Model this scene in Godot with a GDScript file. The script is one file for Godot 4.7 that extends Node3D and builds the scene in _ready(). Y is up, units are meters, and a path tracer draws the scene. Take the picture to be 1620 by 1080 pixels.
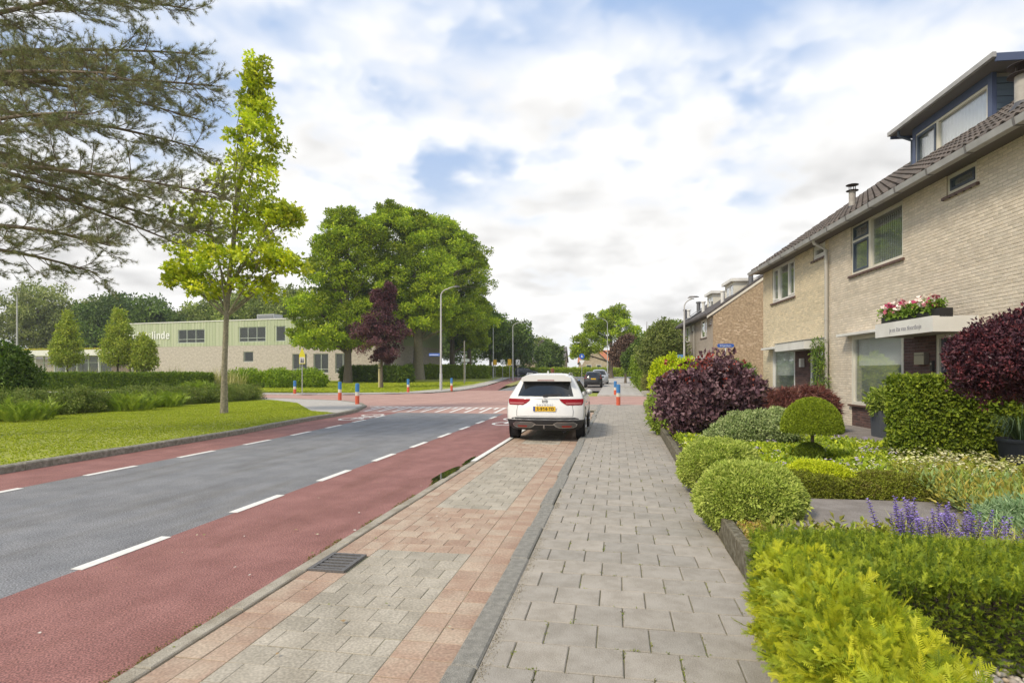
extends Node3D
# A Dutch residential street: row houses and front gardens on the right, a two-lane road with red cycle lanes, a school behind hedges on the left.
# World axes: the street runs towards -z, the camera stands above (0, 0, 0) on the pavement, whose top is y = 0.

const ROAD_Y := -0.07
const LEAF_TONE := Color(1.40, 1.43, 1.0)   # gain on the leaf colours below: brightens red and green, keeps blue
const FACADE_TURN := 0.0642          # the houses stand 3.7 degrees off the street's direction
var rng := RandomNumberGenerator.new()
var used := {}
var mats := {}
var bump := FastNoiseLite.new()

class Shape:
	var v := PackedVector3Array()
	var n := PackedVector3Array()
	var c := PackedColorArray()
	var uv := PackedVector2Array()
	var col := Color(1, 1, 1)
	var coloured := false
	var x := Transform3D()
	func paint(k: Color) -> void:
		coloured = true
		col = k
	func put(p: Vector3, m: Vector3) -> void:
		v.append(p); n.append(m)
		if coloured: c.append(col)
	func tri(a: Vector3, b: Vector3, d: Vector3) -> void:      # counter-clockwise seen from outside
		a = x * a; b = x * b; d = x * d
		var m := (b - a).cross(d - a).normalized()
		put(a, m); put(d, m); put(b, m)
	func quad(a: Vector3, b: Vector3, d: Vector3, e: Vector3) -> void:
		tri(a, b, d); tri(a, d, e)
	func box(lo: Vector3, hi: Vector3) -> void:
		var p := [Vector3(lo.x, lo.y, lo.z), Vector3(hi.x, lo.y, lo.z), Vector3(hi.x, lo.y, hi.z), Vector3(lo.x, lo.y, hi.z), Vector3(lo.x, hi.y, lo.z), Vector3(hi.x, hi.y, lo.z), Vector3(hi.x, hi.y, hi.z), Vector3(lo.x, hi.y, hi.z)]
		quad(p[7], p[6], p[5], p[4]); quad(p[0], p[1], p[2], p[3])
		quad(p[3], p[2], p[6], p[7]); quad(p[1], p[0], p[4], p[5])
		quad(p[2], p[1], p[5], p[6]); quad(p[0], p[3], p[7], p[4])
	func boxc(at: Vector3, size: Vector3) -> void:
		box(at - size * 0.5, at + size * 0.5)
	func tile(lo: Vector3, hi: Vector3, b: float) -> void:     # a slab with chamfered upper edges
		var p := [Vector3(lo.x, lo.y, lo.z), Vector3(hi.x, lo.y, lo.z), Vector3(hi.x, lo.y, hi.z), Vector3(lo.x, lo.y, hi.z)]
		var q := [Vector3(lo.x, hi.y - b, lo.z), Vector3(hi.x, hi.y - b, lo.z), Vector3(hi.x, hi.y - b, hi.z), Vector3(lo.x, hi.y - b, hi.z)]
		var r := [Vector3(lo.x + b, hi.y, lo.z + b), Vector3(hi.x - b, hi.y, lo.z + b), Vector3(hi.x - b, hi.y, hi.z - b), Vector3(lo.x + b, hi.y, hi.z - b)]
		quad(r[3], r[2], r[1], r[0])
		for i in 4:
			var j := (i + 1) % 4
			quad(q[j], q[i], r[i], r[j])
			quad(p[j], p[i], q[i], q[j])
	func grid(rows: Array, wrap: bool, smooth := true) -> void:   # rows of points; seen from outside, rows run up and points run to the right
		var nr := rows.size()
		var nc: int = rows[0].size()
		if not smooth:
			for i in nr - 1:
				for j in (nc if wrap else nc - 1):
					var k := (j + 1) % nc
					quad(rows[i][j], rows[i][k], rows[i + 1][k], rows[i + 1][j])
			return
		var ns := []
		for i in nr:
			var line := PackedVector3Array()
			for j in nc:
				var l: Vector3 = rows[i][(j - 1 + nc) % nc] if wrap or j > 0 else rows[i][j]
				var r: Vector3 = rows[i][(j + 1) % nc] if wrap or j < nc - 1 else rows[i][j]
				var d: Vector3 = rows[maxi(i - 1, 0)][j]
				var u: Vector3 = rows[mini(i + 1, nr - 1)][j]
				line.append((x.basis * ((r - l).cross(u - d))).normalized())
			ns.append(line)
		for i in nr - 1:
			for j in (nc if wrap else nc - 1):
				var k := (j + 1) % nc
				var a: Vector3 = x * rows[i][j]
				var b: Vector3 = x * rows[i][k]
				var d: Vector3 = x * rows[i + 1][k]
				var e: Vector3 = x * rows[i + 1][j]
				put(a, ns[i][j]); put(d, ns[i + 1][k]); put(b, ns[i][k])
				put(a, ns[i][j]); put(e, ns[i + 1][j]); put(d, ns[i + 1][k])
	func tube(pts: Array, radii: Array, seg := 8, caps := true) -> void:
		var rows := []
		var side := Vector3.ZERO
		for i in pts.size():
			var dir: Vector3 = (pts[mini(i + 1, pts.size() - 1)] - pts[maxi(i - 1, 0)]).normalized()
			if side == Vector3.ZERO: side = dir.cross(Vector3.UP if absf(dir.y) < 0.9 else Vector3.RIGHT).normalized()
			side = (side - dir * side.dot(dir)).normalized()
			var up := side.cross(dir)
			var row := PackedVector3Array()
			for j in seg:
				var a := -TAU * j / seg
				row.append(pts[i] + (side * cos(a) + up * sin(a)) * radii[i])
			rows.append(row)
		grid(rows, true)
		if caps:
			for j in seg:
				tri(pts[0], rows[0][(j + 1) % seg], rows[0][j])
				tri(pts[-1], rows[-1][j], rows[-1][(j + 1) % seg])
	func lathe(profile: Array, at := Vector3.ZERO, seg := 20) -> void:  # Vector2(radius, height), bottom to top
		var rows := []
		for p in profile:
			var row := PackedVector3Array()
			for j in seg:
				var a := -TAU * j / seg
				row.append(at + Vector3(cos(a) * p.x, p.y, sin(a) * p.x))
			rows.append(row)
		grid(rows, true)
		for j in seg:
			tri(at + Vector3(0, profile[0].y, 0), rows[0][(j + 1) % seg], rows[0][j])
			tri(at + Vector3(0, profile[-1].y, 0), rows[-1][j], rows[-1][(j + 1) % seg])
	func plate(poly: PackedVector2Array, z0: float, z1: float) -> void:   # outline in x, y (counter-clockwise seen from +z), between two depths
		var t := Geometry2D.triangulate_polygon(poly)
		for i in range(0, t.size(), 3):
			var a := poly[t[i]]; var b := poly[t[i + 1]]; var d := poly[t[i + 2]]
			if (b - a).cross(d - a) < 0: var s := b; b = d; d = s
			tri(Vector3(a.x, a.y, z1), Vector3(b.x, b.y, z1), Vector3(d.x, d.y, z1))
			tri(Vector3(a.x, a.y, z0), Vector3(d.x, d.y, z0), Vector3(b.x, b.y, z0))
		for i in poly.size():
			var a := poly[i]; var b := poly[(i + 1) % poly.size()]
			quad(Vector3(a.x, a.y, z0), Vector3(b.x, b.y, z0), Vector3(b.x, b.y, z1), Vector3(a.x, a.y, z1))
	func sheet(poly: PackedVector2Array, y: float, climb := 0.0) -> void:  # outline in x, z on the ground
		var t := Geometry2D.triangulate_polygon(poly)
		for i in range(0, t.size(), 3):
			var p := []
			for k in 3:
				var q := poly[t[i + k]]
				p.append(Vector3(q.x, y + climb * clampf(0.0145 * (-q.y - 42.0), 0.0, 0.98), q.y))
			if (p[1] - p[0]).cross(p[2] - p[0]).y < 0: tri(p[0], p[2], p[1])
			else: tri(p[0], p[1], p[2])
	func mesh() -> ArrayMesh:
		var a := []
		a.resize(Mesh.ARRAY_MAX)
		a[Mesh.ARRAY_VERTEX] = v
		a[Mesh.ARRAY_NORMAL] = n
		if coloured: a[Mesh.ARRAY_COLOR] = c
		var m := ArrayMesh.new()
		m.add_surface_from_arrays(Mesh.PRIMITIVE_TRIANGLES, a)
		return m

class Scatter:
	var t: Array[Transform3D] = []
	var k := PackedColorArray()
	func add(p: Vector3, b: Basis, c: Color) -> void:
		t.append(Transform3D(b, p)); k.append(c)

func lin(r: float, g: float, b: float) -> Color:
	return Color(r, g, b).linear_to_srgb()
func numbered(called: String) -> String:
	if used.has(called):
		used[called] += 1
		return "%s_%03d" % [called, used[called]]
	used[called] = 0
	return called
func thing(called: String, label: String, category: String, at := Vector3.ZERO, turn := 0.0, group := "") -> Node3D:
	var o := Node3D.new()
	o.name = numbered(called)
	add_child(o)
	o.position = at; o.rotation.y = turn
	o.set_meta("label", label); o.set_meta("category", category)
	if group: o.set_meta("group", group)
	return o
func setting(called: String) -> Node3D:
	var o := Node3D.new()
	o.name = numbered(called)
	add_child(o)
	o.set_meta("kind", "structure")
	return o
func part(parent: Node3D, called: String, m: Mesh, material: Material, at := Transform3D()) -> MeshInstance3D:
	var o := MeshInstance3D.new()
	o.name = called
	o.mesh = m
	o.material_override = material
	o.transform = at
	parent.add_child(o, true)
	return o
func stuff(o: Node) -> Node:
	o.set_meta("kind", "stuff")
	return o
func scatter(parent: Node, called: String, m: Mesh, material: Material, s: Scatter) -> MultiMeshInstance3D:
	var mm := MultiMesh.new()
	mm.transform_format = MultiMesh.TRANSFORM_3D
	mm.use_colors = true
	mm.mesh = m
	mm.instance_count = s.t.size()
	var gain := Color(1, 1, 1)
	if (material as StandardMaterial3D).backlight_enabled: gain = Color(1.3, 1.3, 1.3) if material.resource_name in ["purple leaf", "petal"] else LEAF_TONE
	for i in s.t.size():
		mm.set_instance_transform(i, s.t[i])
		mm.set_instance_color(i, s.k[i] * gain)
	var o := MultiMeshInstance3D.new()
	o.name = called
	o.multimesh = mm
	o.material_override = material
	parent.add_child(o, true)
	stuff(o)
	return o

# ---- materials
func plain(key: String, c: Color, rough := 0.7, metal := 0.0, spec := 0.5) -> StandardMaterial3D:
	if mats.has(key): return mats[key]
	var m := StandardMaterial3D.new()
	m.resource_name = key
	m.albedo_color = c.linear_to_srgb()
	m.roughness = rough; m.metallic = metal; m.metallic_specular = spec
	mats[key] = m
	return m
func painted(key: String, rough := 0.8) -> StandardMaterial3D:     # colour comes with the mesh or the copy
	var m := plain(key, Color(1, 1, 1), rough)
	m.vertex_color_use_as_albedo = true
	return m
func noise(freq: float, octaves := 4, seed_ := 1, kind := FastNoiseLite.TYPE_SIMPLEX_SMOOTH) -> FastNoiseLite:
	var f := FastNoiseLite.new()
	f.noise_type = kind; f.frequency = freq; f.seed = seed_
	f.fractal_octaves = octaves
	f.fractal_type = FastNoiseLite.FRACTAL_FBM if octaves > 1 else FastNoiseLite.FRACTAL_NONE
	return f
func ramp_tex(f: FastNoiseLite, cols: Array, size := 512) -> NoiseTexture2D:
	var g := Gradient.new()
	var o := PackedFloat32Array()
	var k := PackedColorArray()
	for i in cols.size():
		o.append(cols[i][0]); k.append((cols[i][1] as Color).linear_to_srgb())
	g.offsets = o; g.colors = k
	var t := NoiseTexture2D.new()
	t.width = size; t.height = size; t.seamless = true; t.normalize = true
	t.noise = f; t.color_ramp = g
	return t
func height_tex(f: FastNoiseLite, size := 512) -> NoiseTexture2D:
	var t := NoiseTexture2D.new()
	t.width = size; t.height = size; t.seamless = true; t.normalize = true
	t.noise = f
	return t
# fine grain over coarse patches, both seamless, computed once; a and b are the ends of the coarse tone, speck the share of grain
func ground_tex(size: int, coarse: float, fine: float, a: Color, b: Color, grain: float, seed_: int, spots := [], coarse2 := 0.0) -> ImageTexture:
	var ic := noise(coarse, 5, seed_).get_seamless_image(size, size).get_data()
	var id := noise(fine, 2, seed_ + 7).get_seamless_image(size, size).get_data()
	var ie := noise(coarse * 3.7, 3, seed_ + 13).get_seamless_image(size, size).get_data()
	var out := PackedByteArray()
	out.resize(size * size * 3)
	var sa := a.linear_to_srgb(); var sb := b.linear_to_srgb()
	var hi := 0.0; var hs := 0.0
	var spot := Color()
	if spots.size():
		hi = spots[0]; hs = 1.0; spot = (spots[1] as Color).linear_to_srgb()
	for i in size * size:
		var t := clampf((ic[i] / 255.0 - 0.5) * 1.5 + 0.5 + (ie[i] / 255.0 - 0.5) * 0.5, 0.0, 1.0)
		var g := 1.0 + (id[i] / 255.0 - 0.5) * grain
		var r := (sa.r + (sb.r - sa.r) * t) * g
		var gg := (sa.g + (sb.g - sa.g) * t) * g
		var bb := (sa.b + (sb.b - sa.b) * t) * g
		if hs > 0.0:
			var w := clampf((id[i] / 255.0 - hi) * 9.0, 0.0, 1.0)
			r += (spot.r - r) * w; gg += (spot.g - gg) * w; bb += (spot.b - bb) * w
		out[i * 3] = clampi(int(r * 255.0), 0, 255)
		out[i * 3 + 1] = clampi(int(gg * 255.0), 0, 255)
		out[i * 3 + 2] = clampi(int(bb * 255.0), 0, 255)
	return ImageTexture.create_from_image(Image.create_from_data(size, size, false, Image.FORMAT_RGB8, out))
func world_tex(key: String, t: Texture2D, metres: float, rough: float, relief: Texture2D = null, relief_cm := 0.3, spec := 0.5) -> StandardMaterial3D:
	if mats.has(key): return mats[key]
	var m := plain(key, Color(1, 1, 1), rough, 0.0, spec)
	m.albedo_texture = t
	m.uv1_triplanar = true; m.uv1_world_triplanar = true
	m.uv1_scale = Vector3.ONE / metres
	if relief:
		m.heightmap_enabled = true
		m.heightmap_texture = relief
		m.heightmap_scale = relief_cm
	return m
func tinted(key: String, from: StandardMaterial3D, c: Color) -> StandardMaterial3D:
	if mats.has(key): return mats[key]
	var m: StandardMaterial3D = from.duplicate()
	m.resource_name = key
	m.albedo_color = c.linear_to_srgb()
	mats[key] = m
	return m
func glass(key: String, c: Color, alpha: float) -> StandardMaterial3D:
	if mats.has(key): return mats[key]
	var m := plain(key, c, 0.02, 0.0, 0.5)
	m.transparency = BaseMaterial3D.TRANSPARENCY_ALPHA
	var k := m.albedo_color
	k.a = alpha
	m.albedo_color = k
	return m
func leafy(key: String, rough := 0.55, through := Color(0.5, 0.6, 0.2)) -> StandardMaterial3D:
	if mats.has(key): return mats[key]
	var m := painted(key, rough)
	m.metallic_specular = 0.35
	m.backlight_enabled = true
	m.backlight = through
	return m

func rise(z: float) -> float:                     # the street climbs a little beyond the crossing
	return clampf(0.0145 * (-z - 42.0), 0.0, 0.98)
func rnd(a: float, b: float) -> float:
	return rng.randf_range(a, b)
func any_dir() -> Vector3:
	var y := rnd(-1, 1); var a := rnd(0, TAU); var r := sqrt(1 - y * y)
	return Vector3(cos(a) * r, y, sin(a) * r)
func any_turn(s: float) -> Basis:
	return Basis(any_dir(), rnd(0, TAU)).scaled(Vector3.ONE * s)
func facing(up: Vector3, s: float) -> Basis:      # y axis along up, turned at random about it
	up = up.normalized()
	var side := up.cross(Vector3.RIGHT if absf(up.x) < 0.8 else Vector3.FORWARD).normalized()
	var b := Basis(side, up, side.cross(up))
	return (b * Basis(Vector3.UP, rnd(0, TAU))).scaled_local(Vector3.ONE * s)
func blend(cols: Array) -> Color:
	var i := rng.randi() % cols.size()
	var j := rng.randi() % cols.size()
	var k: Color = (cols[i] as Color).lerp(cols[j], rng.randf())
	var f := rnd(0.82, 1.18)
	return Color(k.r * f, k.g * f, k.b * f)

# ---- leaves: each of these is one small clump that a plant carries many times
func leaf(s: Shape, at: Vector3, dir: Vector3, up: Vector3, length: float, width: float, fold := 0.25) -> void:
	var side := dir.cross(up).normalized() * width * 0.5
	var nrm := side.cross(dir).normalized()
	var mid := at + dir * length * 0.45
	var tip := at + dir * length - nrm * length * 0.12
	s.tri(at, mid + side + nrm * width * fold, tip)
	s.tri(at, tip, mid - side + nrm * width * fold)
func lobed(s: Shape, at: Vector3, dir: Vector3, up: Vector3, size: float) -> void:   # a maple leaf
	var side := dir.cross(up).normalized()
	var nrm := side.cross(dir).normalized()
	var prof := [[0.0, 0.16], [0.62, 0.12], [0.42, 0.36], [0.9, 0.62], [0.46, 0.62], [0.34, 0.74], [0.0, 1.12]]
	var c := at + dir * size * 0.3
	var pts := []
	for i in range(prof.size()):
		pts.append(at + side * prof[i][0] * size * 0.55 + dir * prof[i][1] * size - nrm * prof[i][0] * size * 0.12)
	for i in range(prof.size() - 2, 0, -1):
		pts.append(at - side * prof[i][0] * size * 0.55 + dir * prof[i][1] * size - nrm * prof[i][0] * size * 0.12)
	for i in pts.size():
		s.tri(c, pts[i], pts[(i + 1) % pts.size()])
func clump(key: int, count: int, length: float, width: float, spread: float, kind := "leaf", lift := 0.3) -> ArrayMesh:
	var g := RandomNumberGenerator.new()
	g.seed = key
	var s := Shape.new()
	for i in count:
		var d := Vector3(g.randf_range(-1, 1), g.randf_range(-1, 1), g.randf_range(-1, 1)).normalized()
		var p := d * spread * pow(g.randf(), 0.4)
		var dir := (d + Vector3(0, lift, 0) + Vector3(g.randf_range(-1, 1), g.randf_range(-1, 1), g.randf_range(-1, 1)) * 0.7).normalized()
		var up := Vector3(g.randf_range(-0.7, 0.7), 1, g.randf_range(-0.7, 0.7))
		var f := g.randf_range(0.7, 1.2)
		if kind == "lobed": lobed(s, p, dir, up, length * f)
		else: leaf(s, p, dir, up, length * f, width * f)
	return s.mesh()
func needle_tuft(key: int, count: int, length: float, width: float, open := 1.1) -> ArrayMesh:
	var g := RandomNumberGenerator.new()
	g.seed = key
	var s := Shape.new()
	for i in count:
		var a := g.randf() * TAU
		var b := open * sqrt(g.randf())
		var d := Vector3(sin(b) * cos(a), cos(b), sin(b) * sin(a))
		var side := d.cross(Vector3(g.randf() - 0.5, g.randf() - 0.5, g.randf() - 0.5)).normalized() * width
		var p := Vector3(0, g.randf_range(-0.35, 0.1) * length, 0)
		s.tri(p - side, p + side, p + d * length * g.randf_range(0.75, 1.1))
	s.tube([Vector3(0, -length * 0.7, 0), Vector3(0, length * 0.15, 0)], [width * 2.2, width * 1.4], 4, false)
	return s.mesh()
func yew_spray(key: int, pairs: int, arch := 0.25) -> ArrayMesh:     # one unit long, needles in two ranks
	var g := RandomNumberGenerator.new()
	g.seed = key
	var s := Shape.new()
	for i in pairs:
		var t := float(i) / pairs
		var p := Vector3(0, t, -arch * t * t)
		for side: float in [-1.0, 1.0]:
			var l: float = (0.23 * (1.0 - 0.75 * t * t) + 0.03) * g.randf_range(0.8, 1.15)
			var d := Vector3(side * 0.8, 0.62, g.randf_range(-0.25, 0.15)).normalized()
			var w := Vector3(0, 0.026, 0.006)
			s.tri(p - w, p + w, p + d * l + w * 0.3)
			s.tri(p - w, p + d * l + w * 0.3, p + d * l - w * 0.6)
	for k in 3:                                              # side shoots
		var t0 := 0.25 + 0.2 * k
		var sd := -1.0 if k % 2 else 1.0
		var q := Vector3(0, t0, -arch * t0 * t0)
		var dir := Vector3(sd * 0.75, 0.66, 0.0)
		var across := Vector3(-0.66 * sd, 0.75, 0)
		for i in 7:
			var p := q + dir * (0.05 + 0.05 * i)
			for side: float in [-1.0, 1.0]:
				var d := (dir * 0.6 + across * side * 0.8).normalized()
				var w := dir * 0.022
				s.tri(p - w, p + w, p + d * (0.15 - 0.012 * i))
	s.tube([Vector3(0, -0.25, 0.02), Vector3(0, 0.5, -arch * 0.25), Vector3(0, 1, -arch)], [0.016, 0.01, 0.004], 4, false)
	return s.mesh()
func grass_tuft(key: int, blades: int, height: float, width: float, lean := 0.5) -> ArrayMesh:
	var g := RandomNumberGenerator.new()
	g.seed = key
	var s := Shape.new()
	for i in blades:
		var a := g.randf() * TAU
		var out := Vector3(cos(a), 0, sin(a))
		var side := Vector3(-sin(a), 0, cos(a)) * width * 0.5
		var h := height * g.randf_range(0.6, 1.1)
		var p := out * g.randf() * height * 0.35
		var m := p + Vector3(0, h * 0.6, 0) + out * h * lean * 0.3
		var t := p + Vector3(0, h * (1.0 - lean * 0.25), 0) + out * h * lean
		s.quad(p - side, p + side, m + side * 0.8, m - side * 0.8)
		s.tri(m - side * 0.8, m + side * 0.8, t)
	return s.mesh()
func petals(key: int, heads: int, spread: float, size: float) -> ArrayMesh:       # loose heads of five petals
	var g := RandomNumberGenerator.new()
	g.seed = key
	var s := Shape.new()
	for i in heads:
		var c := Vector3(g.randf_range(-1, 1), g.randf_range(-0.4, 0.5), g.randf_range(-1, 1)) * spread
		var up := Vector3(g.randf_range(-0.5, 0.5), 1, g.randf_range(-0.5, 0.5)).normalized()
		var sd := up.cross(Vector3(0.3, 0.1, 1)).normalized()
		for k in 5:
			var d := sd.rotated(up, TAU * k / 5.0)
			leaf(s, c, (d + up * 0.35).normalized(), up, size, size * 0.75, 0.1)
	return s.mesh()
func flower_spike(key: int) -> ArrayMesh:                     # one unit tall, florets on the upper half
	var g := RandomNumberGenerator.new()
	g.seed = key
	var s := Shape.new()
	for i in 26:
		var t := 0.42 + 0.58 * i / 26.0
		var a := i * 2.4
		var d := Vector3(cos(a), 0.5, sin(a)).normalized()
		leaf(s, Vector3(0, t, 0), d, Vector3.UP, 0.1 * (1.25 - t * 0.7), 0.07, 0.3)
	return s.mesh()

# ---- crowns: clumps through the outer part of a few uneven lobes
func fill(s: Scatter, lobes: Array, count: int, size: Vector2, cols: Array, hollow := 0.6, rough := 0.28, wave := 0.8, outward := 0.0, lowest := -1e9) -> void:
	var total := 0.0
	for l in lobes: total += pow(l[1].x * l[1].y * l[1].z, 0.667)
	for l in lobes:
		var c: Vector3 = l[0]
		var r: Vector3 = l[1]
		var many := int(count * pow(r.x * r.y * r.z, 0.667) / total)
		for i in many:
			var d := any_dir()
			var f := 1.0 + rough * bump.get_noise_3dv((c + d * r) * wave)
			f *= pow(lerpf(hollow * hollow * hollow, 1.0, rng.randf()), 0.333) * (rnd(1.0, 1.12) if i % 29 == 0 else 1.0)
			var p := c + d * r * f
			if p.y < lowest: continue
			var buried := false
			for o in lobes:
				if o != l and ((p - o[0]) / o[1]).length() < hollow * 0.8:
					buried = true
					break
			if buried: continue
			var b := facing(d + Vector3(0, 0.2, 0) + any_dir() * 0.6, rnd(size.x, size.y)) if outward > 0.0 else any_turn(rnd(size.x, size.y))
			s.add(p, b, blend(cols))
func bark(c: Color, key: String) -> StandardMaterial3D:
	if mats.has(key): return mats[key]
	var f := noise(0.02, 4, 5)
	f.domain_warp_enabled = true
	return world_tex(key, ramp_tex(f, [[0.0, c * 0.55], [0.5, c], [1.0, c * 1.5]], 256), 0.6, 0.95, height_tex(noise(0.03, 4, 8), 256), 1.0)
func limb(s: Shape, a: Vector3, b: Vector3, r0: float, r1: float, sag := 0.0, bend := 0.06, seg := 6, steps := 4) -> Array:
	var pts := []; var rad := []
	var l := a.distance_to(b)
	var o := Vector3(rnd(-1, 1), rnd(-0.5, 0.5), rnd(-1, 1)) * l * bend
	for i in steps + 1:
		var t := float(i) / steps
		pts.append(a.lerp(b, t) + o * sin(t * PI) + Vector3(0, -sag * sin(t * PI), 0))
		rad.append(lerpf(r0, r1, t))
	s.tube(pts, rad, seg, false)
	return pts
# lobes are given from the tree's foot; a limb reaches each of them
func tree(called: String, label: String, at: Vector3, lobes: Array, count: int, leaf_mesh: Mesh, size: Vector2, cols: Array, trunk: Array, bark_m: Material, leaf_m: Material, group := "", opts := {}) -> Node3D:
	var o := thing(called, label, opts.get("category", "tree"), at, 0.0, group)
	var s := Shape.new()
	var th: float = trunk[0]; var tr: float = trunk[1]; var top: float = trunk[2]
	var lean: Vector3 = opts.get("lean", Vector3.ZERO)
	var pts := []; var rad := []
	for i in 8:
		var t := i / 7.0
		pts.append(Vector3(0, -0.15 + (top + 0.15) * t, 0) + lean * t * t + Vector3(sin(t * 5.0 + at.x), 0, cos(t * 4.0 + at.z)) * tr * 0.5 * t)
		rad.append(lerpf(tr, tr * 0.16, pow(t, 1.2)) * (1.35 if i == 0 else 1.0))
	s.tube(pts, rad, 10, true)
	part(o, "trunk", s.mesh(), bark_m)
	if opts.get("limbs", true):
		var b := Shape.new()
		for l in lobes:
			var y := clampf(l[0].y * 0.62, th, top * 0.95)
			var t := clampf((y + 0.15) / (top + 0.15), 0.0, 1.0)
			var k := Vector3(0, y, 0) + lean * t * t
			var r := tr * lerpf(0.5, 0.16, t)
			var path := limb(b, k, l[0], r, r * 0.35)
			for q in 5:
				var e: Vector3 = l[0] + any_dir() * l[1] * 0.85
				limb(b, path[2 + q % 3], e, r * 0.4, r * 0.08, 0.0, 0.08, 5, 3)
		part(o, "limbs", b.mesh(), bark_m)
	var f := Scatter.new()
	if opts.get("tufts", 0) > 0: fill_tufts(f, lobes, count, size, cols, opts.tufts, opts.get("tuft", 0.4))
	else: fill(f, lobes, count, size, cols, opts.get("hollow", 0.55), opts.get("rough", 0.3), opts.get("wave", 0.8))
	scatter(o, "crown", leaf_mesh, leaf_m, f)
	return o
# a broad crown: each lobe carries flattish tufts of leaf round its outside, with gaps between them
func fill_tufts(s: Scatter, lobes: Array, count: int, size: Vector2, cols: Array, per_lobe: int, tuft: float) -> void:
	var tufts := []
	for l in lobes:
		var start := rnd(0, TAU)
		for k in per_lobe:
			var y := lerpf(-0.8, 1.0, (k + 0.5) / per_lobe)
			var a := start + k * 2.4
			var w := sqrt(maxf(0.0, 1.0 - y * y))
			var d := Vector3(cos(a) * w, y, sin(a) * w)
			var c: Vector3 = l[0] + d * l[1] * rnd(0.55, 1.08)
			tufts.append([c, l[1] * tuft * rnd(0.7, 1.25) * Vector3(1.1, 0.62, 1.1), 0.68 + 0.64 * rng.randf()])
	for i in count:
		var t: Array = tufts[rng.randi() % tufts.size()]
		var d := any_dir()
		if d.y < -0.2 and rng.randf() < 0.6: d.y = -d.y
		var p: Vector3 = t[0] + d * t[1] * pow(rnd(0.25, 1.0), 0.4) * rnd(0.85, 1.12)
		var k := blend(cols)
		s.add(p, any_turn(rnd(size.x, size.y)), Color(k.r * t[2], k.g * t[2], k.b * t[2]))
# lobes around a centre, for crowns with no particular outline
func round_lobes(centre: Vector3, r: Vector3, n: int, part_size := 0.5) -> Array:
	var out := [[centre, r * 0.72]]
	for i in n:
		var a := TAU * i * 0.618
		var y := lerpf(-0.75, 0.85, float(i) / maxf(n - 1, 1))
		var w := sqrt(maxf(0.05, 1.0 - y * y))
		out.append([centre + Vector3(cos(a) * w * r.x, y * r.y, sin(a) * w * r.z) * 0.62, r * part_size * rnd(0.8, 1.15)])
	return out
func shrub(called: String, label: String, category: String, at: Vector3, lobes: Array, count: int, leaf_mesh: Mesh, size: Vector2, cols: Array, leaf_m: Material, opts := {}) -> Node3D:
	var o := thing(called, label, category, at, 0.0, opts.get("group", ""))
	var s := Shape.new()
	for l in lobes:
		for q in 4:
			limb(s, Vector3(rnd(-0.1, 0.1), -0.06, rnd(-0.1, 0.1)) * l[1].x + Vector3(l[0].x, 0, l[0].z) * 0.4, l[0] + any_dir() * l[1] * 0.6, 0.018 * opts.get("wood", 1.0), 0.006, 0.0, 0.1, 5, 3)
	part(o, "stems", s.mesh(), bark(Color(0.09, 0.07, 0.05), "shrub bark"))
	var f := Scatter.new()
	fill(f, lobes, count, size, cols, opts.get("hollow", 0.72), opts.get("rough", 0.2), opts.get("wave", 2.0), opts.get("outward", 0.0), opts.get("lowest", -1e9))
	scatter(o, "foliage", leaf_mesh, leaf_m, f)
	return o
# a clipped hedge: leaves on the faces of a box from lo to hi (its own axes), over a dark twiggy core
func hedge(o: Node3D, lo: Vector3, hi: Vector3, per_m2: float, leaf_mesh: Mesh, size: Vector2, cols: Array, leaf_m: Material, ragged := 0.05, outward := 1.0, core := 0.12) -> void:
	var s := Shape.new()
	var cl := lo + Vector3(core, 0, core); var ch := hi - Vector3(core, core, core)
	var n := int(maxf(20.0, (ch.x - cl.x) * (ch.z - cl.z) * 60.0))
	for i in n:
		var a := Vector3(rnd(cl.x, ch.x), lo.y - 0.05, rnd(cl.z, ch.z))
		limb(s, a, Vector3(clampf(a.x + rnd(-0.2, 0.2), cl.x, ch.x), rnd(lerpf(cl.y, ch.y, 0.6), ch.y), clampf(a.z + rnd(-0.2, 0.2), cl.z, ch.z)), 0.014, 0.005, 0.0, 0.1, 4, 2)
	part(o, "stems", s.mesh(), bark(Color(0.09, 0.07, 0.05), "shrub bark"))
	var f := Scatter.new()
	var d := hi - lo
	var faces := [[Vector3(0, 1, 0), d.x * d.z], [Vector3(1, 0, 0), d.y * d.z], [Vector3(-1, 0, 0), d.y * d.z], [Vector3(0, 0, 1), d.x * d.y], [Vector3(0, 0, -1), d.x * d.y]]
	for k in faces:
		var nrm: Vector3 = k[0]
		for i in int(k[1] * per_m2):
			var p := Vector3(rnd(lo.x, hi.x), rnd(lo.y, hi.y), rnd(lo.z, hi.z))
			for q in 3:
				if nrm[q] > 0.5: p[q] = hi[q]
				elif nrm[q] < -0.5: p[q] = lo[q]
			var w := bump.get_noise_3dv((p + o.position) * 3.0) * ragged + bump.get_noise_3dv((p + o.position) * 0.9) * ragged
			p += nrm * (w - absf(rnd(-1, 1)) * core * 1.4 + (rnd(0.0, 0.07) if i % 23 == 0 else 0.0))
			# round the arrises a little
			var e := (p - (lo + hi) * 0.5) / (d * 0.5)
			var over := maxf(0.0, e.y) * maxf(absf(e.x), absf(e.z))
			if over > 0.9: p.y -= (over - 0.9) * minf(0.5, d.y * 0.5)
			var b := facing(nrm * 1.2 * outward + Vector3(0, 0.5, 0) + any_dir() * 0.75, rnd(size.x, size.y)) if outward > 0.0 else any_turn(rnd(size.x, size.y))
			f.add(p, b, blend(cols))
	scatter(o, "foliage", leaf_mesh, leaf_m, f)

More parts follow.
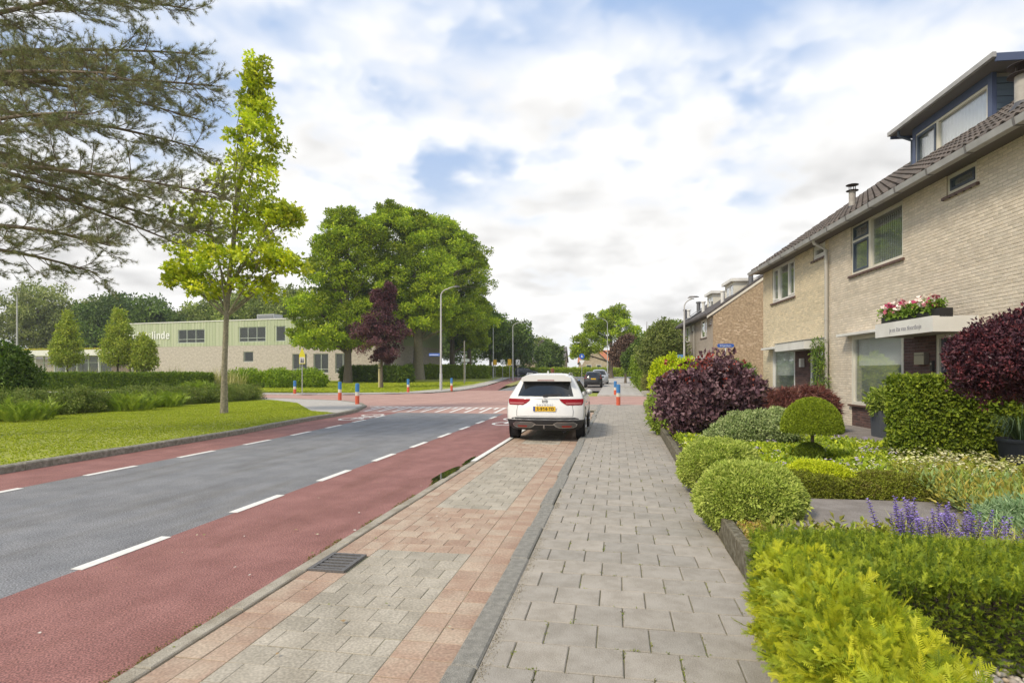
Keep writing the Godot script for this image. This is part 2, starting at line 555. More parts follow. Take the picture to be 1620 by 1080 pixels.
func _ready() -> void:
	rng.seed = 20240611
	bump.seed = 3
	bump.frequency = 1.0
	bump.fractal_type = FastNoiseLite.FRACTAL_NONE
	camera_and_light()
	ground()
	road()
	parking_bay()
	pavement()
	left_side()
	garden_ground()
	near_houses()
	far_row()
	school()
	distant_houses()
	cars()
	street_furniture()
	trees()
	garden_plants()
	left_plants()
	cyclist()

func camera_and_light() -> void:
	var cam := Camera3D.new()
	cam.name = "camera"
	add_child(cam)
	cam.position = Vector3(0, 1.55, 0)
	cam.rotation.y = deg_to_rad(10.12)
	cam.projection = Camera3D.PROJECTION_FRUSTUM
	cam.near = 0.1
	cam.far = 1500.0
	cam.size = 2.0 * 0.1 * 540.0 / 930.0
	cam.frustum_offset = Vector2(0, 0.1 * 49.0 / 930.0)
	cam.current = true
	var env := Environment.new()
	env.background_mode = Environment.BG_SKY
	env.sky = Sky.new()
	var pano := PanoramaSkyMaterial.new()
	pano.panorama = sky_picture(2560, 1280)
	env.sky.sky_material = pano
	env.tonemap_mode = Environment.TONE_MAPPER_LINEAR
	env.tonemap_exposure = 2.0
	env.sdfgi_enabled = true
	env.ssao_enabled = true
	env.ssil_enabled = true
	env.fog_enabled = true
	env.fog_density = 0.0004
	env.fog_light_color = Color(0.9, 0.93, 0.97)
	var world := WorldEnvironment.new()
	world.name = "world"
	world.environment = env
	add_child(world)
	var sun := DirectionalLight3D.new()
	sun.name = "sun"
	add_child(sun)
	sun.light_color = Color(1.0, 0.95, 0.86)
	sun.light_energy = 0.5
	sun.light_angular_distance = 12.0
	sun.shadow_enabled = true
	sun.look_at_from_position(Vector3.ZERO, -Vector3(-0.44, 0.72, 0.54))    # from high behind the camera, a little to its left

# broken cloud over pale blue, whiter towards the horizon; the same weather all round
func sky_picture(w: int, h: int) -> ImageTexture:
	var big := noise(0.55, 5, 11)
	var fine := noise(2.1, 4, 23)
	var shade := noise(0.9, 4, 37)
	var data := PackedFloat32Array()
	data.resize(w * h * 3)
	# where the photograph shows its banks (+) and its gaps (-): azimuth, elevation, widths, weight
	var marks := []
	for m in [[620, 60, 240, 110, -0.36], [530, 190, 150, 50, -0.26], [800, 195, 150, 60, -0.12], [460, 30, 110, 60, -0.05], [740, 130, 120, 60, -0.10], [1130, 165, 150, 50, -0.22], [1290, 170, 170, 60, -0.25], [1170, 275, 35, 50, -0.28], [1420, 240, 60, 90, -0.15], [300, 210, 110, 70, -0.1],
		[1180, 30, 260, 65, 0.42], [1560, 90, 130, 90, 0.4], [470, 120, 170, 40, 0.30], [330, 75, 120, 40, 0.3], [620, 270, 190, 60, 0.32], [980, 300, 160, 70, 0.38], [1290, 270, 90, 60, 0.35], [500, 330, 160, 60, 0.25], [1060, 60, 140, 50, 0.2], [170, 60, 150, 70, 0.2], [90, 420, 150, 60, 0.3]]:
		var ra := atan((m[0] - 810.0) / 930.0)
		marks.append([rad_to_deg(ra) - 10.12, rad_to_deg(atan((589.0 - m[1]) / 930.0 * cos(ra))), rad_to_deg(m[2] / 930.0) * cos(ra), rad_to_deg(m[3] / 930.0) * cos(ra), m[4]])
	var greys := []
	for m in [[1010, 320, 140, 45, 0.55], [1290, 300, 80, 50, 0.4], [1240, 390, 120, 40, 0.4], [760, 380, 160, 40, 0.22], [860, 460, 200, 30, 0.2], [640, 330, 90, 40, 0.18]]:
		var ra := atan((m[0] - 810.0) / 930.0)
		greys.append([rad_to_deg(ra) - 10.12, rad_to_deg(atan((589.0 - m[1]) / 930.0 * cos(ra))), rad_to_deg(m[2] / 930.0) * cos(ra), rad_to_deg(m[3] / 930.0) * cos(ra), m[4]])
	for j in h:
		var el := PI * (0.5 - (j + 0.5) / h)
		var y := sin(el)
		var eld := rad_to_deg(el)
		for i in w:
			var at := (j * w + i) * 3
			if eld < -1.0:
				data[at] = 0.28; data[at + 1] = 0.28; data[at + 2] = 0.24
				continue
			var az := TAU * ((i + 0.5) / w - 0.5)
			var azd := rad_to_deg(az)
			var x := sin(az) * cos(el); var z := -cos(az) * cos(el)
			var k := 2.2 / (maxf(y, 0.0) + 0.22)
			var p := Vector3(x * k, y * 1.5, z * k)
			var f := fine.get_noise_3dv(p)
			var d := (0.46 if azd > -62.0 and azd < 46.0 else 0.53) + big.get_noise_3dv(p + Vector3(f, f, -f) * 0.16) * 0.62 + f * 0.19
			d += 0.34 * smoothstep(24.0, 9.0, eld)
			var g := 0.0
			if azd > -62.0 and azd < 46.0:
				for m in marks:
					var a: float = (azd - m[0] + f * 4.0) / m[2]; var b: float = (eld - m[1] - f * 3.0) / m[3]
					var e := a * a + b * b
					if e < 6.0: d += 1.35 * m[4] * exp(-e)
				for m in greys:
					var a: float = (azd - m[0] + f * 5.0) / m[2]; var b: float = (eld - m[1] - f * 3.0) / m[3]
					var e := a * a + b * b
					if e < 6.0: g += 1.5 * m[4] * exp(-e)
			var cover := smoothstep(0.29, 0.76, d)
			var sh := clampf(0.58 + shade.get_noise_3dv(p * 1.1) * 1.0 + f * 0.4, 0.0, 1.0)
			var grey := clampf((1.0 - sh) * 0.85 * smoothstep(0.45, 0.85, d) + g * (0.75 + f), 0.0, 1.0)
			var low := smoothstep(26.0, 2.0, eld)
			var blue := Color(0.205, 0.285, 0.43).lerp(Color(0.42, 0.455, 0.50), low)
			var white := Color(0.585, 0.58, 0.572).lerp(Color(0.345, 0.342, 0.34), grey)
			var c := blue.lerp(white, cover)
			data[at] = c.r; data[at + 1] = c.g; data[at + 2] = c.b
	return ImageTexture.create_from_image(Image.create_from_data(w, h, false, Image.FORMAT_RGBF, data.to_byte_array()))

# ---- ground, road, pavements
func road_y(z: float) -> float:
	if z > -22.6: return ROAD_Y
	if z > -25.0: return lerpf(ROAD_Y, 0.0, (-22.6 - z) / 2.4)
	return rise(z)
func band(s: Shape, lefts: Array, rights: Array, zs: Array, lift := 0.0) -> void:   # a strip of road between two edges at the given z
	for i in zs.size() - 1:
		var a := Vector3(lefts[i], road_y(zs[i]) + lift, zs[i]); var b := Vector3(rights[i], road_y(zs[i]) + lift, zs[i])
		var d := Vector3(rights[i + 1], road_y(zs[i + 1]) + lift, zs[i + 1]); var e := Vector3(lefts[i + 1], road_y(zs[i + 1]) + lift, zs[i + 1])
		s.quad(a, b, d, e)
func lane_left(z: float) -> float:                 # boundary of grey asphalt and the left cycle lane
	return -8.26 - 0.42 * smoothstep(-12.0, -23.0, z)
func kerb_left(z: float) -> float:                 # foot of the left kerb
	return -9.66 - 0.45 * smoothstep(-13.0, -18.5, z) - 1.1 * smoothstep(-20.5, -26.0, z)
# grime and wear left along the lanes by wheels: long streaks over the fine grain
func worn_along(key: String, seed_: int) -> void:
	var m: StandardMaterial3D = mats[key]
	m.detail_enabled = true
	m.detail_blend_mode = BaseMaterial3D.BLEND_MODE_MUL
	m.detail_albedo = ramp_tex(noise(0.012, 5, seed_), [[0.0, Color(0.74, 0.70, 0.64)], [0.45, Color(0.92, 0.90, 0.88)], [1.0, Color(1, 1, 1)]], 512)
	m.detail_uv_layer = BaseMaterial3D.DETAIL_UV_2
	m.uv2_triplanar = true; m.uv2_world_triplanar = true
	m.uv2_scale = Vector3(0.28, 0.28, 0.035)
func ground_mats() -> void:
	var grit := height_tex(noise(0.35, 2, 4), 512)
	world_tex("asphalt", ground_tex(1024, 0.006, 0.28, Color(0.180, 0.185, 0.197), Color(0.238, 0.242, 0.252), 0.9, 3, [0.80, Color(0.36, 0.36, 0.37)]), 5.0, 0.78, grit, 0.35)
	worn_along("asphalt", 3)
	world_tex("red asphalt", ground_tex(1024, 0.006, 0.28, Color(0.245, 0.108, 0.094), Color(0.315, 0.148, 0.13), 0.95, 9, [0.80, Color(0.42, 0.24, 0.21)]), 4.2, 0.82, grit, 0.45)
	worn_along("red asphalt", 6)
	world_tex("red brick paving", ground_tex(512, 0.008, 0.3, Color(0.38, 0.225, 0.185), Color(0.46, 0.285, 0.235), 0.3, 15), 6.0, 0.85, grit, 0.2)
	world_tex("concrete", ground_tex(512, 0.012, 0.4, Color(0.36, 0.34, 0.30), Color(0.47, 0.45, 0.41), 0.25, 21), 2.5, 0.9, grit, 0.2)
	world_tex("gutter stone", ground_tex(512, 0.012, 0.35, Color(0.27, 0.235, 0.18), Color(0.38, 0.345, 0.28), 0.4, 23), 2.2, 0.9, grit, 0.3)
	world_tex("pale paving", ground_tex(512, 0.012, 0.4, Color(0.37, 0.345, 0.31), Color(0.47, 0.44, 0.40), 0.2, 25), 3.0, 0.9, grit, 0.2)
	world_tex("granite kerb", ground_tex(512, 0.02, 0.33, Color(0.20, 0.19, 0.165), Color(0.29, 0.275, 0.24), 1.0, 31, [0.68, Color(0.60, 0.57, 0.50)]), 0.8, 0.85, grit, 0.6)
	world_tex("mossy stone", ground_tex(512, 0.02, 0.3, Color(0.10, 0.085, 0.05), Color(0.22, 0.20, 0.15), 0.7, 43), 0.9, 0.95, grit, 0.8)
	world_tex("old kerb", ground_tex(512, 0.02, 0.3, Color(0.17, 0.16, 0.12), Color(0.33, 0.31, 0.26), 0.6, 41), 1.2, 0.92, grit, 0.5)
	world_tex("lawn soil", ground_tex(1024, 0.008, 0.25, Color(0.23, 0.265, 0.032), Color(0.33, 0.355, 0.055), 0.4, 51), 9.0, 0.95)
	world_tex("soil", ground_tex(512, 0.02, 0.3, Color(0.05, 0.04, 0.028), Color(0.10, 0.08, 0.055), 0.7, 61), 1.4, 0.97, grit, 1.2)
	world_tex("joint sand", ground_tex(512, 0.012, 0.3, Color(0.33, 0.285, 0.21), Color(0.27, 0.26, 0.14), 0.6, 65), 1.6, 0.97)
	world_tex("line paint", ground_tex(512, 0.02, 0.4, Color(0.70, 0.68, 0.63), Color(0.82, 0.81, 0.77), 0.22, 71), 1.0, 0.7)
	world_tex("path tarmac", ground_tex(512, 0.012, 0.4, Color(0.20, 0.175, 0.155), Color(0.27, 0.24, 0.22), 0.55, 81, [0.78, Color(0.42, 0.39, 0.36)]), 2.0, 0.9, grit, 0.5)
	world_tex("dry grass", ground_tex(512, 0.02, 0.3, Color(0.30, 0.25, 0.09), Color(0.22, 0.25, 0.06), 0.5, 91), 5.0, 0.95)
func ground() -> void:
	ground_mats()
	var s := Shape.new()
	var zs := [60.0, 10.0, -42.0, -60.0, -80.0, -109.6, -160.0, -260.0, -600.0]
	for i in zs.size() - 1:
		for x in [-500.0, -200.0, -100.0, -60.0, -30.0, 0.0, 30.0, 100.0, 300.0]:
			var e: float = x + 100.0 if x < -200.0 else x + 100.0
			var xs := {-500.0: -200.0, -200.0: -100.0, -100.0: -60.0, -60.0: -30.0, -30.0: 0.0, 0.0: 30.0, 30.0: 100.0, 100.0: 300.0, 300.0: 500.0}
			e = xs[x]
			s.quad(Vector3(x, rise(zs[i]) - 0.16, zs[i]), Vector3(e, rise(zs[i]) - 0.16, zs[i]), Vector3(e, rise(zs[i + 1]) - 0.16, zs[i + 1]), Vector3(x, rise(zs[i + 1]) - 0.16, zs[i + 1]))
	var o := part(self, "ground", s.mesh(), mats["lawn soil"])
	o.set_meta("kind", "structure")
func road() -> void:
	var r := setting("road")
	var zs := [12.0, 0.0, -8.0, -12.0, -14.0, -16.0, -18.0, -20.0, -22.6]
	var ll := zs.map(func(z): return lane_left(z))
	var s := Shape.new()
	band(s, ll, zs.map(func(_z): return -4.35), zs)
	part(r, "asphalt", s.mesh(), mats["asphalt"])
	s = Shape.new()
	band(s, zs.map(func(_z): return -4.35), zs.map(func(_z): return -2.61), zs)
	part(r, "cycle_lane", s.mesh(), mats["red asphalt"])
	s = Shape.new()
	band(s, zs.map(func(z): return kerb_left(z)), ll, zs)
	part(r, "cycle_lane", s.mesh(), mats["red asphalt"])
	s = Shape.new()                                  # the ramp and the raised red crossing
	band(s, [kerb_left(-22.6), kerb_left(-25.0)], [-2.4, -2.4], [-22.6, -25.0])
	part(r, "ramp", s.mesh(), mats["red brick paving"])
	s = Shape.new()
	s.sheet(PackedVector2Array([Vector2(-2.4, -25), Vector2(-2.4, -28.7), Vector2(15, -28.7), Vector2(40, -27.2), Vector2(40, -36.6), Vector2(15, -38.6), Vector2(-2.4, -38.6), Vector2(-2.6, -42), Vector2(-13.6, -42), Vector2(-15.4, -39.8), Vector2(-18, -37.9), Vector2(-21, -37), Vector2(-30, -36.8), Vector2(-80, -37), Vector2(-80, -32.3), Vector2(-26, -32), Vector2(-18.6, -31.2), Vector2(-14.6, -29.6), Vector2(-12.4, -27.3), Vector2(kerb_left(-25.0), -25)]), 0.0)
	part(r, "raised_crossing", s.mesh(), mats["red brick paving"])
	s = Shape.new()
	band(s, [-13.6, -12.6, -12.4], [-2.6, -2.8, -3.0], [-42.0, -44.5, -47.0])
	part(r, "raised_crossing", s.mesh(), mats["red brick paving"])
	s = Shape.new()                                  # beyond it the road goes on to a junction
	var fz := [-47.0, -55.0, -62.0, -70.0, -80.0, -92.0]
	band(s, [-9.6, -9.8, -10.0, -10.4, -11.2, -12.4], [-3.0, -3.2, -3.4, -3.8, -4.6, -5.8], fz)
	part(r, "asphalt", s.mesh(), mats["asphalt"])
	s = Shape.new()
	band(s, [-90, -90], [90, 90], [-92.0, -99.0])
	part(r, "asphalt", s.mesh(), mats["asphalt"])
	s = Shape.new()
	band(s, [-12.4, -12.6, -13.1, -14.0, -15.2, -16.4], [-9.6, -10.6, -11.2, -11.9, -12.8, -14.0], fz, 0.004)
	part(r, "cycle_lane", s.mesh(), mats["red asphalt"])
	s = Shape.new()
	band(s, [-10.6, -11.2, -11.9, -12.8], [-9.85, -10.05, -10.45, -11.25], [-55.0, -62.0, -70.0, -80.0], 0.1)
	part(r, "verge_island", s.mesh(), mats["dry grass"])
	s = Shape.new()                                  # parking bay on the far right
	band(s, [-3.0, -3.2, -3.4, -3.8, -4.6, -5.8], [-1.25, -1.2, -1.2, -1.2, -1.6, -2.6], fz, 0.003)
	part(r, "parking_strip", s.mesh(), mats["path tarmac"])
	# painted lines
	var dash := Shape.new()
	dash.box(Vector3(-0.055, 0.0, -0.98), Vector3(0.055, 0.004, 0))
	var dm := dash.mesh()
	for k in range(-5, 9):
		part(r, "lane_dash", dm, mats["line paint"], Transform3D(Basis(), Vector3(-4.37, ROAD_Y + 0.002, -4.12 - 2.0 * k)))
		var z := -3.9 - 2.0 * k
		part(r, "lane_dash", dm, mats["line paint"], Transform3D(Basis(Vector3.UP, 0.035 if z < -13 else 0.0), Vector3(lane_left(z) + 0.05, ROAD_Y + 0.002, z)))
	var edge := Shape.new()
	edge.quad(Vector3(-11.05, 0.006, -25.1), Vector3(-2.7, 0.006, -25.1), Vector3(-2.7, 0.006, -25.32), Vector3(-11.1, 0.006, -25.32))
	part(r, "ramp_line", edge.mesh(), mats["line paint"])
	for k in 28:
		var x := -10.95 + 0.305 * k
		var long := 2.25 if k % 2 == 0 else 0.9
		var t := Shape.new()
		t.quad(Vector3(x, road_y(-25.1 + long) + 0.007, -25.1 + long), Vector3(x + 0.12, road_y(-25.1 + long) + 0.007, -25.1 + long), Vector3(x + 0.12, 0.007, -25.1), Vector3(x, 0.007, -25.1))
		if x > kerb_left(-25.1 + long) + 0.1: part(r, "ramp_tooth", t.mesh(), mats["line paint"])
	for at in [Vector3(-9.12, ROAD_Y + 0.003, -20.1), Vector3(-3.5, ROAD_Y + 0.003, -19.2)]:
		var b := Shape.new()                        # the bicycle symbol
		for w in [-0.62, 0.62]:
			for i in 20:
				var a0 := TAU * i / 20.0; var a1 := TAU * (i + 1) / 20.0
				var f := func(a: float, q: float) -> Vector3: return Vector3(sin(a) * q, 0.001, -cos(a) * q * 1.5 + w * 1.5)
				b.quad(f.call(a0, 0.40), f.call(a0, 0.31), f.call(a1, 0.31), f.call(a1, 0.40))
		for l in [[Vector2(0, 0.95), Vector2(0.3, 0.25)], [Vector2(0.3, 0.25), Vector2(0.28, -0.75)], [Vector2(0.28, -0.75), Vector2(0, 0.05)], [Vector2(0, 0.05), Vector2(0, 0.95)], [Vector2(0, 0.05), Vector2(0.5, 0.3)], [Vector2(0, -0.95), Vector2(0.5, -0.7)]]:
			var d: Vector2 = (l[1] - l[0]).normalized()
			var q := Vector2(-d.y, d.x) * 0.045
			b.quad(Vector3(l[0].x - q.x, 0, l[0].y - q.y), Vector3(l[0].x + q.x, 0, l[0].y + q.y), Vector3(l[1].x + q.x, 0, l[1].y + q.y), Vector3(l[1].x - q.x, 0, l[1].y - q.y))
		part(r, "bicycle_symbol", b.mesh(), mats["line paint"], Transform3D(Basis(), at))
	var worn := Shape.new()
	worn.quad(Vector3(-2.6, ROAD_Y + 0.024, -10.3), Vector3(-2.50, ROAD_Y + 0.024, -10.3), Vector3(-2.50, ROAD_Y + 0.024, -22.0), Vector3(-2.6, ROAD_Y + 0.024, -22.0))
	part(r, "edge_line", worn.mesh(), mats["line paint"])
	var fl := Shape.new()
	band(fl, [-6.35, -6.75, -7.2], [-6.2, -6.6, -7.05], [-47.5, -60.0, -72.0], 0.006)
	part(r, "centre_line", fl.mesh(), mats["line paint"])
	# little stones, leaves and petals lying on the red lane and the bay
	var bits := Shape.new()
	for i in 60:
		var p := Vector3(rnd(-4.2, -1.0), ROAD_Y + 0.018, rnd(-9, -2.6))
		var q := rnd(0.006, 0.016)
		bits.paint([Color(0.6, 0.57, 0.5), Color(0.3, 0.2, 0.1), Color(0.5, 0.45, 0.3), Color(0.2, 0.22, 0.06)][i % 4])
		bits.x = Transform3D(Basis(Vector3.UP, rnd(0, TAU)), p)
		bits.tri(Vector3(-q, 0, -q * 0.6), Vector3(q, 0.002, -q * 0.4), Vector3(q * 0.3, 0.004, q))
		bits.tri(Vector3(-q, 0, -q * 0.6), Vector3(q * 0.3, 0.004, q), Vector3(-q, 0.003, q * 0.7))
	stuff(part(r, "litter", bits.mesh(), painted("litter")))
	# gutter between the cycle lane and the bay
	var g := setting("gutter")
	for k in 34:
		var z := 2.0 - k * 0.8
		if z < -22.0: break
		var t := Shape.new()
		t.tile(Vector3(-2.61 + 0.003, ROAD_Y - 0.1, z - 0.794), Vector3(-2.495, ROAD_Y + 0.016 + 0.003 * sin(k * 2.1), z), 0.008)
		part(g, "gutter_stone", t.mesh(), mats["gutter stone"])
	var wet := plain("still water", Color(0.018, 0.017, 0.01), 0.03, 0.0, 0.6)
	for q in [[-2.66, -9.0, 0.09, 0.75], [-2.64, -10.4, 0.05, 0.55]]:
		var pool := Shape.new()
		var poly := PackedVector2Array()
		for i in 22:
			var a := TAU * i / 22.0
			var f := 1.0 + 0.35 * bump.get_noise_2d(cos(a) * 1.7 + q[1], sin(a) * 1.7)
			poly.append(Vector2(q[0] + cos(a) * q[2] * f + sin(a) * 0.02, q[1] + sin(a) * q[3] * f))
		pool.sheet(poly, ROAD_Y + 0.021)
		part(g, "puddle", pool.mesh(), wet)
	var moss := Scatter.new()
	for i in 900:
		var z := rnd(-11, 0.5)
		if bump.get_noise_1d(z * 1.1) < -0.1: continue
		moss.add(Vector3(-2.615 + rnd(-0.02, 0.012), ROAD_Y + 0.012, z), any_turn(rnd(0.008, 0.02)), blend([Color(0.10, 0.09, 0.02), Color(0.14, 0.16, 0.03), Color(0.16, 0.10, 0.05)]))
	scatter(g, "moss", clump(501, 5, 1.0, 0.6, 0.5), leafy("moss"), moss)
	var dr := thing("drain_grate", "dark iron drain grate set in the gutter between cycle lane and parking bay", "drain", Vector3(-2.33, ROAD_Y, -4.65))
	var pit := Shape.new()
	pit.box(Vector3(-0.15, -0.14, -0.21), Vector3(0.15, -0.08, 0.21))
	part(dr, "pit", pit.mesh(), mats["concrete"])
	var fr := Shape.new()
	fr.box(Vector3(-0.16, -0.09, -0.22), Vector3(-0.125, 0.02, 0.22)); fr.box(Vector3(0.125, -0.09, -0.22), Vector3(0.16, 0.02, 0.22))
	fr.box(Vector3(-0.125, -0.09, -0.22), Vector3(0.125, 0.02, -0.19)); fr.box(Vector3(-0.125, -0.09, 0.19), Vector3(0.125, 0.02, 0.22))
	var iron := world_tex("iron", ramp_tex(noise(0.05, 3, 6), [[0.0, Color(0.09, 0.085, 0.085)], [1.0, Color(0.17, 0.16, 0.155)]], 256), 0.4, 0.55)
	part(dr, "frame", fr.mesh(), iron)
	for i in 5:
		var bar := Shape.new()
		bar.box(Vector3(-0.125, -0.08, -0.145 + i * 0.0725 - 0.018), Vector3(0.125, 0.016, -0.145 + i * 0.0725 + 0.018))
		part(dr, "bar", bar.mesh(), iron)

# many alike pieces: those that show largest become parts of their own, the rest one part of kind stuff. Each item: [size key, mesh maker, transform, tone, distance]
func lay(parent: Node3D, called: String, items: Array, tones: Array, most := 300) -> void:
	items.sort_custom(func(a, b): return a[3] < b[3])
	var cache := {}
	var rest := []
	for t in tones: rest.append(null)
	for i in items.size():
		var it: Array = items[i]                    # [size, at, tone, distance, chamfer]
		var size: Vector3 = it[0]
		if i < most:
			var key := "%.3f %.3f %.3f" % [size.x, size.y, size.z]
			if not cache.has(key):
				var s := Shape.new()
				s.tile(-size * 0.5, size * 0.5, it[4])
				cache[key] = s.mesh()
			part(parent, called, cache[key], tones[it[2]], it[1])
		else:
			if rest[it[2]] == null: rest[it[2]] = Shape.new()
			rest[it[2]].x = it[1]
			rest[it[2]].tile(-size * 0.5, size * 0.5, it[4])
	for t in tones.size():
		if rest[t]: stuff(part(parent, called + "s", rest[t].mesh(), tones[t]))
func paver_tones(key: String, base: Color, spread: float, n: int, seed_: int, metres := 1.3, grain := 0.28, spec := 0.5, ends := [Color(0.72, 0.71, 0.69), Color(0.95, 0.95, 0.95)]) -> Array:
	var t := ground_tex(512, 0.008, 0.3, ends[0], ends[1], grain, seed_)
	var grit := height_tex(noise(0.3, 2, 14), 256)
	var out := []
	for i in n:
		var f := 1.0 + spread * (2.0 * i / maxf(n - 1, 1) - 1.0)
		var m := world_tex(key + " %d" % i, t, metres, 0.86, grit, 0.25, spec)
		m.albedo_color = Color(base.r * f, base.g * (1.0 + (f - 1.0) * 0.9), base.b * (1.0 + (f - 1.0) * 0.8)).linear_to_srgb()
		m.uv1_offset = Vector3(i * 0.37, 0, i * 0.21)
		out.append(m)
	return out
func parking_bay() -> void:
	var o := setting("parking_bay")
	var bed := Shape.new()
	bed.quad(Vector3(-2.495, ROAD_Y - 0.005, 6), Vector3(-0.87, ROAD_Y - 0.005, 6), Vector3(-0.87, ROAD_Y - 0.005, -24.2), Vector3(-2.495, ROAD_Y - 0.005, -24.2))
	part(o, "sand_bed", bed.mesh(), mats["joint sand"])
	var red := paver_tones("bay red", Color(0.97, 0.96, 0.95), 0.04, 5, 101, 3.4, 0.32, 0.4, [Color(0.37, 0.25, 0.185), Color(0.48, 0.385, 0.295)])
	var grey := paver_tones("bay grey", Color(0.97, 0.97, 0.97), 0.035, 4, 111, 3.4, 0.34, 0.4, [Color(0.33, 0.295, 0.235), Color(0.455, 0.41, 0.335)])
	var items := []
	var step := 0.213
	var row := 0
	var z := 3.0
	while z > -24.0:
		var mid := z - step * 0.5
		var is_grey := (mid > -5.2 and mid < 1.0) or (mid < -6.85 and mid > -11.05) or (mid < -13.2 and mid > -17.5)
		var xs := [-2.492, -2.322, -2.152]
		var x := -2.152 + (0.109 if row % 2 else 0.218)
		while x < -1.28 - 0.03:
			xs.append(x); x += 0.218
		xs.append_array([-1.28, -1.078, -0.878])
		for i in xs.size() - 1:
			var cx: float = (xs[i] + xs[i + 1]) * 0.5
			if cx < -2.17 and mid > -4.90 and mid < -4.40: continue
			var inner := i >= 2 and i < xs.size() - 3
			var tone := (5 + rng.randi() % 4) if inner and is_grey else rng.randi() % 5
			var t := Transform3D(Basis.from_euler(Vector3(rnd(-0.006, 0.006), rnd(-0.006, 0.006), rnd(-0.006, 0.006))), Vector3(cx, ROAD_Y - 0.03 + rnd(-0.0015, 0.0015), mid + rnd(-0.002, 0.002)))
			items.append([Vector3(xs[i + 1] - xs[i] - 0.004, 0.06, step - 0.005), t, tone, absf(Vector3(cx, -1.6, mid).length() if mid < -2.4 else 90.0 + mid), 0.003])
		z -= step
		row += 1
	lay(o, "paver", items, red + grey)
	# pale sand swept into the paving near the camera, lying as thin patches
	var k := setting("kerb")
	z = 4.0
	var n := 0
	while z > -28.0:
		var s := Shape.new()
		s.tile(Vector3(-0.872, -0.25, z - 0.994), Vector3(-0.722, 0.012, z), 0.012)
		part(k, "kerb_stone", s.mesh(), mats["granite kerb"], Transform3D(Basis(Vector3.UP, rnd(-0.002, 0.002)), Vector3(0, rnd(-0.003, 0.003), 0)))
		z -= 1.0 - (0.18 if n == 7 else 0.0)
		n += 1
func pave_right(z: float) -> float:
	return 0.95 + maxf(0.0, -z - 6.0) * 0.012
func pavement() -> void:
	var o := setting("sidewalk")
	var bed := Shape.new()
	bed.quad(Vector3(-0.725, -0.013, 5), Vector3(0.97, -0.013, 5), Vector3(1.25, -0.013, -28.7), Vector3(-0.725, -0.013, -28.7))
	bed.quad(Vector3(-2.4, -0.022, -24.2), Vector3(-0.72, -0.022, -24.2), Vector3(-0.72, -0.022, -28.7), Vector3(-2.4, -0.022, -28.7))
	part(o, "sand_bed", bed.mesh(), mats["joint sand"])
	var tones := paver_tones("pavement tile", Color(0.41, 0.372, 0.32), 0.085, 6, 121, 1.1, 0.45)
	var items := []
	var row := 0
	var z := 3.3
	while z > -28.5:
		var mid := z - 0.151
		var xr := pave_right(mid)
		var x := -0.72
		var first := 0.152 if row % 2 else 0.303
		if z < -24.3: x = -2.4
		while x < xr - 0.02:
			var e := minf(x + first, xr)
			first = 0.303
			if xr - e < 0.05: e = xr
			var cx := (x + e) * 0.5
			var t := Transform3D(Basis.from_euler(Vector3(rnd(-0.005, 0.005), rnd(-0.004, 0.004), rnd(-0.005, 0.005))), Vector3(cx, -0.025 + rnd(-0.002, 0.002), mid + rnd(-0.002, 0.002)))
			items.append([Vector3(e - x - 0.007, 0.05, 0.2935), t, rng.randi() % 6, Vector3(cx, -1.55, mid).length() if mid < -2.3 else 90.0 + mid, 0.005])
			x = e
		z -= 0.302
		row += 1
	lay(o, "tile", items, tones)
	var weeds := Scatter.new()
	for i in 1100:                                   # moss and seedlings in the joints near the camera
		var zz := -2.4 - pow(rng.randf(), 1.6) * 9.0
		var r := int(round((3.3 - zz) / 0.302))
		var p := Vector3(rnd(-0.7, 0.93), 0, 3.3 - r * 0.302)
		if i % 3:
			var off := 0.152 if r % 2 else 0.303
			p = Vector3(-0.72 + off + 0.303 * (rng.randi() % 6), 0, 3.3 - r * 0.302 - rng.randf() * 0.3)
		if p.x > 0.93 or bump.get_noise_2d(p.x * 1.7, p.z * 1.7) < 0.12: continue
		weeds.add(p + Vector3(0, -0.006, 0), any_turn(rnd(0.005, 0.018)), blend([Color(0.16, 0.20, 0.03), Color(0.25, 0.27, 0.05), Color(0.12, 0.11, 0.04)]))
	scatter(o, "moss", clump(502, 6, 1.0, 0.5, 0.5), leafy("moss"), weeds)
	# sandy strip along the kerb
	var strip := Scatter.new()
	for i in 2200:
		strip.add(Vector3(-0.71 + absf(rng.randfn(0, 0.03)), 0.001, rnd(-7.5, -2.3)), any_turn(rnd(0.002, 0.005)), blend([Color(0.46, 0.41, 0.32), Color(0.36, 0.32, 0.25), Color(0.2, 0.17, 0.12)]))
	var grain := Shape.new()
	grain.tri(Vector3(-1, -0.5, -0.6), Vector3(1, -0.4, -0.5), Vector3(0, -0.4, 1)); grain.tri(Vector3(-1, -0.5, -0.6), Vector3(0, 0.9, 0), Vector3(1, -0.4, -0.5)); grain.tri(Vector3(1, -0.4, -0.5), Vector3(0, 0.9, 0), Vector3(0, -0.4, 1)); grain.tri(Vector3(0, -0.4, 1), Vector3(0, 0.9, 0), Vector3(-1, -0.5, -0.6))
	scatter(o, "sand_grains", grain.mesh(), painted("sand grains", 0.95), strip)
	var far := Shape.new()
	for i in 5:
		var z0 := -38.6 - i * 11.0; var z1 := z0 - 11.0
		far.quad(Vector3(-1.25, rise(z0) + 0.09, z0), Vector3(1.7, rise(z0) + 0.09, z0), Vector3(1.7, rise(z1) + 0.09, z1), Vector3(-1.25, rise(z1) + 0.09, z1))
		far.quad(Vector3(-1.25, rise(z0) - 0.1, z0), Vector3(-1.25, rise(z0) + 0.09, z0), Vector3(-1.25, rise(z1) + 0.09, z1), Vector3(-1.25, rise(z1) - 0.1, z1))
	far.quad(Vector3(-1.25, -0.1, -38.6), Vector3(1.7, -0.1, -38.6), Vector3(1.7, 0.09, -38.6), Vector3(-1.25, 0.09, -38.6))
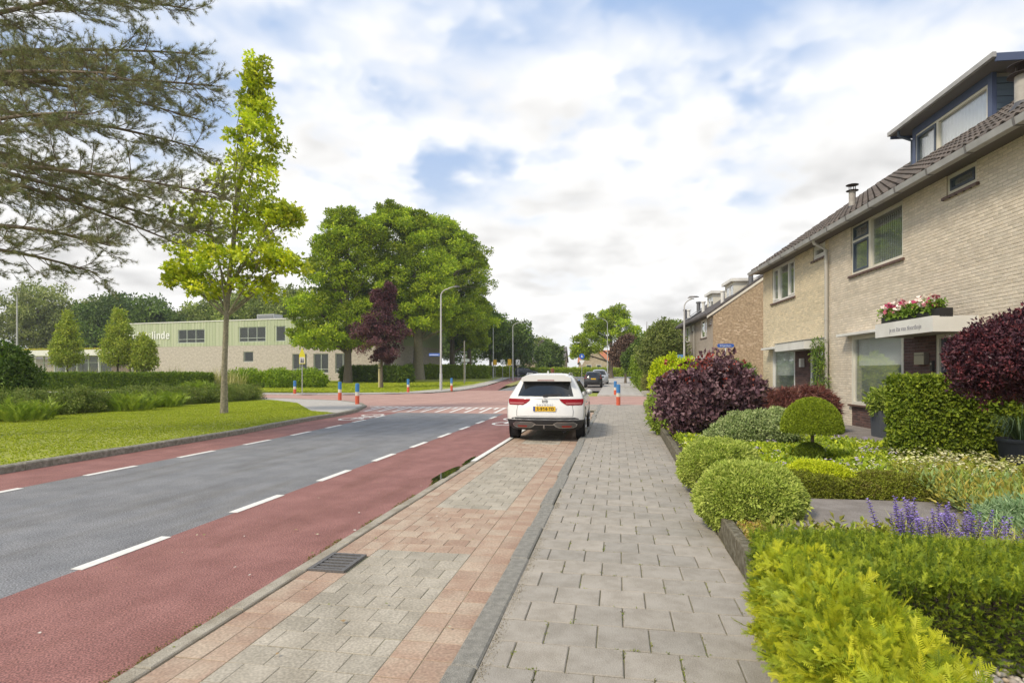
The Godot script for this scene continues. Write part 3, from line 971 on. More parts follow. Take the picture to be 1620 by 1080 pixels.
	var fo := part(self, "far_sidewalk", far.mesh(), mats["pale paving"])
	fo.set_meta("kind", "structure")
func kerb_run(parent: Node3D, path: Array, wide: float, low: float, high: float, step: float, m: Material, called := "kerb_stone") -> void:
	var c := Curve3D.new()
	for p in path: c.add_point(p)
	var l := c.get_baked_length()
	var n := int(l / step)
	for i in n:
		var a := c.sample_baked(l * i / n); var b := c.sample_baked(l * (i + 1) / n)
		var d := b - a
		var s := Shape.new()
		s.tile(Vector3(-wide, low, -d.length() * 0.5 + 0.004), Vector3(0, high, d.length() * 0.5 - 0.004), 0.02)
		part(parent, called, s.mesh(), m, Transform3D(Basis(Vector3.UP, atan2(-d.x, -d.z)), (a + b) * 0.5 + Vector3(0, rnd(-0.006, 0.006), 0)))
func left_side() -> void:
	var k := setting("verge_kerb")
	var path := []
	for z in [8.0, 2.0, -4.0, -8.0, -12.0, -14.0, -16.0, -18.0, -20.0, -22.0, -23.5, -25.0]: path.append(Vector3(kerb_left(z), 0, z))
	for p in [Vector2(-12.4, -27.3), Vector2(-14.6, -29.6), Vector2(-18.6, -31.2), Vector2(-26, -32), Vector2(-40, -32.2)]: path.append(Vector3(p.x, 0, p.y))
	kerb_run(k, path, 0.2, -0.3, 0.055, 1.0, mats["old kerb"])
	var corner := Shape.new()
	corner.sheet(PackedVector2Array([Vector2(-10.2, -20.4), Vector2(-10.6, -22.4), Vector2(-11.3, -25.0), Vector2(-12.6, -27.15), Vector2(-14.75, -29.4), Vector2(-18.7, -31.0), Vector2(-26, -31.8), Vector2(-26, -30.2), Vector2(-18.6, -29.4), Vector2(-15.6, -26.8), Vector2(-13.4, -23.6), Vector2(-11.8, -21.3)]), 0.045)
	var co := part(self, "corner_paving", corner.mesh(), mats["pale paving"])
	co.set_meta("kind", "structure")
	var l := setting("lawn")
	var s := Shape.new()
	var edge := PackedVector2Array()
	for z in [10.0, 0.0, -8.0, -12.0, -14.0, -16.0, -18.0, -20.4]: edge.append(Vector2(kerb_left(z) - 0.2, z))
	edge.append_array(PackedVector2Array([Vector2(-11.8, -21.3), Vector2(-13.4, -23.6), Vector2(-15.6, -26.8), Vector2(-18.6, -29.4), Vector2(-26, -30.2), Vector2(-26, 10)]))
	s.sheet(edge, 0.03)
	part(l, "turf", s.mesh(), mats["lawn soil"])
	var tufts := Scatter.new()
	var blades := [Color(0.33, 0.35, 0.035), Color(0.29, 0.325, 0.03), Color(0.38, 0.385, 0.055), Color(0.25, 0.285, 0.028)]
	for i in 85000:
		var z := 2.0 - 33.0 * sqrt(rng.randf())
		var x := rnd(-19.5, -9.7)
		if x > kerb_left(z) - 0.19: continue
		if z < -20.0 and not Geometry2D.is_point_in_polygon(Vector2(x, z), edge): continue
		var w := bump.get_noise_2d(x * 0.5, z * 0.5) * 0.5 + 0.5
		tufts.add(Vector3(x, 0.03, z), facing(Vector3(rnd(-0.3, 0.3), 1, rnd(-0.3, 0.3)), rnd(0.7, 1.2) * (0.85 + 0.4 * w)), blend(blades))
	scatter(l, "grass", grass_tuft(601, 9, 0.036, 0.007, 0.7), leafy("grass", 0.6, Color(0.5, 0.6, 0.15)), tufts)
	# the lawn under the big trees, rising gently
	var f := Shape.new()
	var cols := [-90.0, -60.0, -40.0, -30.0, -24.0, -20.0, -17.0]
	var fz := [-41.0, -44.0, -48.0, -54.0, -62.0, -72.0, -84.0, -92.0]
	for i in fz.size() - 1:
		for j in cols.size():
			var x0: float = cols[j]
			var xa0: float = cols[j + 1] if j + 1 < cols.size() else -15.2 + (1.0 if fz[i] < -47 else (fz[i] + 44.0) * -0.2) - maxf(0, -fz[i] - 54.0) * 0.06
			var xa1: float = cols[j + 1] if j + 1 < cols.size() else -15.2 + (1.0 if fz[i + 1] < -47 else (fz[i + 1] + 44.0) * -0.2) - maxf(0, -fz[i + 1] - 54.0) * 0.06
			f.quad(Vector3(x0, rise(fz[i]) + 0.05, fz[i]), Vector3(xa0, rise(fz[i]) + 0.05, fz[i]), Vector3(xa1, rise(fz[i + 1]) + 0.05, fz[i + 1]), Vector3(x0, rise(fz[i + 1]) + 0.05, fz[i + 1]))
	part(l, "turf", f.mesh(), mats["lawn soil"])
	var ft := Scatter.new()
	for i in 26000:
		var z := rnd(-66, -41)
		var x := rnd(-42, -15.5)
		ft.add(Vector3(x, rise(z) + 0.05, z), facing(Vector3(rnd(-0.3, 0.3), 1, rnd(-0.3, 0.3)), rnd(1.4, 2.4)), blend(blades))
	scatter(l, "grass", grass_tuft(602, 9, 0.055, 0.012, 0.7), leafy("grass", 0.6, Color(0.5, 0.6, 0.15)), ft)
	var w := Shape.new()                             # pavement round the far corner
	var inner := [Vector2(-80, -39), Vector2(-30, -38.8), Vector2(-21.6, -39), Vector2(-19, -39.8), Vector2(-17.0, -41.4), Vector2(-15.6, -43.8), Vector2(-14.2, -48), Vector2(-14.4, -58), Vector2(-15.6, -72), Vector2(-17.6, -90)]
	var outer := [Vector2(-80, -37), Vector2(-30, -36.8), Vector2(-21, -37), Vector2(-18, -37.9), Vector2(-15.4, -39.8), Vector2(-13.6, -42), Vector2(-12.4, -47), Vector2(-12.8, -58), Vector2(-14.2, -72), Vector2(-16.3, -90)]
	for i in inner.size() - 1:
		var p := [inner[i], outer[i], outer[i + 1], inner[i + 1]]
		var v := p.map(func(q): return Vector3(q.x, rise(q.y) + 0.07, q.y))
		w.quad(v[1], v[2], v[3], v[0])
	var wo := part(self, "corner_sidewalk", w.mesh(), mats["pale paving"])
	wo.set_meta("kind", "structure")
	var k2 := setting("far_kerb")
	var p2 := []
	for q in outer: p2.append(Vector3(q.x, rise(q.y), q.y))
	kerb_run(k2, p2.slice(1, 8), 0.16, -0.2, 0.085, 1.4, mats["concrete"])
	# service road and parking court in front of the school
	var court := Shape.new()
	court.sheet(PackedVector2Array([Vector2(-24.5, -30.2), Vector2(-24.5, 20), Vector2(-34, 20), Vector2(-34, -30.2)]), 0.0)
	var yo := part(self, "service_road", court.mesh(), mats["asphalt"])
	yo.set_meta("kind", "structure")
	var yard := Shape.new()
	yard.sheet(PackedVector2Array([Vector2(-34, -47), Vector2(-110, -47), Vector2(-110, -58), Vector2(-34, -55)]), 0.02, 1.0)
	var y2 := part(self, "school_yard", yard.mesh(), mats["pale paving"])
	y2.set_meta("kind", "structure")

# ---- the near houses. In a house's own axes x points into the house, its facade lies in x = 0 and z runs along the street; t is the distance along the facade from the camera.
func along(l: float, h: float, t: float) -> Vector3:
	return Basis(Vector3.UP, FACADE_TURN) * Vector3(l, h, -t)
func brick_wall(parent: Node3D, tm: float, t0: float, t1: float, h0: float, h1: float, holes: Array, front: float, tones: Array, most: int, called := "brick", mortar: Material = null) -> void:
	# mortar slab round the openings
	var ts := [t0, t1]; var hs := [h0, h1]
	for q in holes:
		for v in [q[0], q[1]]: if v > t0 and v < t1 and not ts.has(v): ts.append(v)
		for v in [q[2], q[3]]: if v > h0 and v < h1 and not hs.has(v): hs.append(v)
	ts.sort(); hs.sort()
	var s := Shape.new()
	for i in ts.size() - 1:
		for j in hs.size() - 1:
			var ct: float = (ts[i] + ts[i + 1]) * 0.5; var ch: float = (hs[j] + hs[j + 1]) * 0.5
			var open := false
			for q in holes: if ct > q[0] and ct < q[1] and ch > q[2] and ch < q[3]: open = true
			if not open: s.box(Vector3(front, hs[j], tm - ts[i + 1]), Vector3(front + 0.24, hs[j + 1], tm - ts[i]))
	part(parent, "wall" if called == "brick" else "wall_panel", s.mesh(), mortar if mortar else mats["mortar"])
	var items := []
	var turn := Basis(Vector3(0, 0, 1), Vector3(-1, 0, 0), Vector3(0, -1, 0))
	var h := h0
	var row := 0
	while h + 0.052 <= h1 + 0.01:
		var x := t0 - (0.11 if row % 2 else 0.0)
		while x < t1:
			var segs := [[maxf(x, t0), minf(x + 0.212, t1)]]
			for q in holes:
				if h + 0.05 > q[2] and h < q[3]:
					var next := []
					for g in segs:
						if g[1] <= q[0] or g[0] >= q[1]: next.append(g)
						else:
							if g[0] < q[0]: next.append([g[0], q[0]])
							if g[1] > q[1]: next.append([q[1], g[1]])
					segs = next
			for g in segs:
				var l: float = g[1] - g[0]
				if l < 0.03: continue
				var c := Vector3(front + 0.0205 + rnd(-0.0015, 0.0015), h + 0.026, tm - (g[0] + g[1]) * 0.5)
				var w := parent.transform * c
				var d := w.distance_to(Vector3(0, 1.55, 0)) + (0.0 if g[0] > 10.25 and l > 0.2 else 60.0)
				items.append([Vector3(l - (0.0 if l < 0.2 else 0.002), 0.05, 0.052), Transform3D(turn * Basis.from_euler(Vector3(rnd(-0.008, 0.008), 0, rnd(-0.008, 0.008))), c), rng.randi() % tones.size(), d, 0.004])
			x += 0.222
		h += 0.0625
		row += 1
	lay(parent, called, items, tones, most)
func frame(s: Shape, z0: float, z1: float, y0: float, y1: float, w: float, x0: float, x1: float) -> void:
	s.box(Vector3(x0, y0, z0), Vector3(x1, y1, z0 + w)); s.box(Vector3(x0, y0, z1 - w), Vector3(x1, y1, z1))
	s.box(Vector3(x0, y0, z0 + w), Vector3(x1, y0 + w, z1 - w)); s.box(Vector3(x0, y1 - w, z0 + w), Vector3(x1, y1, z1 - w))
func pane(parent: Node3D, z0: float, z1: float, y0: float, y1: float, x: float) -> void:
	var g := Shape.new()
	g.quad(Vector3(x, y0, z0), Vector3(x, y0, z1), Vector3(x, y1, z1), Vector3(x, y1, z0))
	for k: float in [0.004, 0.016, 0.02]:                # both faces of both sheets of the double glazing
		g.quad(Vector3(x + k, y0, z0), Vector3(x + k, y0, z1), Vector3(x + k, y1, z1), Vector3(x + k, y1, z0))
	part(parent, "pane", g.mesh(), mats["window glass"])
# lights: [t0, t1, h0, h1, sash material or null]
func house_window(house: Node3D, tm: float, t0: float, t1: float, h0: float, h1: float, fm: Material, lights: Array, sill := true, inset := 0.045) -> MeshInstance3D:
	var s := Shape.new()
	frame(s, tm - t1, tm - t0, h0, h1, 0.08, inset - 0.02, inset + 0.06)
	for i in lights.size() - 1:                      # mullions between neighbouring lights
		var a: Array = lights[i]; var b: Array = lights[i + 1]
		if a[1] < b[0]: s.box(Vector3(inset - 0.02, h0 + 0.08, tm - b[0]), Vector3(inset + 0.06, h1 - 0.08, tm - a[1]))
		elif b[1] < a[0]: s.box(Vector3(inset - 0.02, h0 + 0.08, tm - a[0]), Vector3(inset + 0.06, h1 - 0.08, tm - b[1]))
		else: s.box(Vector3(inset - 0.02, minf(a[3], b[3]), tm - a[1]), Vector3(inset + 0.06, maxf(a[2], b[2]), tm - a[0]))
	var o := part(house, "window", s.mesh(), fm)
	for l in lights:
		if l[4]:
			var q := Shape.new()
			frame(q, tm - l[1] + 0.002, tm - l[0] - 0.002, l[2] + 0.002, l[3] - 0.002, 0.05, inset - 0.035, inset + 0.03)
			part(o, "sash", q.mesh(), l[4])
			pane(o, tm - l[1] + 0.05, tm - l[0] - 0.05, l[2] + 0.05, l[3] - 0.05, inset)
		else: pane(o, tm - l[1], tm - l[0], l[2], l[3], inset + 0.02)
	if sill:
		var n := int(round((t1 - t0 + 0.16) / 0.2))
		for i in n:
			var q := Shape.new()
			var w := (t1 - t0 + 0.16) / n
			q.tile(Vector3(-0.055, h0 - 0.06, tm - t1 - 0.08 + i * w + 0.003), Vector3(inset + 0.02, h0 - 0.002, tm - t1 - 0.08 + (i + 1) * w - 0.003), 0.008)
			part(o, "sill_tile", q.mesh(), mats["sill tile"])
	return o
func roof_tile() -> ArrayMesh:                       # one pantile, 0.3 wide (z) and 0.41 long (x, uphill)
	var s := Shape.new()
	var prof := [Vector2(0.0, 0.012), Vector2(0.05, 0.0), Vector2(0.13, 0.0), Vector2(0.18, 0.016), Vector2(0.22, 0.042), Vector2(0.26, 0.05), Vector2(0.295, 0.034), Vector2(0.306, 0.014)]
	var a := PackedVector3Array(); var b := PackedVector3Array(); var c := PackedVector3Array()
	for p in prof:
		a.append(Vector3(0, p.y + 0.028, p.x)); b.append(Vector3(0.41, p.y, p.x)); c.append(Vector3(0.004, p.y + 0.002, p.x))
	s.grid([a, b], false)
	s.grid([c, a], false, false)
	return s.mesh()
func flue(label: String, at: Vector3, k: float, tall: float) -> void:
	var o := thing("roof_flue", label, "flue", at, FACADE_TURN, "flues on the near roof")
	var s := Shape.new()
	s.lathe([Vector2(0.105, -0.5), Vector2(0.105, tall)].map(func(p): return Vector2(p.x * k, p.y)))
	part(o, "pipe", s.mesh(), world_tex("flue grey", ramp_tex(noise(0.02, 4, 31), [[0.0, Color(0.30, 0.27, 0.24)], [1.0, Color(0.52, 0.49, 0.45)]], 256), 1.2, 0.6))
	var f := Shape.new()
	f.lathe([Vector2(0.2, -0.42), Vector2(0.17, 0.02), Vector2(0.115, 0.12), Vector2(0.108, 0.16)].map(func(p): return Vector2(p.x * k, p.y)))
	part(o, "flashing", f.mesh(), plain("lead", Color(0.10, 0.10, 0.11), 0.6, 0.3))
	var dark := plain("flue cap", Color(0.07, 0.055, 0.05), 0.55, 0.3)
	for e in [[tall - 0.03, 0.19], [tall + 0.13, 0.195]]:
		var c := Shape.new()
		c.lathe([Vector2(e[1] * 0.55, e[0] - 0.012), Vector2(e[1], e[0]), Vector2(e[1] * 0.98, e[0] + 0.012), Vector2(e[1] * 0.3, e[0] + 0.045)].map(func(p): return Vector2(p.x * k, p.y)))
		part(o, "cap", c.mesh(), dark)
	for i in 4:
		var p := Shape.new()
		var d := Vector3(cos(i * PI / 2), 0, sin(i * PI / 2)) * 0.1 * k
		p.tube([d + Vector3(0, tall, 0), d + Vector3(0, tall + 0.13, 0)], [0.011, 0.011], 5)
		part(o, "cap_rod", p.mesh(), dark)
func near_houses() -> void:
	world_tex("mortar", ground_tex(256, 0.03, 0.4, Color(0.46, 0.405, 0.33), Color(0.55, 0.49, 0.405), 0.3, 131), 0.8, 0.95)
	world_tex("sill tile", ramp_tex(noise(0.03, 3, 33), [[0.0, Color(0.09, 0.05, 0.04)], [1.0, Color(0.16, 0.09, 0.07)]], 256), 0.7, 0.5)
	world_tex("roof tile", ground_tex(512, 0.012, 0.3, Color(0.075, 0.063, 0.056), Color(0.145, 0.122, 0.105), 0.4, 141), 2.6, 0.85)
	world_tex("roof tile b", ground_tex(512, 0.012, 0.3, Color(0.095, 0.076, 0.066), Color(0.17, 0.14, 0.118), 0.4, 151), 2.2, 0.85)
	world_tex("cream paint", ramp_tex(noise(0.012, 4, 35), [[0.0, Color(0.60, 0.565, 0.47)], [1.0, Color(0.72, 0.69, 0.60)]], 256), 2.5, 0.5)
	world_tex("white paint", ramp_tex(noise(0.012, 4, 36), [[0.0, Color(0.66, 0.645, 0.61)], [1.0, Color(0.78, 0.77, 0.74)]], 256), 2.0, 0.45)
	world_tex("gutter zinc", ramp_tex(noise(0.015, 4, 38), [[0.0, Color(0.30, 0.295, 0.29)], [1.0, Color(0.42, 0.415, 0.41)]], 256), 1.5, 0.5)
	var navy := plain("navy paint", Color(0.038, 0.05, 0.085), 0.42)
	var slate := plain("blue grey paint", Color(0.055, 0.075, 0.11), 0.42)
	glass("window glass", Color(0.75, 0.85, 0.83), 0.05)
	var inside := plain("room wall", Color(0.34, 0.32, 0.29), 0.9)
	var blind := plain("roller blind", Color(0.72, 0.74, 0.72), 0.85)
	blind.backlight_enabled = true; blind.backlight = Color(0.5, 0.5, 0.5)
	var beige := paver_tones("beige brick", Color(0.77, 0.68, 0.56), 0.07, 6, 161, 1.9, 0.4, 0.3)
	var yellow := paver_tones("yellow brick", Color(0.79, 0.68, 0.48), 0.08, 5, 171, 1.9, 0.4, 0.3)
	var brown := paver_tones("brown brick", Color(0.135, 0.075, 0.068), 0.24, 4, 181, 0.7, 0.4, 0.4)
	var dark_mortar := plain("dark mortar", Color(0.12, 0.10, 0.09), 0.95)
	# house: [t0, t1, windows...]
	var tm := 13.6
	var a := thing("row_house", "nearer beige brick house with dark blue dormer and flower box over the door", "house", along(6.95, 0, tm), FACADE_TURN, "terraced houses on the right")
	var holes := [[13.52, 15.94, 4.02, 5.30], [11.16, 12.01, 4.88, 5.27], [11.36, 15.9, 0.2, 2.46]]
	brick_wall(a, tm, 6.2, 17.28, 0.05, 5.32, holes, 0.0, beige, 300)
	brick_wall(a, tm, 13.5, 15.9, 0.1, 0.70, [], 0.01, brown, 120, "plinth_brick", dark_mortar)
	brick_wall(a, tm, 12.38, 13.5, 0.1, 2.30, [], 0.012, brown, 300, "dark_brick", dark_mortar)
	house_window(a, tm, 13.52, 15.94, 4.02, 5.30, mats["cream paint"], [[13.60, 14.98, 4.10, 5.22, null], [15.08, 15.86, 4.10, 4.84, slate], [15.08, 15.86, 4.90, 5.22, slate]])
	house_window(a, tm, 11.16, 12.01, 4.88, 5.27, mats["cream paint"], [[11.24, 11.93, 4.96, 5.19, slate]])
	var gw := house_window(a, tm, 13.5, 15.9, 0.74, 2.46, mats["cream paint"], [[13.58, 15.82, 0.82, 2.38, null]], false, 0.02)
	var q := Shape.new()
	q.box(Vector3(-0.07, 0.70, tm - 15.98), Vector3(0.10, 0.738, tm - 13.5))
	part(gw, "sill", q.mesh(), mats["sill tile"])
	q = Shape.new()
	q.box(Vector3(0.13, 1.72, tm - 15.8), Vector3(0.134, 2.40, tm - 13.6))
	part(gw, "blind", q.mesh(), blind)
	q = Shape.new()                                   # vertical slats hang behind the upper window
	for i in 15:
		var z := tm - 13.62 - i * 0.092
		q.quad(Vector3(0.22, 4.1, z), Vector3(0.27, 4.1, z - 0.06), Vector3(0.27, 5.2, z - 0.06), Vector3(0.22, 5.2, z))
	stuff(part(a, "curtain", q.mesh(), plain("curtain", Color(0.72, 0.72, 0.68), 0.9)))
	var d := Shape.new()
	frame(d, tm - 12.38, tm - 11.36, 0.2, 2.3, 0.085, 0.03, 0.12)
	var df := part(a, "door_frame", d.mesh(), mats["cream paint"])
	d = Shape.new()
	d.box(Vector3(0.07, 0.285, tm - 12.295), Vector3(0.11, 2.215, tm - 11.445))
	var dp := part(a, "door", d.mesh(), navy)
	d = Shape.new()
	d.tube([Vector3(0.02, 1.25, tm - 12.2), Vector3(0.02, 1.05, tm - 12.2)], [0.012, 0.012], 6)
	d.boxc(Vector3(0.045, 1.15, tm - 12.2), Vector3(0.05, 0.2, 0.05))
	part(dp, "handle", d.mesh(), plain("steel", Color(0.5, 0.5, 0.5), 0.3, 1.0))
	d = Shape.new()
	d.box(Vector3(0.0, 2.30, tm - 12.38), Vector3(0.2, 2.46, tm - 11.36))
	part(a, "lintel", d.mesh(), mats["cream paint"])
	# canopy over the door, and the thin ledge that runs on over the window
	var c := Shape.new()
	c.box(Vector3(-0.75, 2.27, tm - 13.12), Vector3(-0.73, 2.55, tm - 11.1)); c.box(Vector3(-0.729, 2.27, tm - 11.12), Vector3(-0.002, 2.55, tm - 11.1)); c.box(Vector3(-0.729, 2.27, tm - 13.12), Vector3(-0.002, 2.55, tm - 13.1))
	var can := part(a, "canopy", c.mesh(), mats["white paint"])
	c = Shape.new()
	c.box(Vector3(-0.729, 2.30, tm - 13.099), Vector3(-0.002, 2.50, tm - 11.121))
	part(can, "canopy_roof", c.mesh(), plain("roofing felt", Color(0.10, 0.10, 0.10), 0.9))
	c = Shape.new()
	c.box(Vector3(-0.729, 2.283, tm - 13.099), Vector3(-0.002, 2.297, tm - 11.121))
	part(can, "canopy_soffit", c.mesh(), plain("soffit", Color(0.30, 0.27, 0.22), 0.8))
	c = Shape.new()
	c.box(Vector3(-0.28, 2.47, tm - 16.15), Vector3(-0.002, 2.53, tm - 13.122))
	part(a, "ledge", c.mesh(), mats["white paint"])
	var tx := TextMesh.new()
	var fnt := SystemFont.new()
	fnt.font_names = PackedStringArray(["Droid Serif"])
	fnt.font_italic = true
	tx.font = fnt
	tx.text = "je en Ria van Noorthoje"
	tx.font_size = 16; tx.pixel_size = 0.0062; tx.depth = 0.004
	part(can, "lettering", tx, plain("lettering", Color(0.22, 0.22, 0.26), 0.6), Transform3D(Basis(Vector3.UP, -PI / 2), Vector3(-0.752, 2.385, tm - 12.0)))
	# roof
	roof(a, tm, 6.2, 17.3, false)
	dormer(a, tm)
	gutters(a, tm, 6.2, 17.25)
	rooms(a, tm, 6.2, 17.28, inside)
	var pipe := Shape.new()
	pipe.tube([Vector3(-0.42, 5.25, tm - 17.23), Vector3(-0.42, 5.15, tm - 17.23), Vector3(-0.09, 4.95, tm - 17.23), Vector3(-0.09, 0.2, tm - 17.23)], [0.045, 0.045, 0.045, 0.045], 10)
	for y in [4.6, 3.0, 1.4]: pipe.lathe([Vector2(0.056, y), Vector2(0.056, y + 0.05)], Vector3(-0.09, 0, tm - 17.23), 12)
	part(a, "drainpipe", pipe.mesh(), plain("drainpipe grey", Color(0.46, 0.44, 0.40), 0.5))
	# letterbox, bell and small fittings
	var lb := thing("letterbox", "steel letterbox on the dark brick beside the near front door", "letterbox", along(6.87, 1.80, 12.75), FACADE_TURN)
	var s := Shape.new()
	s.boxc(Vector3(0.035, 0.03, 0), Vector3(0.1, 0.24, 0.34))
	part(lb, "box", s.mesh(), plain("letterbox steel", Color(0.42, 0.40, 0.37), 0.35, 0.8))
	s = Shape.new()
	s.boxc(Vector3(-0.02, 0.10, 0), Vector3(0.012, 0.03, 0.3))
	part(lb, "flap", s.mesh(), plain("flap", Color(0.25, 0.24, 0.23), 0.4, 0.7))
	var bell := thing("door_intercom", "small black door intercom at the edge of the dark brick", "intercom", along(6.93, 1.68, 12.43), FACADE_TURN)
	s = Shape.new()
	s.boxc(Vector3(0, 0, 0), Vector3(0.05, 0.2, 0.08))
	part(bell, "case", s.mesh(), plain("black plastic", Color(0.02, 0.02, 0.022), 0.4))
	s = Shape.new()
	s.boxc(Vector3(-0.027, 0.04, 0), Vector3(0.006, 0.04, 0.04))
	part(bell, "button", s.mesh(), plain("steel", Color(0.5, 0.5, 0.5), 0.3, 1.0))

	# the neighbour
	var tb := 20.2
	var b := thing("row_house", "farther yellow brick house with white canopy, standing beside the drainpipe", "house", along(6.95, 0, tb), FACADE_TURN, "terraced houses on the right")
	brick_wall(b, tb, 17.285, 23.13, 0.05, 5.32, [[19.87, 22.11, 4.02, 5.30], [17.53, 18.38, 4.86, 5.27], [17.68, 22.04, 0.2, 2.42]], 0.0, yellow, 0)
	brick_wall(b, tb, 19.87, 22.04, 0.1, 0.70, [], 0.01, brown, 0, "plinth_brick", dark_mortar)
	brick_wall(b, tb, 18.66, 19.87, 0.1, 2.42, [], 0.012, brown, 0, "dark_brick", dark_mortar)
	var wp: Material = mats["white paint"]
	house_window(b, tb, 19.87, 22.11, 4.02, 5.30, wp, [[19.95, 20.5, 4.10, 5.22, wp], [20.57, 21.41, 4.10, 5.22, null], [21.48, 22.03, 4.10, 5.22, wp]])
	house_window(b, tb, 17.53, 18.38, 4.86, 5.27, wp, [[17.61, 18.30, 4.94, 5.19, wp]])
	var bw := house_window(b, tb, 19.87, 22.04, 0.74, 2.42, wp, [[19.95, 21.96, 0.82, 2.34, null]], false, 0.02)
	q = Shape.new()
	q.box(Vector3(-0.07, 0.70, tb - 22.1), Vector3(0.10, 0.738, tb - 19.87))
	part(bw, "sill", q.mesh(), mats["sill tile"])
	q = Shape.new()
	q.box(Vector3(0.13, 1.45, tb - 21.95), Vector3(0.134, 2.36, tb - 19.95))
	part(bw, "blind", q.mesh(), blind)
	d = Shape.new()
	frame(d, tb - 18.66, tb - 17.68, 0.2, 2.42, 0.085, 0.03, 0.12)
	part(b, "door_frame", d.mesh(), wp)
	d = Shape.new()
	frame(d, tb - 18.575, tb - 17.765, 0.285, 2.335, 0.11, 0.07, 0.11)
	d.box(Vector3(0.07, 0.395, tb - 18.2), Vector3(0.11, 2.225, tb - 18.14))
	dp = part(b, "door", d.mesh(), navy)
	pane(dp, tb - 18.46, tb - 17.88, 0.4, 2.22, 0.09)
	c = Shape.new()
	c.plate(PackedVector2Array([Vector2(-0.6, 2.22), Vector2(0, 2.22), Vector2(0, 2.5), Vector2(-0.6, 2.46)]), tb - 19.95, tb - 17.45)
	can = part(b, "canopy", c.mesh(), wp)
	c = Shape.new()
	c.plate(PackedVector2Array([Vector2(-0.3, 2.36), Vector2(0, 2.36), Vector2(0, 2.44), Vector2(-0.3, 2.43)]), tb - 22.4, tb - 19.953)
	part(b, "ledge", c.mesh(), wp)
	c = Shape.new()
	c.plate(PackedVector2Array([Vector2(-0.62, 2.467), Vector2(0, 2.507), Vector2(0, 2.56), Vector2(-0.62, 2.48)]), tb - 19.97, tb - 17.43)
	part(can, "canopy_roof", c.mesh(), mats["gutter zinc"])
	roof(b, tb, 17.3, 23.3, true)
	gutters(b, tb, 17.26, 23.3)
	rooms(b, tb, 17.3, 23.13, inside)
	var wl := thing("wall_lamp", "small white wall lamp on the dark brick of the farther house", "lamp", along(6.93, 1.85, 19.1), FACADE_TURN)
	s = Shape.new()
	s.boxc(Vector3(-0.05, 0, 0), Vector3(0.11, 0.26, 0.14))
	part(wl, "shade", s.mesh(), wp)
	s = Shape.new()
	s.boxc(Vector3(0.012, 0, 0), Vector3(0.02, 0.12, 0.08))
	part(wl, "bracket", s.mesh(), plain("black plastic", Color(0.02, 0.02, 0.022), 0.4))
	flue("slim roof flue with dark cap above the drainpipe", along(7.75, 6.12, 17.7), 0.85, 0.62)
	flue("thick roof flue with dark cap in front of the dormer cheek", along(7.75, 6.12, 11.22), 1.25, 0.66)
	# flower box on the canopy
	var fb := thing("flower_box", "black flower box of pink and white geraniums on the white canopy", "flower box", along(6.42, 2.53, 12.1), FACADE_TURN)
	s = Shape.new()
	s.box(Vector3(-0.1, 0, -1.0), Vector3(0.1, 0.02, 1.0)); s.box(Vector3(-0.11, 0, -1.0), Vector3(-0.095, 0.16, 1.0)); s.box(Vector3(0.095, 0, -1.0), Vector3(0.11, 0.16, 1.0)); s.box(Vector3(-0.095, 0.02, -1.0), Vector3(0.095, 0.16, -0.985)); s.box(Vector3(-0.095, 0.02, 0.985), Vector3(0.095, 0.16, 1.0))
	part(fb, "box", s.mesh(), plain("black plastic", Color(0.02, 0.02, 0.022), 0.4))
	var lv := Scatter.new(); var pk := Scatter.new(); var wh := Scatter.new()
	for i in 420: lv.add(Vector3(rnd(-0.16, 0.14), rnd(0.12, 0.3), rnd(-0.98, 0.75)), any_turn(rnd(0.8, 1.2)), blend([Color(0.10, 0.17, 0.03), Color(0.17, 0.24, 0.05)]))
	for i in 75:
		var zz := -0.95 + 1.7 * rng.randf()
		var p := Vector3(rnd(-0.19, 0.06), rnd(0.2, 0.42), zz)
		if sin(zz * 9.0 + 0.6) + rnd(-0.5, 0.5) > 0.0: pk.add(p, any_turn(rnd(0.8, 1.2)), blend([Color(0.52, 0.07, 0.17), Color(0.58, 0.24, 0.28), Color(0.45, 0.03, 0.13)]))
		else: wh.add(p, any_turn(rnd(0.8, 1.2)), blend([Color(0.80, 0.76, 0.70), Color(0.78, 0.68, 0.64)]))
	scatter(fb, "leaves", clump(701, 7, 0.06, 0.055, 0.05), leafy("bedding leaf"), lv)
	scatter(fb, "pink_flowers", petals(702, 11, 0.05, 0.028), leafy("petal", 0.6, Color(0.4, 0.3, 0.3)), pk)
	scatter(fb, "white_flowers", petals(703, 11, 0.05, 0.028), leafy("petal", 0.6, Color(0.4, 0.3, 0.3)), wh)
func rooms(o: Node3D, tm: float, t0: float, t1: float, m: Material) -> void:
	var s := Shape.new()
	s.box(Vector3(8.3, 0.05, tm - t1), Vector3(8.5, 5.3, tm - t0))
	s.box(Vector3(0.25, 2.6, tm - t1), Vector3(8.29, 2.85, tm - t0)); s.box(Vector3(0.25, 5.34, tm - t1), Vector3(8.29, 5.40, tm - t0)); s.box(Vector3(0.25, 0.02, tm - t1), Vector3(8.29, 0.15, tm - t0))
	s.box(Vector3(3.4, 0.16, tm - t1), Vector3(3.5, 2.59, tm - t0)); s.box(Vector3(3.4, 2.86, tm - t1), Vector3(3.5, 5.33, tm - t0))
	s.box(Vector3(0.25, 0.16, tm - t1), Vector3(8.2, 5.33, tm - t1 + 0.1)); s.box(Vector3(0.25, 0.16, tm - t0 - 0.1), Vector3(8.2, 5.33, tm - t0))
	part(o, "interior", s.mesh(), m)
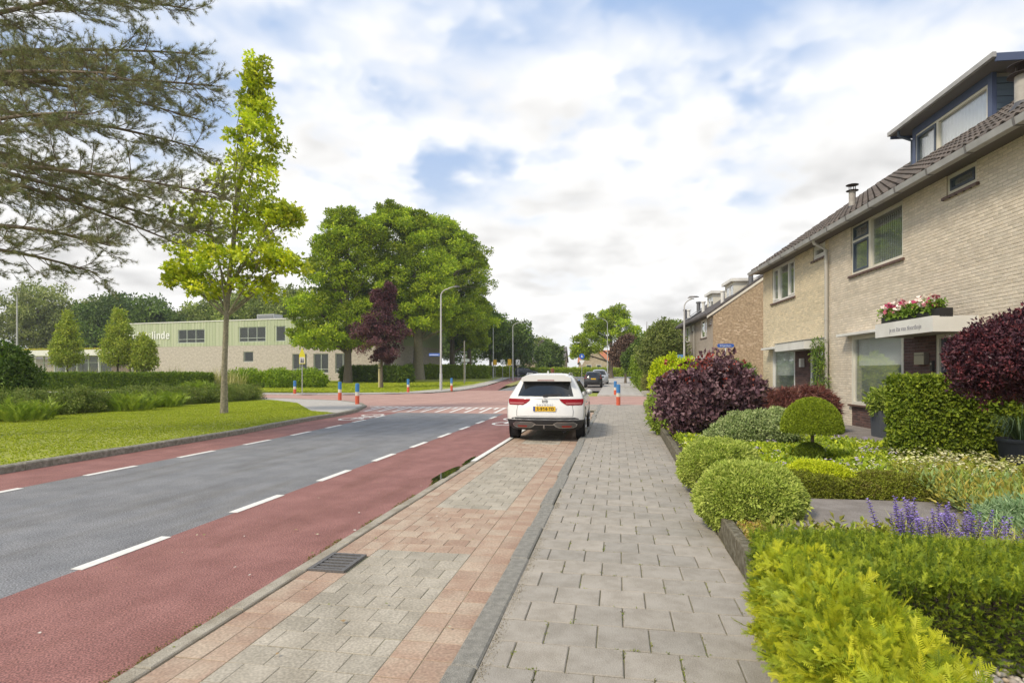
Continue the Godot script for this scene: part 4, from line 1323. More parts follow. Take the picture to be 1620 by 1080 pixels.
func roof(o: Node3D, tm: float, t0: float, t1: float, end: bool) -> void:
	var u := Vector3(cos(0.611), sin(0.611), 0)
	var up := Vector3(-u.y, u.x, 0)
	var eave := Vector3(-0.36, 5.36, 0)
	var s := Shape.new()                              # boarding under the tiles, both slopes
	var ridge := eave + u * 5.43
	var back := Vector3(2 * ridge.x - eave.x, eave.y, 0)
	var k := Vector3(0, 0, 1)
	s.plate(PackedVector2Array([Vector2(eave.x, eave.y - 0.05), Vector2(back.x, back.y - 0.05), Vector2(back.x, back.y + 0.02), Vector2(ridge.x, ridge.y + 0.02), Vector2(eave.x, eave.y + 0.02)]), tm - t1 + 0.03, tm - t0)
	part(o, "roof", s.mesh(), plain("roof boarding", Color(0.07, 0.06, 0.05), 0.9))
	var m := roof_tile()
	var list := []
	var rows := 16
	for r in rows:
		for i in int((t1 - t0) / 0.3):
			var t := t0 + (i + 1) * 0.3
			var p := eave + u * (r * 0.336 - 0.05) + up * 0.035 + Vector3(0, 0, tm - t)
			if t > 14.4 and t < 17.6 and r * 0.336 * u.x - 0.36 > 2.3 and t0 < 10: continue
			list.append([p, (o.transform * p).distance_to(Vector3(0, 1.55, 0)) + (0.0 if t > 10.3 else 50.0), rng.randi() % 2])
	list.sort_custom(func(a, b): return a[1] < b[1])
	var tilt := Basis(u.rotated(Vector3(0, 0, 1), -0.06), up.rotated(Vector3(0, 0, 1), -0.06), k)
	var rest := [Shape.new(), Shape.new()]
	var arr := m.surface_get_arrays(0)
	for i in list.size():
		var x := Transform3D(tilt * Basis.from_euler(Vector3(rnd(-0.01, 0.01), rnd(-0.008, 0.008), rnd(-0.006, 0.006))), list[i][0])
		if i < 300: part(o, "roof_tile", m, mats["roof tile" if list[i][2] else "roof tile b"], x)
		else:
			var w: Shape = rest[list[i][2]]
			for j in arr[Mesh.ARRAY_VERTEX].size(): w.put(x * arr[Mesh.ARRAY_VERTEX][j], (x.basis * arr[Mesh.ARRAY_NORMAL][j]).normalized())
	for i in 2:
		if rest[i].v.size(): stuff(part(o, "roof_tiles", rest[i].mesh(), mats["roof tile" if i else "roof tile b"]))
	for i in int((t1 - t0) / 0.36):                    # ridge tiles
		var q := Shape.new()
		var z := tm - t0 - (i + 1) * 0.36
		var rws := []
		for e in [[0.0, 0.135], [0.39, 0.115]]:
			var line := PackedVector3Array()
			for j in 9:
				var a := PI * j / 8.0
				line.append(Vector3(ridge.x + cos(a) * e[1], ridge.y - 0.03 + sin(a) * e[1], z + e[0]))
			rws.append(line)
		q.grid([rws[1], rws[0]], false)
		part(o, "ridge_tile", q.mesh(), mats["roof tile b"])
	if end:                                           # gable wall at the far end
		var g := Shape.new()
		g.plate(PackedVector2Array([Vector2(0.02, 0.05), Vector2(8.45, 0.05), Vector2(8.45, 5.3), Vector2(ridge.x, 8.3), Vector2(0.02, 5.3)]), tm - 23.12, tm - 22.98)
		part(o, "gable", g.mesh(), mats["yellow brick 2"])
	var e0 := Shape.new()                              # bargeboard
	e0.plate(PackedVector2Array([Vector2(eave.x, eave.y - 0.1), Vector2(ridge.x, ridge.y - 0.1), Vector2(ridge.x, ridge.y + 0.05), Vector2(eave.x, eave.y + 0.05)]), tm - t1 - 0.02, tm - t1 + 0.02)
	if end: part(o, "bargeboard", e0.mesh(), mats["white paint"])
func gutters(o: Node3D, tm: float, t0: float, t1: float) -> void:
	var n := int(round((t1 - t0) / 1.15))
	var l := (t1 - t0) / n
	for i in n:
		var s := Shape.new()
		var z0 := tm - t0 - (i + 1) * l; var z1 := tm - t0 - i * l
		s.plate(PackedVector2Array([Vector2(-0.52, 5.34), Vector2(-0.50, 5.23), Vector2(-0.38, 5.225), Vector2(-0.365, 5.34), Vector2(-0.38, 5.34), Vector2(-0.392, 5.24), Vector2(-0.49, 5.245), Vector2(-0.505, 5.34)]), z0 + 0.004, z1 - 0.004)
		var g := part(o, "gutter", s.mesh(), mats["gutter zinc"])
		var b := Shape.new()
		b.plate(PackedVector2Array([Vector2(-0.532, 5.345), Vector2(-0.508, 5.216), Vector2(-0.373, 5.212), Vector2(-0.36, 5.22), Vector2(-0.5, 5.226), Vector2(-0.522, 5.345)]), z1 - 0.03, z1 + 0.01)
		part(g, "bracket", b.mesh(), plain("bracket", Color(0.20, 0.19, 0.19), 0.5, 0.4))
	var f := Shape.new()
	f.box(Vector3(-0.36, 5.27, tm - t1), Vector3(0.02, 5.32, tm - t0))
	part(o, "soffit", f.mesh(), plain("soffit dark", Color(0.13, 0.115, 0.10), 0.8))
func dormer(o: Node3D, tm: float) -> void:
	var x0 := 2.25
	var navy: Material = mats["navy paint"]
	var s := Shape.new()                              # front surround: posts and head board
	s.box(Vector3(x0, 7.05, tm - 17.42), Vector3(x0 + 0.1, 8.268, tm - 17.28)); s.box(Vector3(x0, 7.05, tm - 14.41), Vector3(x0 + 0.1, 8.268, tm - 14.27)); s.box(Vector3(x0, 8.07, tm - 17.279), Vector3(x0 + 0.1, 8.268, tm - 14.411))
	var d := part(o, "dormer", s.mesh(), plain("dormer blue", Color(0.075, 0.10, 0.185), 0.45))
	s = Shape.new()
	s.box(Vector3(x0 - 0.02, 7.02, tm - 17.28), Vector3(x0 + 0.16, 7.12, tm - 14.41))
	part(d, "apron", s.mesh(), mats["cream paint"])
	s = Shape.new()
	frame(s, tm - 17.279, tm - 14.411, 7.121, 8.069, 0.06, x0 + 0.02, x0 + 0.09)
	s.box(Vector3(x0 + 0.02, 7.181, tm - 16.36), Vector3(x0 + 0.09, 8.009, tm - 16.27))
	part(d, "window_frame", s.mesh(), mats["cream paint"])
	s = Shape.new()
	frame(s, tm - 17.215, tm - 16.362, 7.183, 8.007, 0.06, x0 - 0.005, x0 + 0.06)
	part(d, "sash", s.mesh(), mats["blue grey paint"])
	pane(d, tm - 17.155, tm - 16.42, 7.24, 7.95, x0 + 0.05)
	pane(d, tm - 16.27, tm - 14.471, 7.181, 8.009, x0 + 0.06)
	s = Shape.new()                                   # net curtain
	var row0 := PackedVector3Array(); var row1 := PackedVector3Array()
	for i in 120:
		var z := tm - 17.2 + 2.75 * i / 119.0
		var w := 0.02 * sin(i * 1.1)
		row0.append(Vector3(x0 + 0.2 + w, 7.1, z)); row1.append(Vector3(x0 + 0.2 + w, 8.1, z))
	s.grid([row0, row1], false)
	part(d, "net_curtain", s.mesh(), plain("net curtain", Color(0.66, 0.66, 0.66), 0.9))
	s = Shape.new()
	s.box(Vector3(x0 - 0.34, 8.27, tm - 17.85), Vector3(4.3, 8.36, tm - 13.66))
	part(d, "dormer_roof", s.mesh(), plain("dormer felt", Color(0.17, 0.165, 0.16), 0.85))
	s = Shape.new()
	s.box(Vector3(x0 - 0.42, 8.28, tm - 17.9), Vector3(x0 - 0.341, 8.39, tm - 13.6))
	part(d, "roof_gutter", s.mesh(), mats["gutter zinc"])
	s = Shape.new()
	s.box(Vector3(x0 - 0.34, 8.2, tm - 13.659), Vector3(4.3, 8.37, tm - 13.62)); s.box(Vector3(x0 - 0.34, 8.2, tm - 17.9), Vector3(4.3, 8.37, tm - 17.851))
	part(d, "roof_edge", s.mesh(), mats["dormer blue"])
	for i in 8:                                       # boarded cheek
		var y := 7.0 + i * 0.145
		var b := Shape.new()
		var low := (y - 5.42) / tan(0.611) - 0.36
		b.plate(PackedVector2Array([Vector2(x0 + 0.101, y), Vector2(4.4, y), Vector2(4.4, y + 0.135), Vector2(x0 + 0.101, y + 0.135)]), tm - 14.31, tm - 14.275 + 0.012 * (i % 2))
		part(d, "cheek_board", b.mesh(), plain("cheek blue", Color(0.085, 0.12, 0.155), 0.5))
		b = Shape.new()
		b.box(Vector3(x0 + 0.101, y, tm - 17.42), Vector3(4.4, y + 0.135, tm - 17.38))
		part(d, "cheek_board", b.mesh(), plain("cheek blue", Color(0.085, 0.12, 0.155), 0.5))
	s = Shape.new()
	s.box(Vector3(x0 + 0.101, 6.9, tm - 17.37), Vector3(4.3, 8.26, tm - 17.3)); s.box(Vector3(x0 + 0.101, 6.9, tm - 14.38), Vector3(4.3, 8.26, tm - 14.32)); s.box(Vector3(3.9, 6.9, tm - 17.29), Vector3(4.0, 8.26, tm - 14.39))
	part(d, "lining", s.mesh(), mats["room wall"])
	s = Shape.new()
	s.tube([Vector3(x0 - 0.32, 8.28, tm - 17.5), Vector3(x0 - 0.32, 8.14, tm - 17.5), Vector3(x0 + 0.02, 7.98, tm - 17.47), Vector3(x0 + 0.02, 7.2, tm - 17.47)], [0.04, 0.04, 0.04, 0.04], 8)
	part(d, "downpipe", s.mesh(), mats["blue grey paint"])

# ---- the row across the side street
func far_row() -> void:
	var tones := paver_tones("far brick", Color(0.40, 0.305, 0.195), 0.1, 3, 191, 1.1, 0.5, 0.3)
	var tex := ground_tex(512, 0.03, 0.25, Color(0.27, 0.20, 0.125), Color(0.47, 0.36, 0.24), 0.5, 195)
	world_tex("gable brick", tex, 3.0, 0.92)
	world_tex("row brick", ground_tex(512, 0.02, 0.25, Color(0.30, 0.26, 0.215), Color(0.38, 0.325, 0.27), 0.4, 197), 3.0, 0.92)
	world_tex("far roof", ground_tex(512, 0.02, 0.2, Color(0.06, 0.052, 0.05), Color(0.115, 0.10, 0.095), 0.5, 199), 3.0, 0.9)
	var names := ["brick corner house with bare gable wall beside the side street", "middle brick house with dormer in the row beyond the side street", "last brick house of the row beyond the side street"]
	for i in 3:
		var t0 := 40.0 + i * 6.15
		var tm := t0 + 3.07
		var o := thing("row_house", names[i], "house", along(8.83, 0, tm), FACADE_TURN, "terraced houses on the right")
		var t1 := t0 + 6.148
		var s := Shape.new()
		var h := [[t0 + 1.9, t0 + 3.9, 4.0, 5.25], [t0 + 0.45, t0 + 1.1, 4.75, 5.2], [t0 + 3.0, t0 + 5.2, 0.9, 2.4], [t0 + 0.7, t0 + 1.7, 0.1, 2.3]]
		var ts := [t0, t1]; var hs := [0.0, 5.3]
		for q in h:
			for v in [q[0], q[1]]: if not ts.has(v): ts.append(v)
			for v in [q[2], q[3]]: if not hs.has(v): hs.append(v)
		ts.sort(); hs.sort()
		for a in ts.size() - 1:
			for b in hs.size() - 1:
				var ct: float = (ts[a] + ts[a + 1]) * 0.5; var ch: float = (hs[b] + hs[b + 1]) * 0.5
				var open := false
				for q in h: if ct > q[0] and ct < q[1] and ch > q[2] and ch < q[3]: open = true
				if not open: s.box(Vector3(0, hs[b], tm - ts[a + 1]), Vector3(0.24, hs[b + 1], tm - ts[a]))
		s.box(Vector3(8.2, 0, tm - t1), Vector3(8.4, 5.3, tm - t0))
		part(o, "wall", s.mesh(), mats["row brick"])
		house_window(o, tm, h[0][0], h[0][1], 4.0, 5.25, mats["white paint"], [[t0 + 1.98, t0 + 2.6, 4.08, 5.17, mats["white paint"]], [t0 + 2.66, t0 + 3.82, 4.08, 5.17, null]])
		house_window(o, tm, h[1][0], h[1][1], 4.75, 5.2, mats["white paint"], [[t0 + 0.53, t0 + 1.02, 4.83, 5.12, null]])
		house_window(o, tm, h[2][0], h[2][1], 0.9, 2.4, mats["white paint"], [[t0 + 3.08, t0 + 5.12, 0.98, 2.32, null]])
		s = Shape.new()
		frame(s, tm - t0 - 1.7, tm - t0 - 0.7, 0.1, 2.3, 0.08, 0.03, 0.12)
		part(o, "door_frame", s.mesh(), mats["white paint"])
		s = Shape.new()
		s.box(Vector3(0.06, 0.18, tm - t0 - 1.62), Vector3(0.1, 2.22, tm - t0 - 0.78))
		part(o, "door", s.mesh(), plain("far door", Color(0.10, 0.06, 0.04), 0.5))
		s = Shape.new()
		s.box(Vector3(-0.7, 2.32, tm - t0 - 5.4), Vector3(0, 2.65, tm - t0 - 0.4))
		part(o, "canopy", s.mesh(), mats["white paint"])
		var peak := Vector2(4.0, 8.35)
		s = Shape.new()
		s.plate(PackedVector2Array([Vector2(-0.4, 5.3), Vector2(8.4, 5.3), Vector2(8.4, 5.42), Vector2(peak.x, peak.y + 0.12), Vector2(-0.4, 5.42)]), tm - t1, tm - t0)
		part(o, "roof", s.mesh(), mats["far roof"])
		s = Shape.new()
		s.box(Vector3(-0.52, 5.28, tm - t1), Vector3(-0.402, 5.42, tm - t0))
		part(o, "gutter", s.mesh(), mats["far roof"])
		s = Shape.new()
		s.box(Vector3(3.4, 0, tm - t1), Vector3(3.5, 5.2, tm - t0)); s.box(Vector3(0.25, 2.6, tm - t1), Vector3(3.39, 2.8, tm - t0))
		part(o, "interior", s.mesh(), mats["room wall"])
		s = Shape.new()
		s.tube([Vector3(-0.08, 5.2, tm - t1 + 0.2), Vector3(-0.08, 0, tm - t1 + 0.2)], [0.045, 0.045], 6)
		part(o, "drainpipe", s.mesh(), mats["drainpipe grey"])
		if i == 0:
			s = Shape.new()
			s.plate(PackedVector2Array([Vector2(0.0, 0), Vector2(8.4, 0), Vector2(8.4, 5.28), Vector2(peak.x, peak.y - 0.05), Vector2(0.0, 5.28)]), tm - t0 + 0.002, tm - t0 + 0.14)
			part(o, "gable", s.mesh(), mats["gable brick"])
			s = Shape.new()
			s.plate(PackedVector2Array([Vector2(-0.42, 5.26), Vector2(-0.42, 5.12), Vector2(peak.x, peak.y - 0.18), Vector2(8.5, 5.12), Vector2(8.5, 5.26), Vector2(peak.x, peak.y + 0.0)]), tm - t0 + 0.142, tm - t0 + 0.19)
			part(o, "bargeboard", s.mesh(), mats["cream paint"])
			s = Shape.new()                              # bricks that stand a little proud and pale in the gable
			for k in 380:
				var by := rnd(0.6, 6.6)
				var bx := rnd(0.3, 6.5)
				if by > 5.0 + 0.7 * minf(bx, 8.0 - bx): continue
				if bump.get_noise_2d(bx * 0.5, by * 1.4) < 0.05: continue
				s.paint(blend([Color(0.62, 0.50, 0.36), Color(0.50, 0.39, 0.27)]))
				s.boxc(Vector3(bx, snappedf(by, 0.0625), tm - t0 + 0.141), Vector3(0.2, 0.052, 0.012))
			stuff(part(o, "pale_bricks", s.mesh(), painted("pale bricks")))
		if i < 2:                                         # dormer
			var z0 := tm - t0 - (3.9 if i == 0 else 3.6); var z1 := tm - t0 - 1.5
			s = Shape.new()
			s.box(Vector3(1.7, 6.3, z0), Vector3(3.8, 7.75, z0 + 0.1)); s.box(Vector3(1.7, 6.3, z1 - 0.1), Vector3(3.8, 7.75, z1)); s.box(Vector3(1.7, 6.3, z0 + 0.1), Vector3(1.8, 6.75, z1 - 0.1)); s.box(Vector3(1.7, 7.6, z0 + 0.1), Vector3(1.8, 7.75, z1 - 0.1))
			var dm := part(o, "dormer", s.mesh(), mats["cream paint"])
			s = Shape.new()
			s.box(Vector3(1.5, 7.751, z0 - 0.2), Vector3(4.0, 7.95, z1 + 0.2))
			part(dm, "dormer_roof", s.mesh(), mats["white paint"])
			s = Shape.new()
			frame(s, z0 + 0.101, z1 - 0.101, 6.751, 7.599, 0.06, 1.72, 1.79)
			s.box(Vector3(1.72, 6.811, (z0 + z1) * 0.5 - 0.03), Vector3(1.79, 7.539, (z0 + z1) * 0.5 + 0.03))
			part(dm, "window_frame", s.mesh(), mats["white paint"])
			pane(dm, z0 + 0.16, z1 - 0.16, 6.81, 7.54, 1.75)
			s = Shape.new()
			s.box(Vector3(3.0, 6.3, z0 + 0.11), Vector3(3.05, 7.7, z1 - 0.11))
			part(dm, "lining", s.mesh(), mats["room wall"])
		if i == 1:
			s = Shape.new()                                # solar panels
			for k in 3: s.plate(PackedVector2Array([Vector2(0.3, 6.01), Vector2(1.5, 6.84), Vector2(1.47, 6.88), Vector2(0.27, 6.05)]), tm - t0 - 5.9 + k * 0.75, tm - t0 - 5.2 + k * 0.75)
			stuff(part(o, "solar_panels", s.mesh(), plain("solar", Color(0.35, 0.37, 0.40), 0.12, 0.2)))
		var fl := Shape.new()
		fl.lathe([Vector2(0.16, -0.6), Vector2(0.16, 0.75), Vector2(0.22, 0.76), Vector2(0.22, 0.86), Vector2(0.1, 0.9)], Vector3(2.6 if i == 0 else 1.2, 7.3 if i == 0 else 6.6, tm - t0 - (0.7 if i == 0 else 4.6)), 12)
		part(o, "flue", fl.mesh(), plain("far flue", Color(0.17, 0.17, 0.18), 0.5, 0.4))
		var f2 := Shape.new()
		f2.lathe([Vector2(0.13, -0.5), Vector2(0.13, 0.6), Vector2(0.19, 0.62), Vector2(0.19, 0.7), Vector2(0.05, 0.74)], Vector3(0.9, 6.4, tm - t0 - 1.2), 12)
		part(o, "flue", f2.mesh(), mats["white paint"])

# ---- the school: a low brick storey with a green boarded one above
func school() -> void:
	world_tex("pale brick", ground_tex(512, 0.02, 0.2, Color(0.42, 0.37, 0.33), Color(0.56, 0.50, 0.45), 0.4, 211), 4.0, 0.9)
	var big := 1.29                                     # its plan below is drawn at this fraction
	var right := Vector3(-29.9, 0.3, -70.9)             # the front runs from the left to the right, seen from the road
	var left := Vector3(-71.8, 0.3, -76.6)
	var dir := (right - left).normalized()
	var turn := atan2(-dir.z, dir.x)
	var o := thing("school", "two storey school with pale brick below and green boarded storey above", "school", left, turn)
	o.scale = Vector3.ONE * big
	var w := left.distance_to(right) / big
	var s := Shape.new()
	var g := 0.25
	var holes := [[16.2, 17.5, 2.1, 3.2]]
	for i in 3: holes.append([22.5 + i * 2.6, 24.3 + i * 2.6, 0.9, 2.9])
	wall_grid(s, 1.2, w, g - 0.3, 3.85, holes, 0.0, 0.3)
	s.box(Vector3(1.2, 0, -14), Vector3(1.5, 3.85, -0.3)); s.box(Vector3(w - 0.3, 0, -14), Vector3(w, 3.85, -0.3)); s.box(Vector3(1.2, 0, -14.3), Vector3(w, 6.4, -14))
	part(o, "brick_wall", s.mesh(), mats["pale brick"])
	var up := [[7.1, 10.9, 4.25, 5.75], [15.6, 19.1, 4.25, 5.85], [20.4, 21.6, 4.25, 5.85], [24, 25.2, 4.25, 5.85], [27.5, 30.5, 4.25, 5.85]]
	s = Shape.new()
	wall_grid(s, 0.0, w, 3.86, 6.55, up, -0.05, 0.2)
	s.box(Vector3(0, 3.86, -14), Vector3(0.2, 6.55, -0.26)); s.box(Vector3(w - 0.2, 3.86, -14), Vector3(w, 6.55, -0.26))
	s.box(Vector3(0.2, 6.3, -13.9), Vector3(w - 0.2, 6.4, -0.26)); s.box(Vector3(0.2, 3.7, -13.9), Vector3(w - 0.2, 3.84, -0.31))
	part(o, "backing_wall", s.mesh(), plain("green board a", Color(0.44, 0.48, 0.33), 0.75))
	var greens := [plain("green board a", Color(0.44, 0.48, 0.33), 0.75), plain("green board b", Color(0.41, 0.455, 0.30), 0.75), plain("green board c", Color(0.48, 0.51, 0.365), 0.75)]
	var x := 0.0
	var k := 0
	while x < w - 0.2:                                 # upright boards, each its own
		var parts := [[3.86, 6.55]]
		for q in up:
			if x + 0.2 > q[0] and x < q[1]: parts = [[3.86, q[2]], [q[3], 6.55]]
		for p in parts:
			var b := Shape.new()
			b.box(Vector3(x + 0.008, p[0], -0.049), Vector3(x + 0.205, p[1], -0.02 + 0.012 * (k % 2)))
			part(o, "board", b.mesh(), greens[rng.randi() % 3])
		x += 0.215
		k += 1
	s = Shape.new()
	s.box(Vector3(-0.05, 6.551, -14.2), Vector3(w, 6.66, 0.05))
	part(o, "roof_edge", s.mesh(), mats["white paint"])
	s = Shape.new()
	s.plate(PackedVector2Array([Vector2(7.5, 6.66), Vector2(32, 6.66), Vector2(24, 7.25), Vector2(18, 7.5), Vector2(8.2, 7.15)]), -11.0, -7.0)
	part(o, "roof_light", s.mesh(), plain("roof white", Color(0.62, 0.63, 0.64), 0.5))
	s = Shape.new()
	s.box(Vector3(13.6, 6.66, -6.5), Vector3(16.0, 7.75, -5))
	var vent := part(o, "roof_vent", s.mesh(), plain("vent grey", Color(0.36, 0.37, 0.37), 0.6))
	for i in 6:
		var q := Shape.new()
		q.box(Vector3(13.7, 6.75 + i * 0.16, -4.998), Vector3(15.9, 6.83 + i * 0.16, -4.94))
		part(vent, "louvre", q.mesh(), plain("louvre", Color(0.22, 0.23, 0.23), 0.6))
	var fm := plain("window grey", Color(0.42, 0.46, 0.42), 0.5)
	for q in up + holes:
		var n := 3 if q[1] - q[0] > 3 else (2 if q[1] - q[0] > 1.5 else 1)
		var a := Shape.new()
		var z := -0.14
		a.box(Vector3(q[0], q[2], z), Vector3(q[0] + 0.07, q[3], z + 0.08)); a.box(Vector3(q[1] - 0.07, q[2], z), Vector3(q[1], q[3], z + 0.08)); a.box(Vector3(q[0] + 0.07, q[2], z), Vector3(q[1] - 0.07, q[2] + 0.07, z + 0.08)); a.box(Vector3(q[0] + 0.07, q[3] - 0.07, z), Vector3(q[1] - 0.07, q[3], z + 0.08))
		for i in n - 1:
			var mx: float = lerpf(q[0], q[1], (i + 1.0) / n)
			a.box(Vector3(mx - 0.035, q[2] + 0.07, z), Vector3(mx + 0.035, q[3] - 0.07, z + 0.08))
		if n > 1: a.box(Vector3(q[0] + 0.07, q[2] + 0.38, z + 0.002), Vector3(q[1] - 0.07, q[2] + 0.44, z + 0.078))
		var win := part(o, "window", a.mesh(), fm)
		for i in n:
			var p := Shape.new()
			var x0: float = lerpf(q[0], q[1], float(i) / n); var x1: float = lerpf(q[0], q[1], (i + 1.0) / n)
			p.quad(Vector3(x0 + 0.05, q[2] + 0.05, z + 0.04), Vector3(x1 - 0.05, q[2] + 0.05, z + 0.04), Vector3(x1 - 0.05, q[3] - 0.05, z + 0.04), Vector3(x0 + 0.05, q[3] - 0.05, z + 0.04))
			part(win, "pane", p.mesh(), mats["window glass"])
	s = Shape.new()
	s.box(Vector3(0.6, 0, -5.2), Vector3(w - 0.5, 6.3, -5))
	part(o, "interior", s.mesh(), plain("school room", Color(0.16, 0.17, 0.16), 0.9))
	var tx := TextMesh.new()
	var fnt := SystemFont.new()
	fnt.font_names = PackedStringArray(["Droid Sans"])
	fnt.font_weight = 700
	tx.font = fnt
	tx.text = "Koningslinde"
	tx.font_size = 64; tx.pixel_size = 0.0175; tx.depth = 0.05
	part(o, "lettering", tx, plain("sign white", Color(0.80, 0.80, 0.78), 0.5), Transform3D(Basis(), Vector3(2.5, 5.15, 0.03)))
	# the low wing to the left, with a planted roof
	var lw := thing("school_wing", "low glazed school wing with yellow green planted roof and white fascia", "building", left + Vector3(0.8, 0, 0.4), turn + 0.03)
	lw.scale = Vector3.ONE * big
	s = Shape.new()
	s.box(Vector3(-17.5, 2.95, -9), Vector3(1.3, 3.6, 1.1))
	part(lw, "fascia", s.mesh(), mats["white paint"])
	s = Shape.new()
	s.box(Vector3(-17.5, 3.601, -9), Vector3(1.3, 3.7, 1.05))
	part(lw, "planted_roof", s.mesh(), plain("roof soil", Color(0.28, 0.26, 0.05), 0.95))
	var rg := Scatter.new()
	for i in 3000: rg.add(Vector3(rnd(-17.4, 1.2), 3.7, rnd(-4, 1.0)), facing(Vector3(rnd(-0.3, 0.3), 1, rnd(-0.3, 0.3)), rnd(0.8, 1.7)), blend([Color(0.42, 0.38, 0.05), Color(0.34, 0.34, 0.06), Color(0.45, 0.33, 0.07)]))
	scatter(lw, "roof_plants", grass_tuft(603, 8, 0.16, 0.03, 0.6), leafy("grass", 0.6), rg)
	s = Shape.new()
	s.box(Vector3(-17.5, 0, -8.9), Vector3(1.2, 2.94, -4)); 
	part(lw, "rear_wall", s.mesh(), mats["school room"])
	s = Shape.new()
	s.box(Vector3(-3.2, 0, -0.2), Vector3(-0.6, 2.94, 0.0)); s.box(Vector3(-17.5, 0, -0.2), Vector3(-15.8, 2.94, 0))
	part(lw, "brick_pier", s.mesh(), plain("dark pier", Color(0.19, 0.15, 0.13), 0.9))
	for i in 7:
		var xx := -15.8 + i * 1.8
		var a := Shape.new()
		a.box(Vector3(xx, 0, -0.15), Vector3(xx + 0.08, 2.94, -0.05)); a.box(Vector3(xx + 0.08, 0, -0.15), Vector3(xx + 1.72, 0.1, -0.05)); a.box(Vector3(xx + 1.72, 0, -0.15), Vector3(xx + 1.8, 2.94, -0.05)); a.box(Vector3(xx + 0.08, 2.1, -0.15), Vector3(xx + 1.72, 2.18, -0.05))
		var win := part(lw, "window", a.mesh(), fm)
		var p := Shape.new()
		p.quad(Vector3(xx + 0.08, 0.1, -0.1), Vector3(xx + 1.72, 0.1, -0.1), Vector3(xx + 1.72, 2.94, -0.1), Vector3(xx + 0.08, 2.94, -0.1))
		part(win, "pane", p.mesh(), mats["window glass"])
	for px in [-14.0, -9.0, -4.0, 0.9]:
		var p := Shape.new()
		p.tube([Vector3(px, 0, 0.9), Vector3(px, 2.95, 0.9)], [0.06, 0.06], 8)
		part(lw, "post", p.mesh(), mats["white paint"])
func wall_grid(s: Shape, x0: float, x1: float, h0: float, h1: float, holes: Array, front: float, thick: float) -> void:
	var xs := [x0, x1]; var hs := [h0, h1]
	for q in holes:
		for v in [q[0], q[1]]: if not xs.has(v): xs.append(v)
		for v in [q[2], q[3]]: if not hs.has(v): hs.append(v)
	xs.sort(); hs.sort()
	for i in xs.size() - 1:
		for j in hs.size() - 1:
			var cx: float = (xs[i] + xs[i + 1]) * 0.5; var ch: float = (hs[j] + hs[j + 1]) * 0.5
			var open := false
			for q in holes: if cx > q[0] and cx < q[1] and ch > q[2] and ch < q[3]: open = true
			if not open: s.box(Vector3(xs[i], hs[j], front - thick), Vector3(xs[i + 1], hs[j + 1], front))
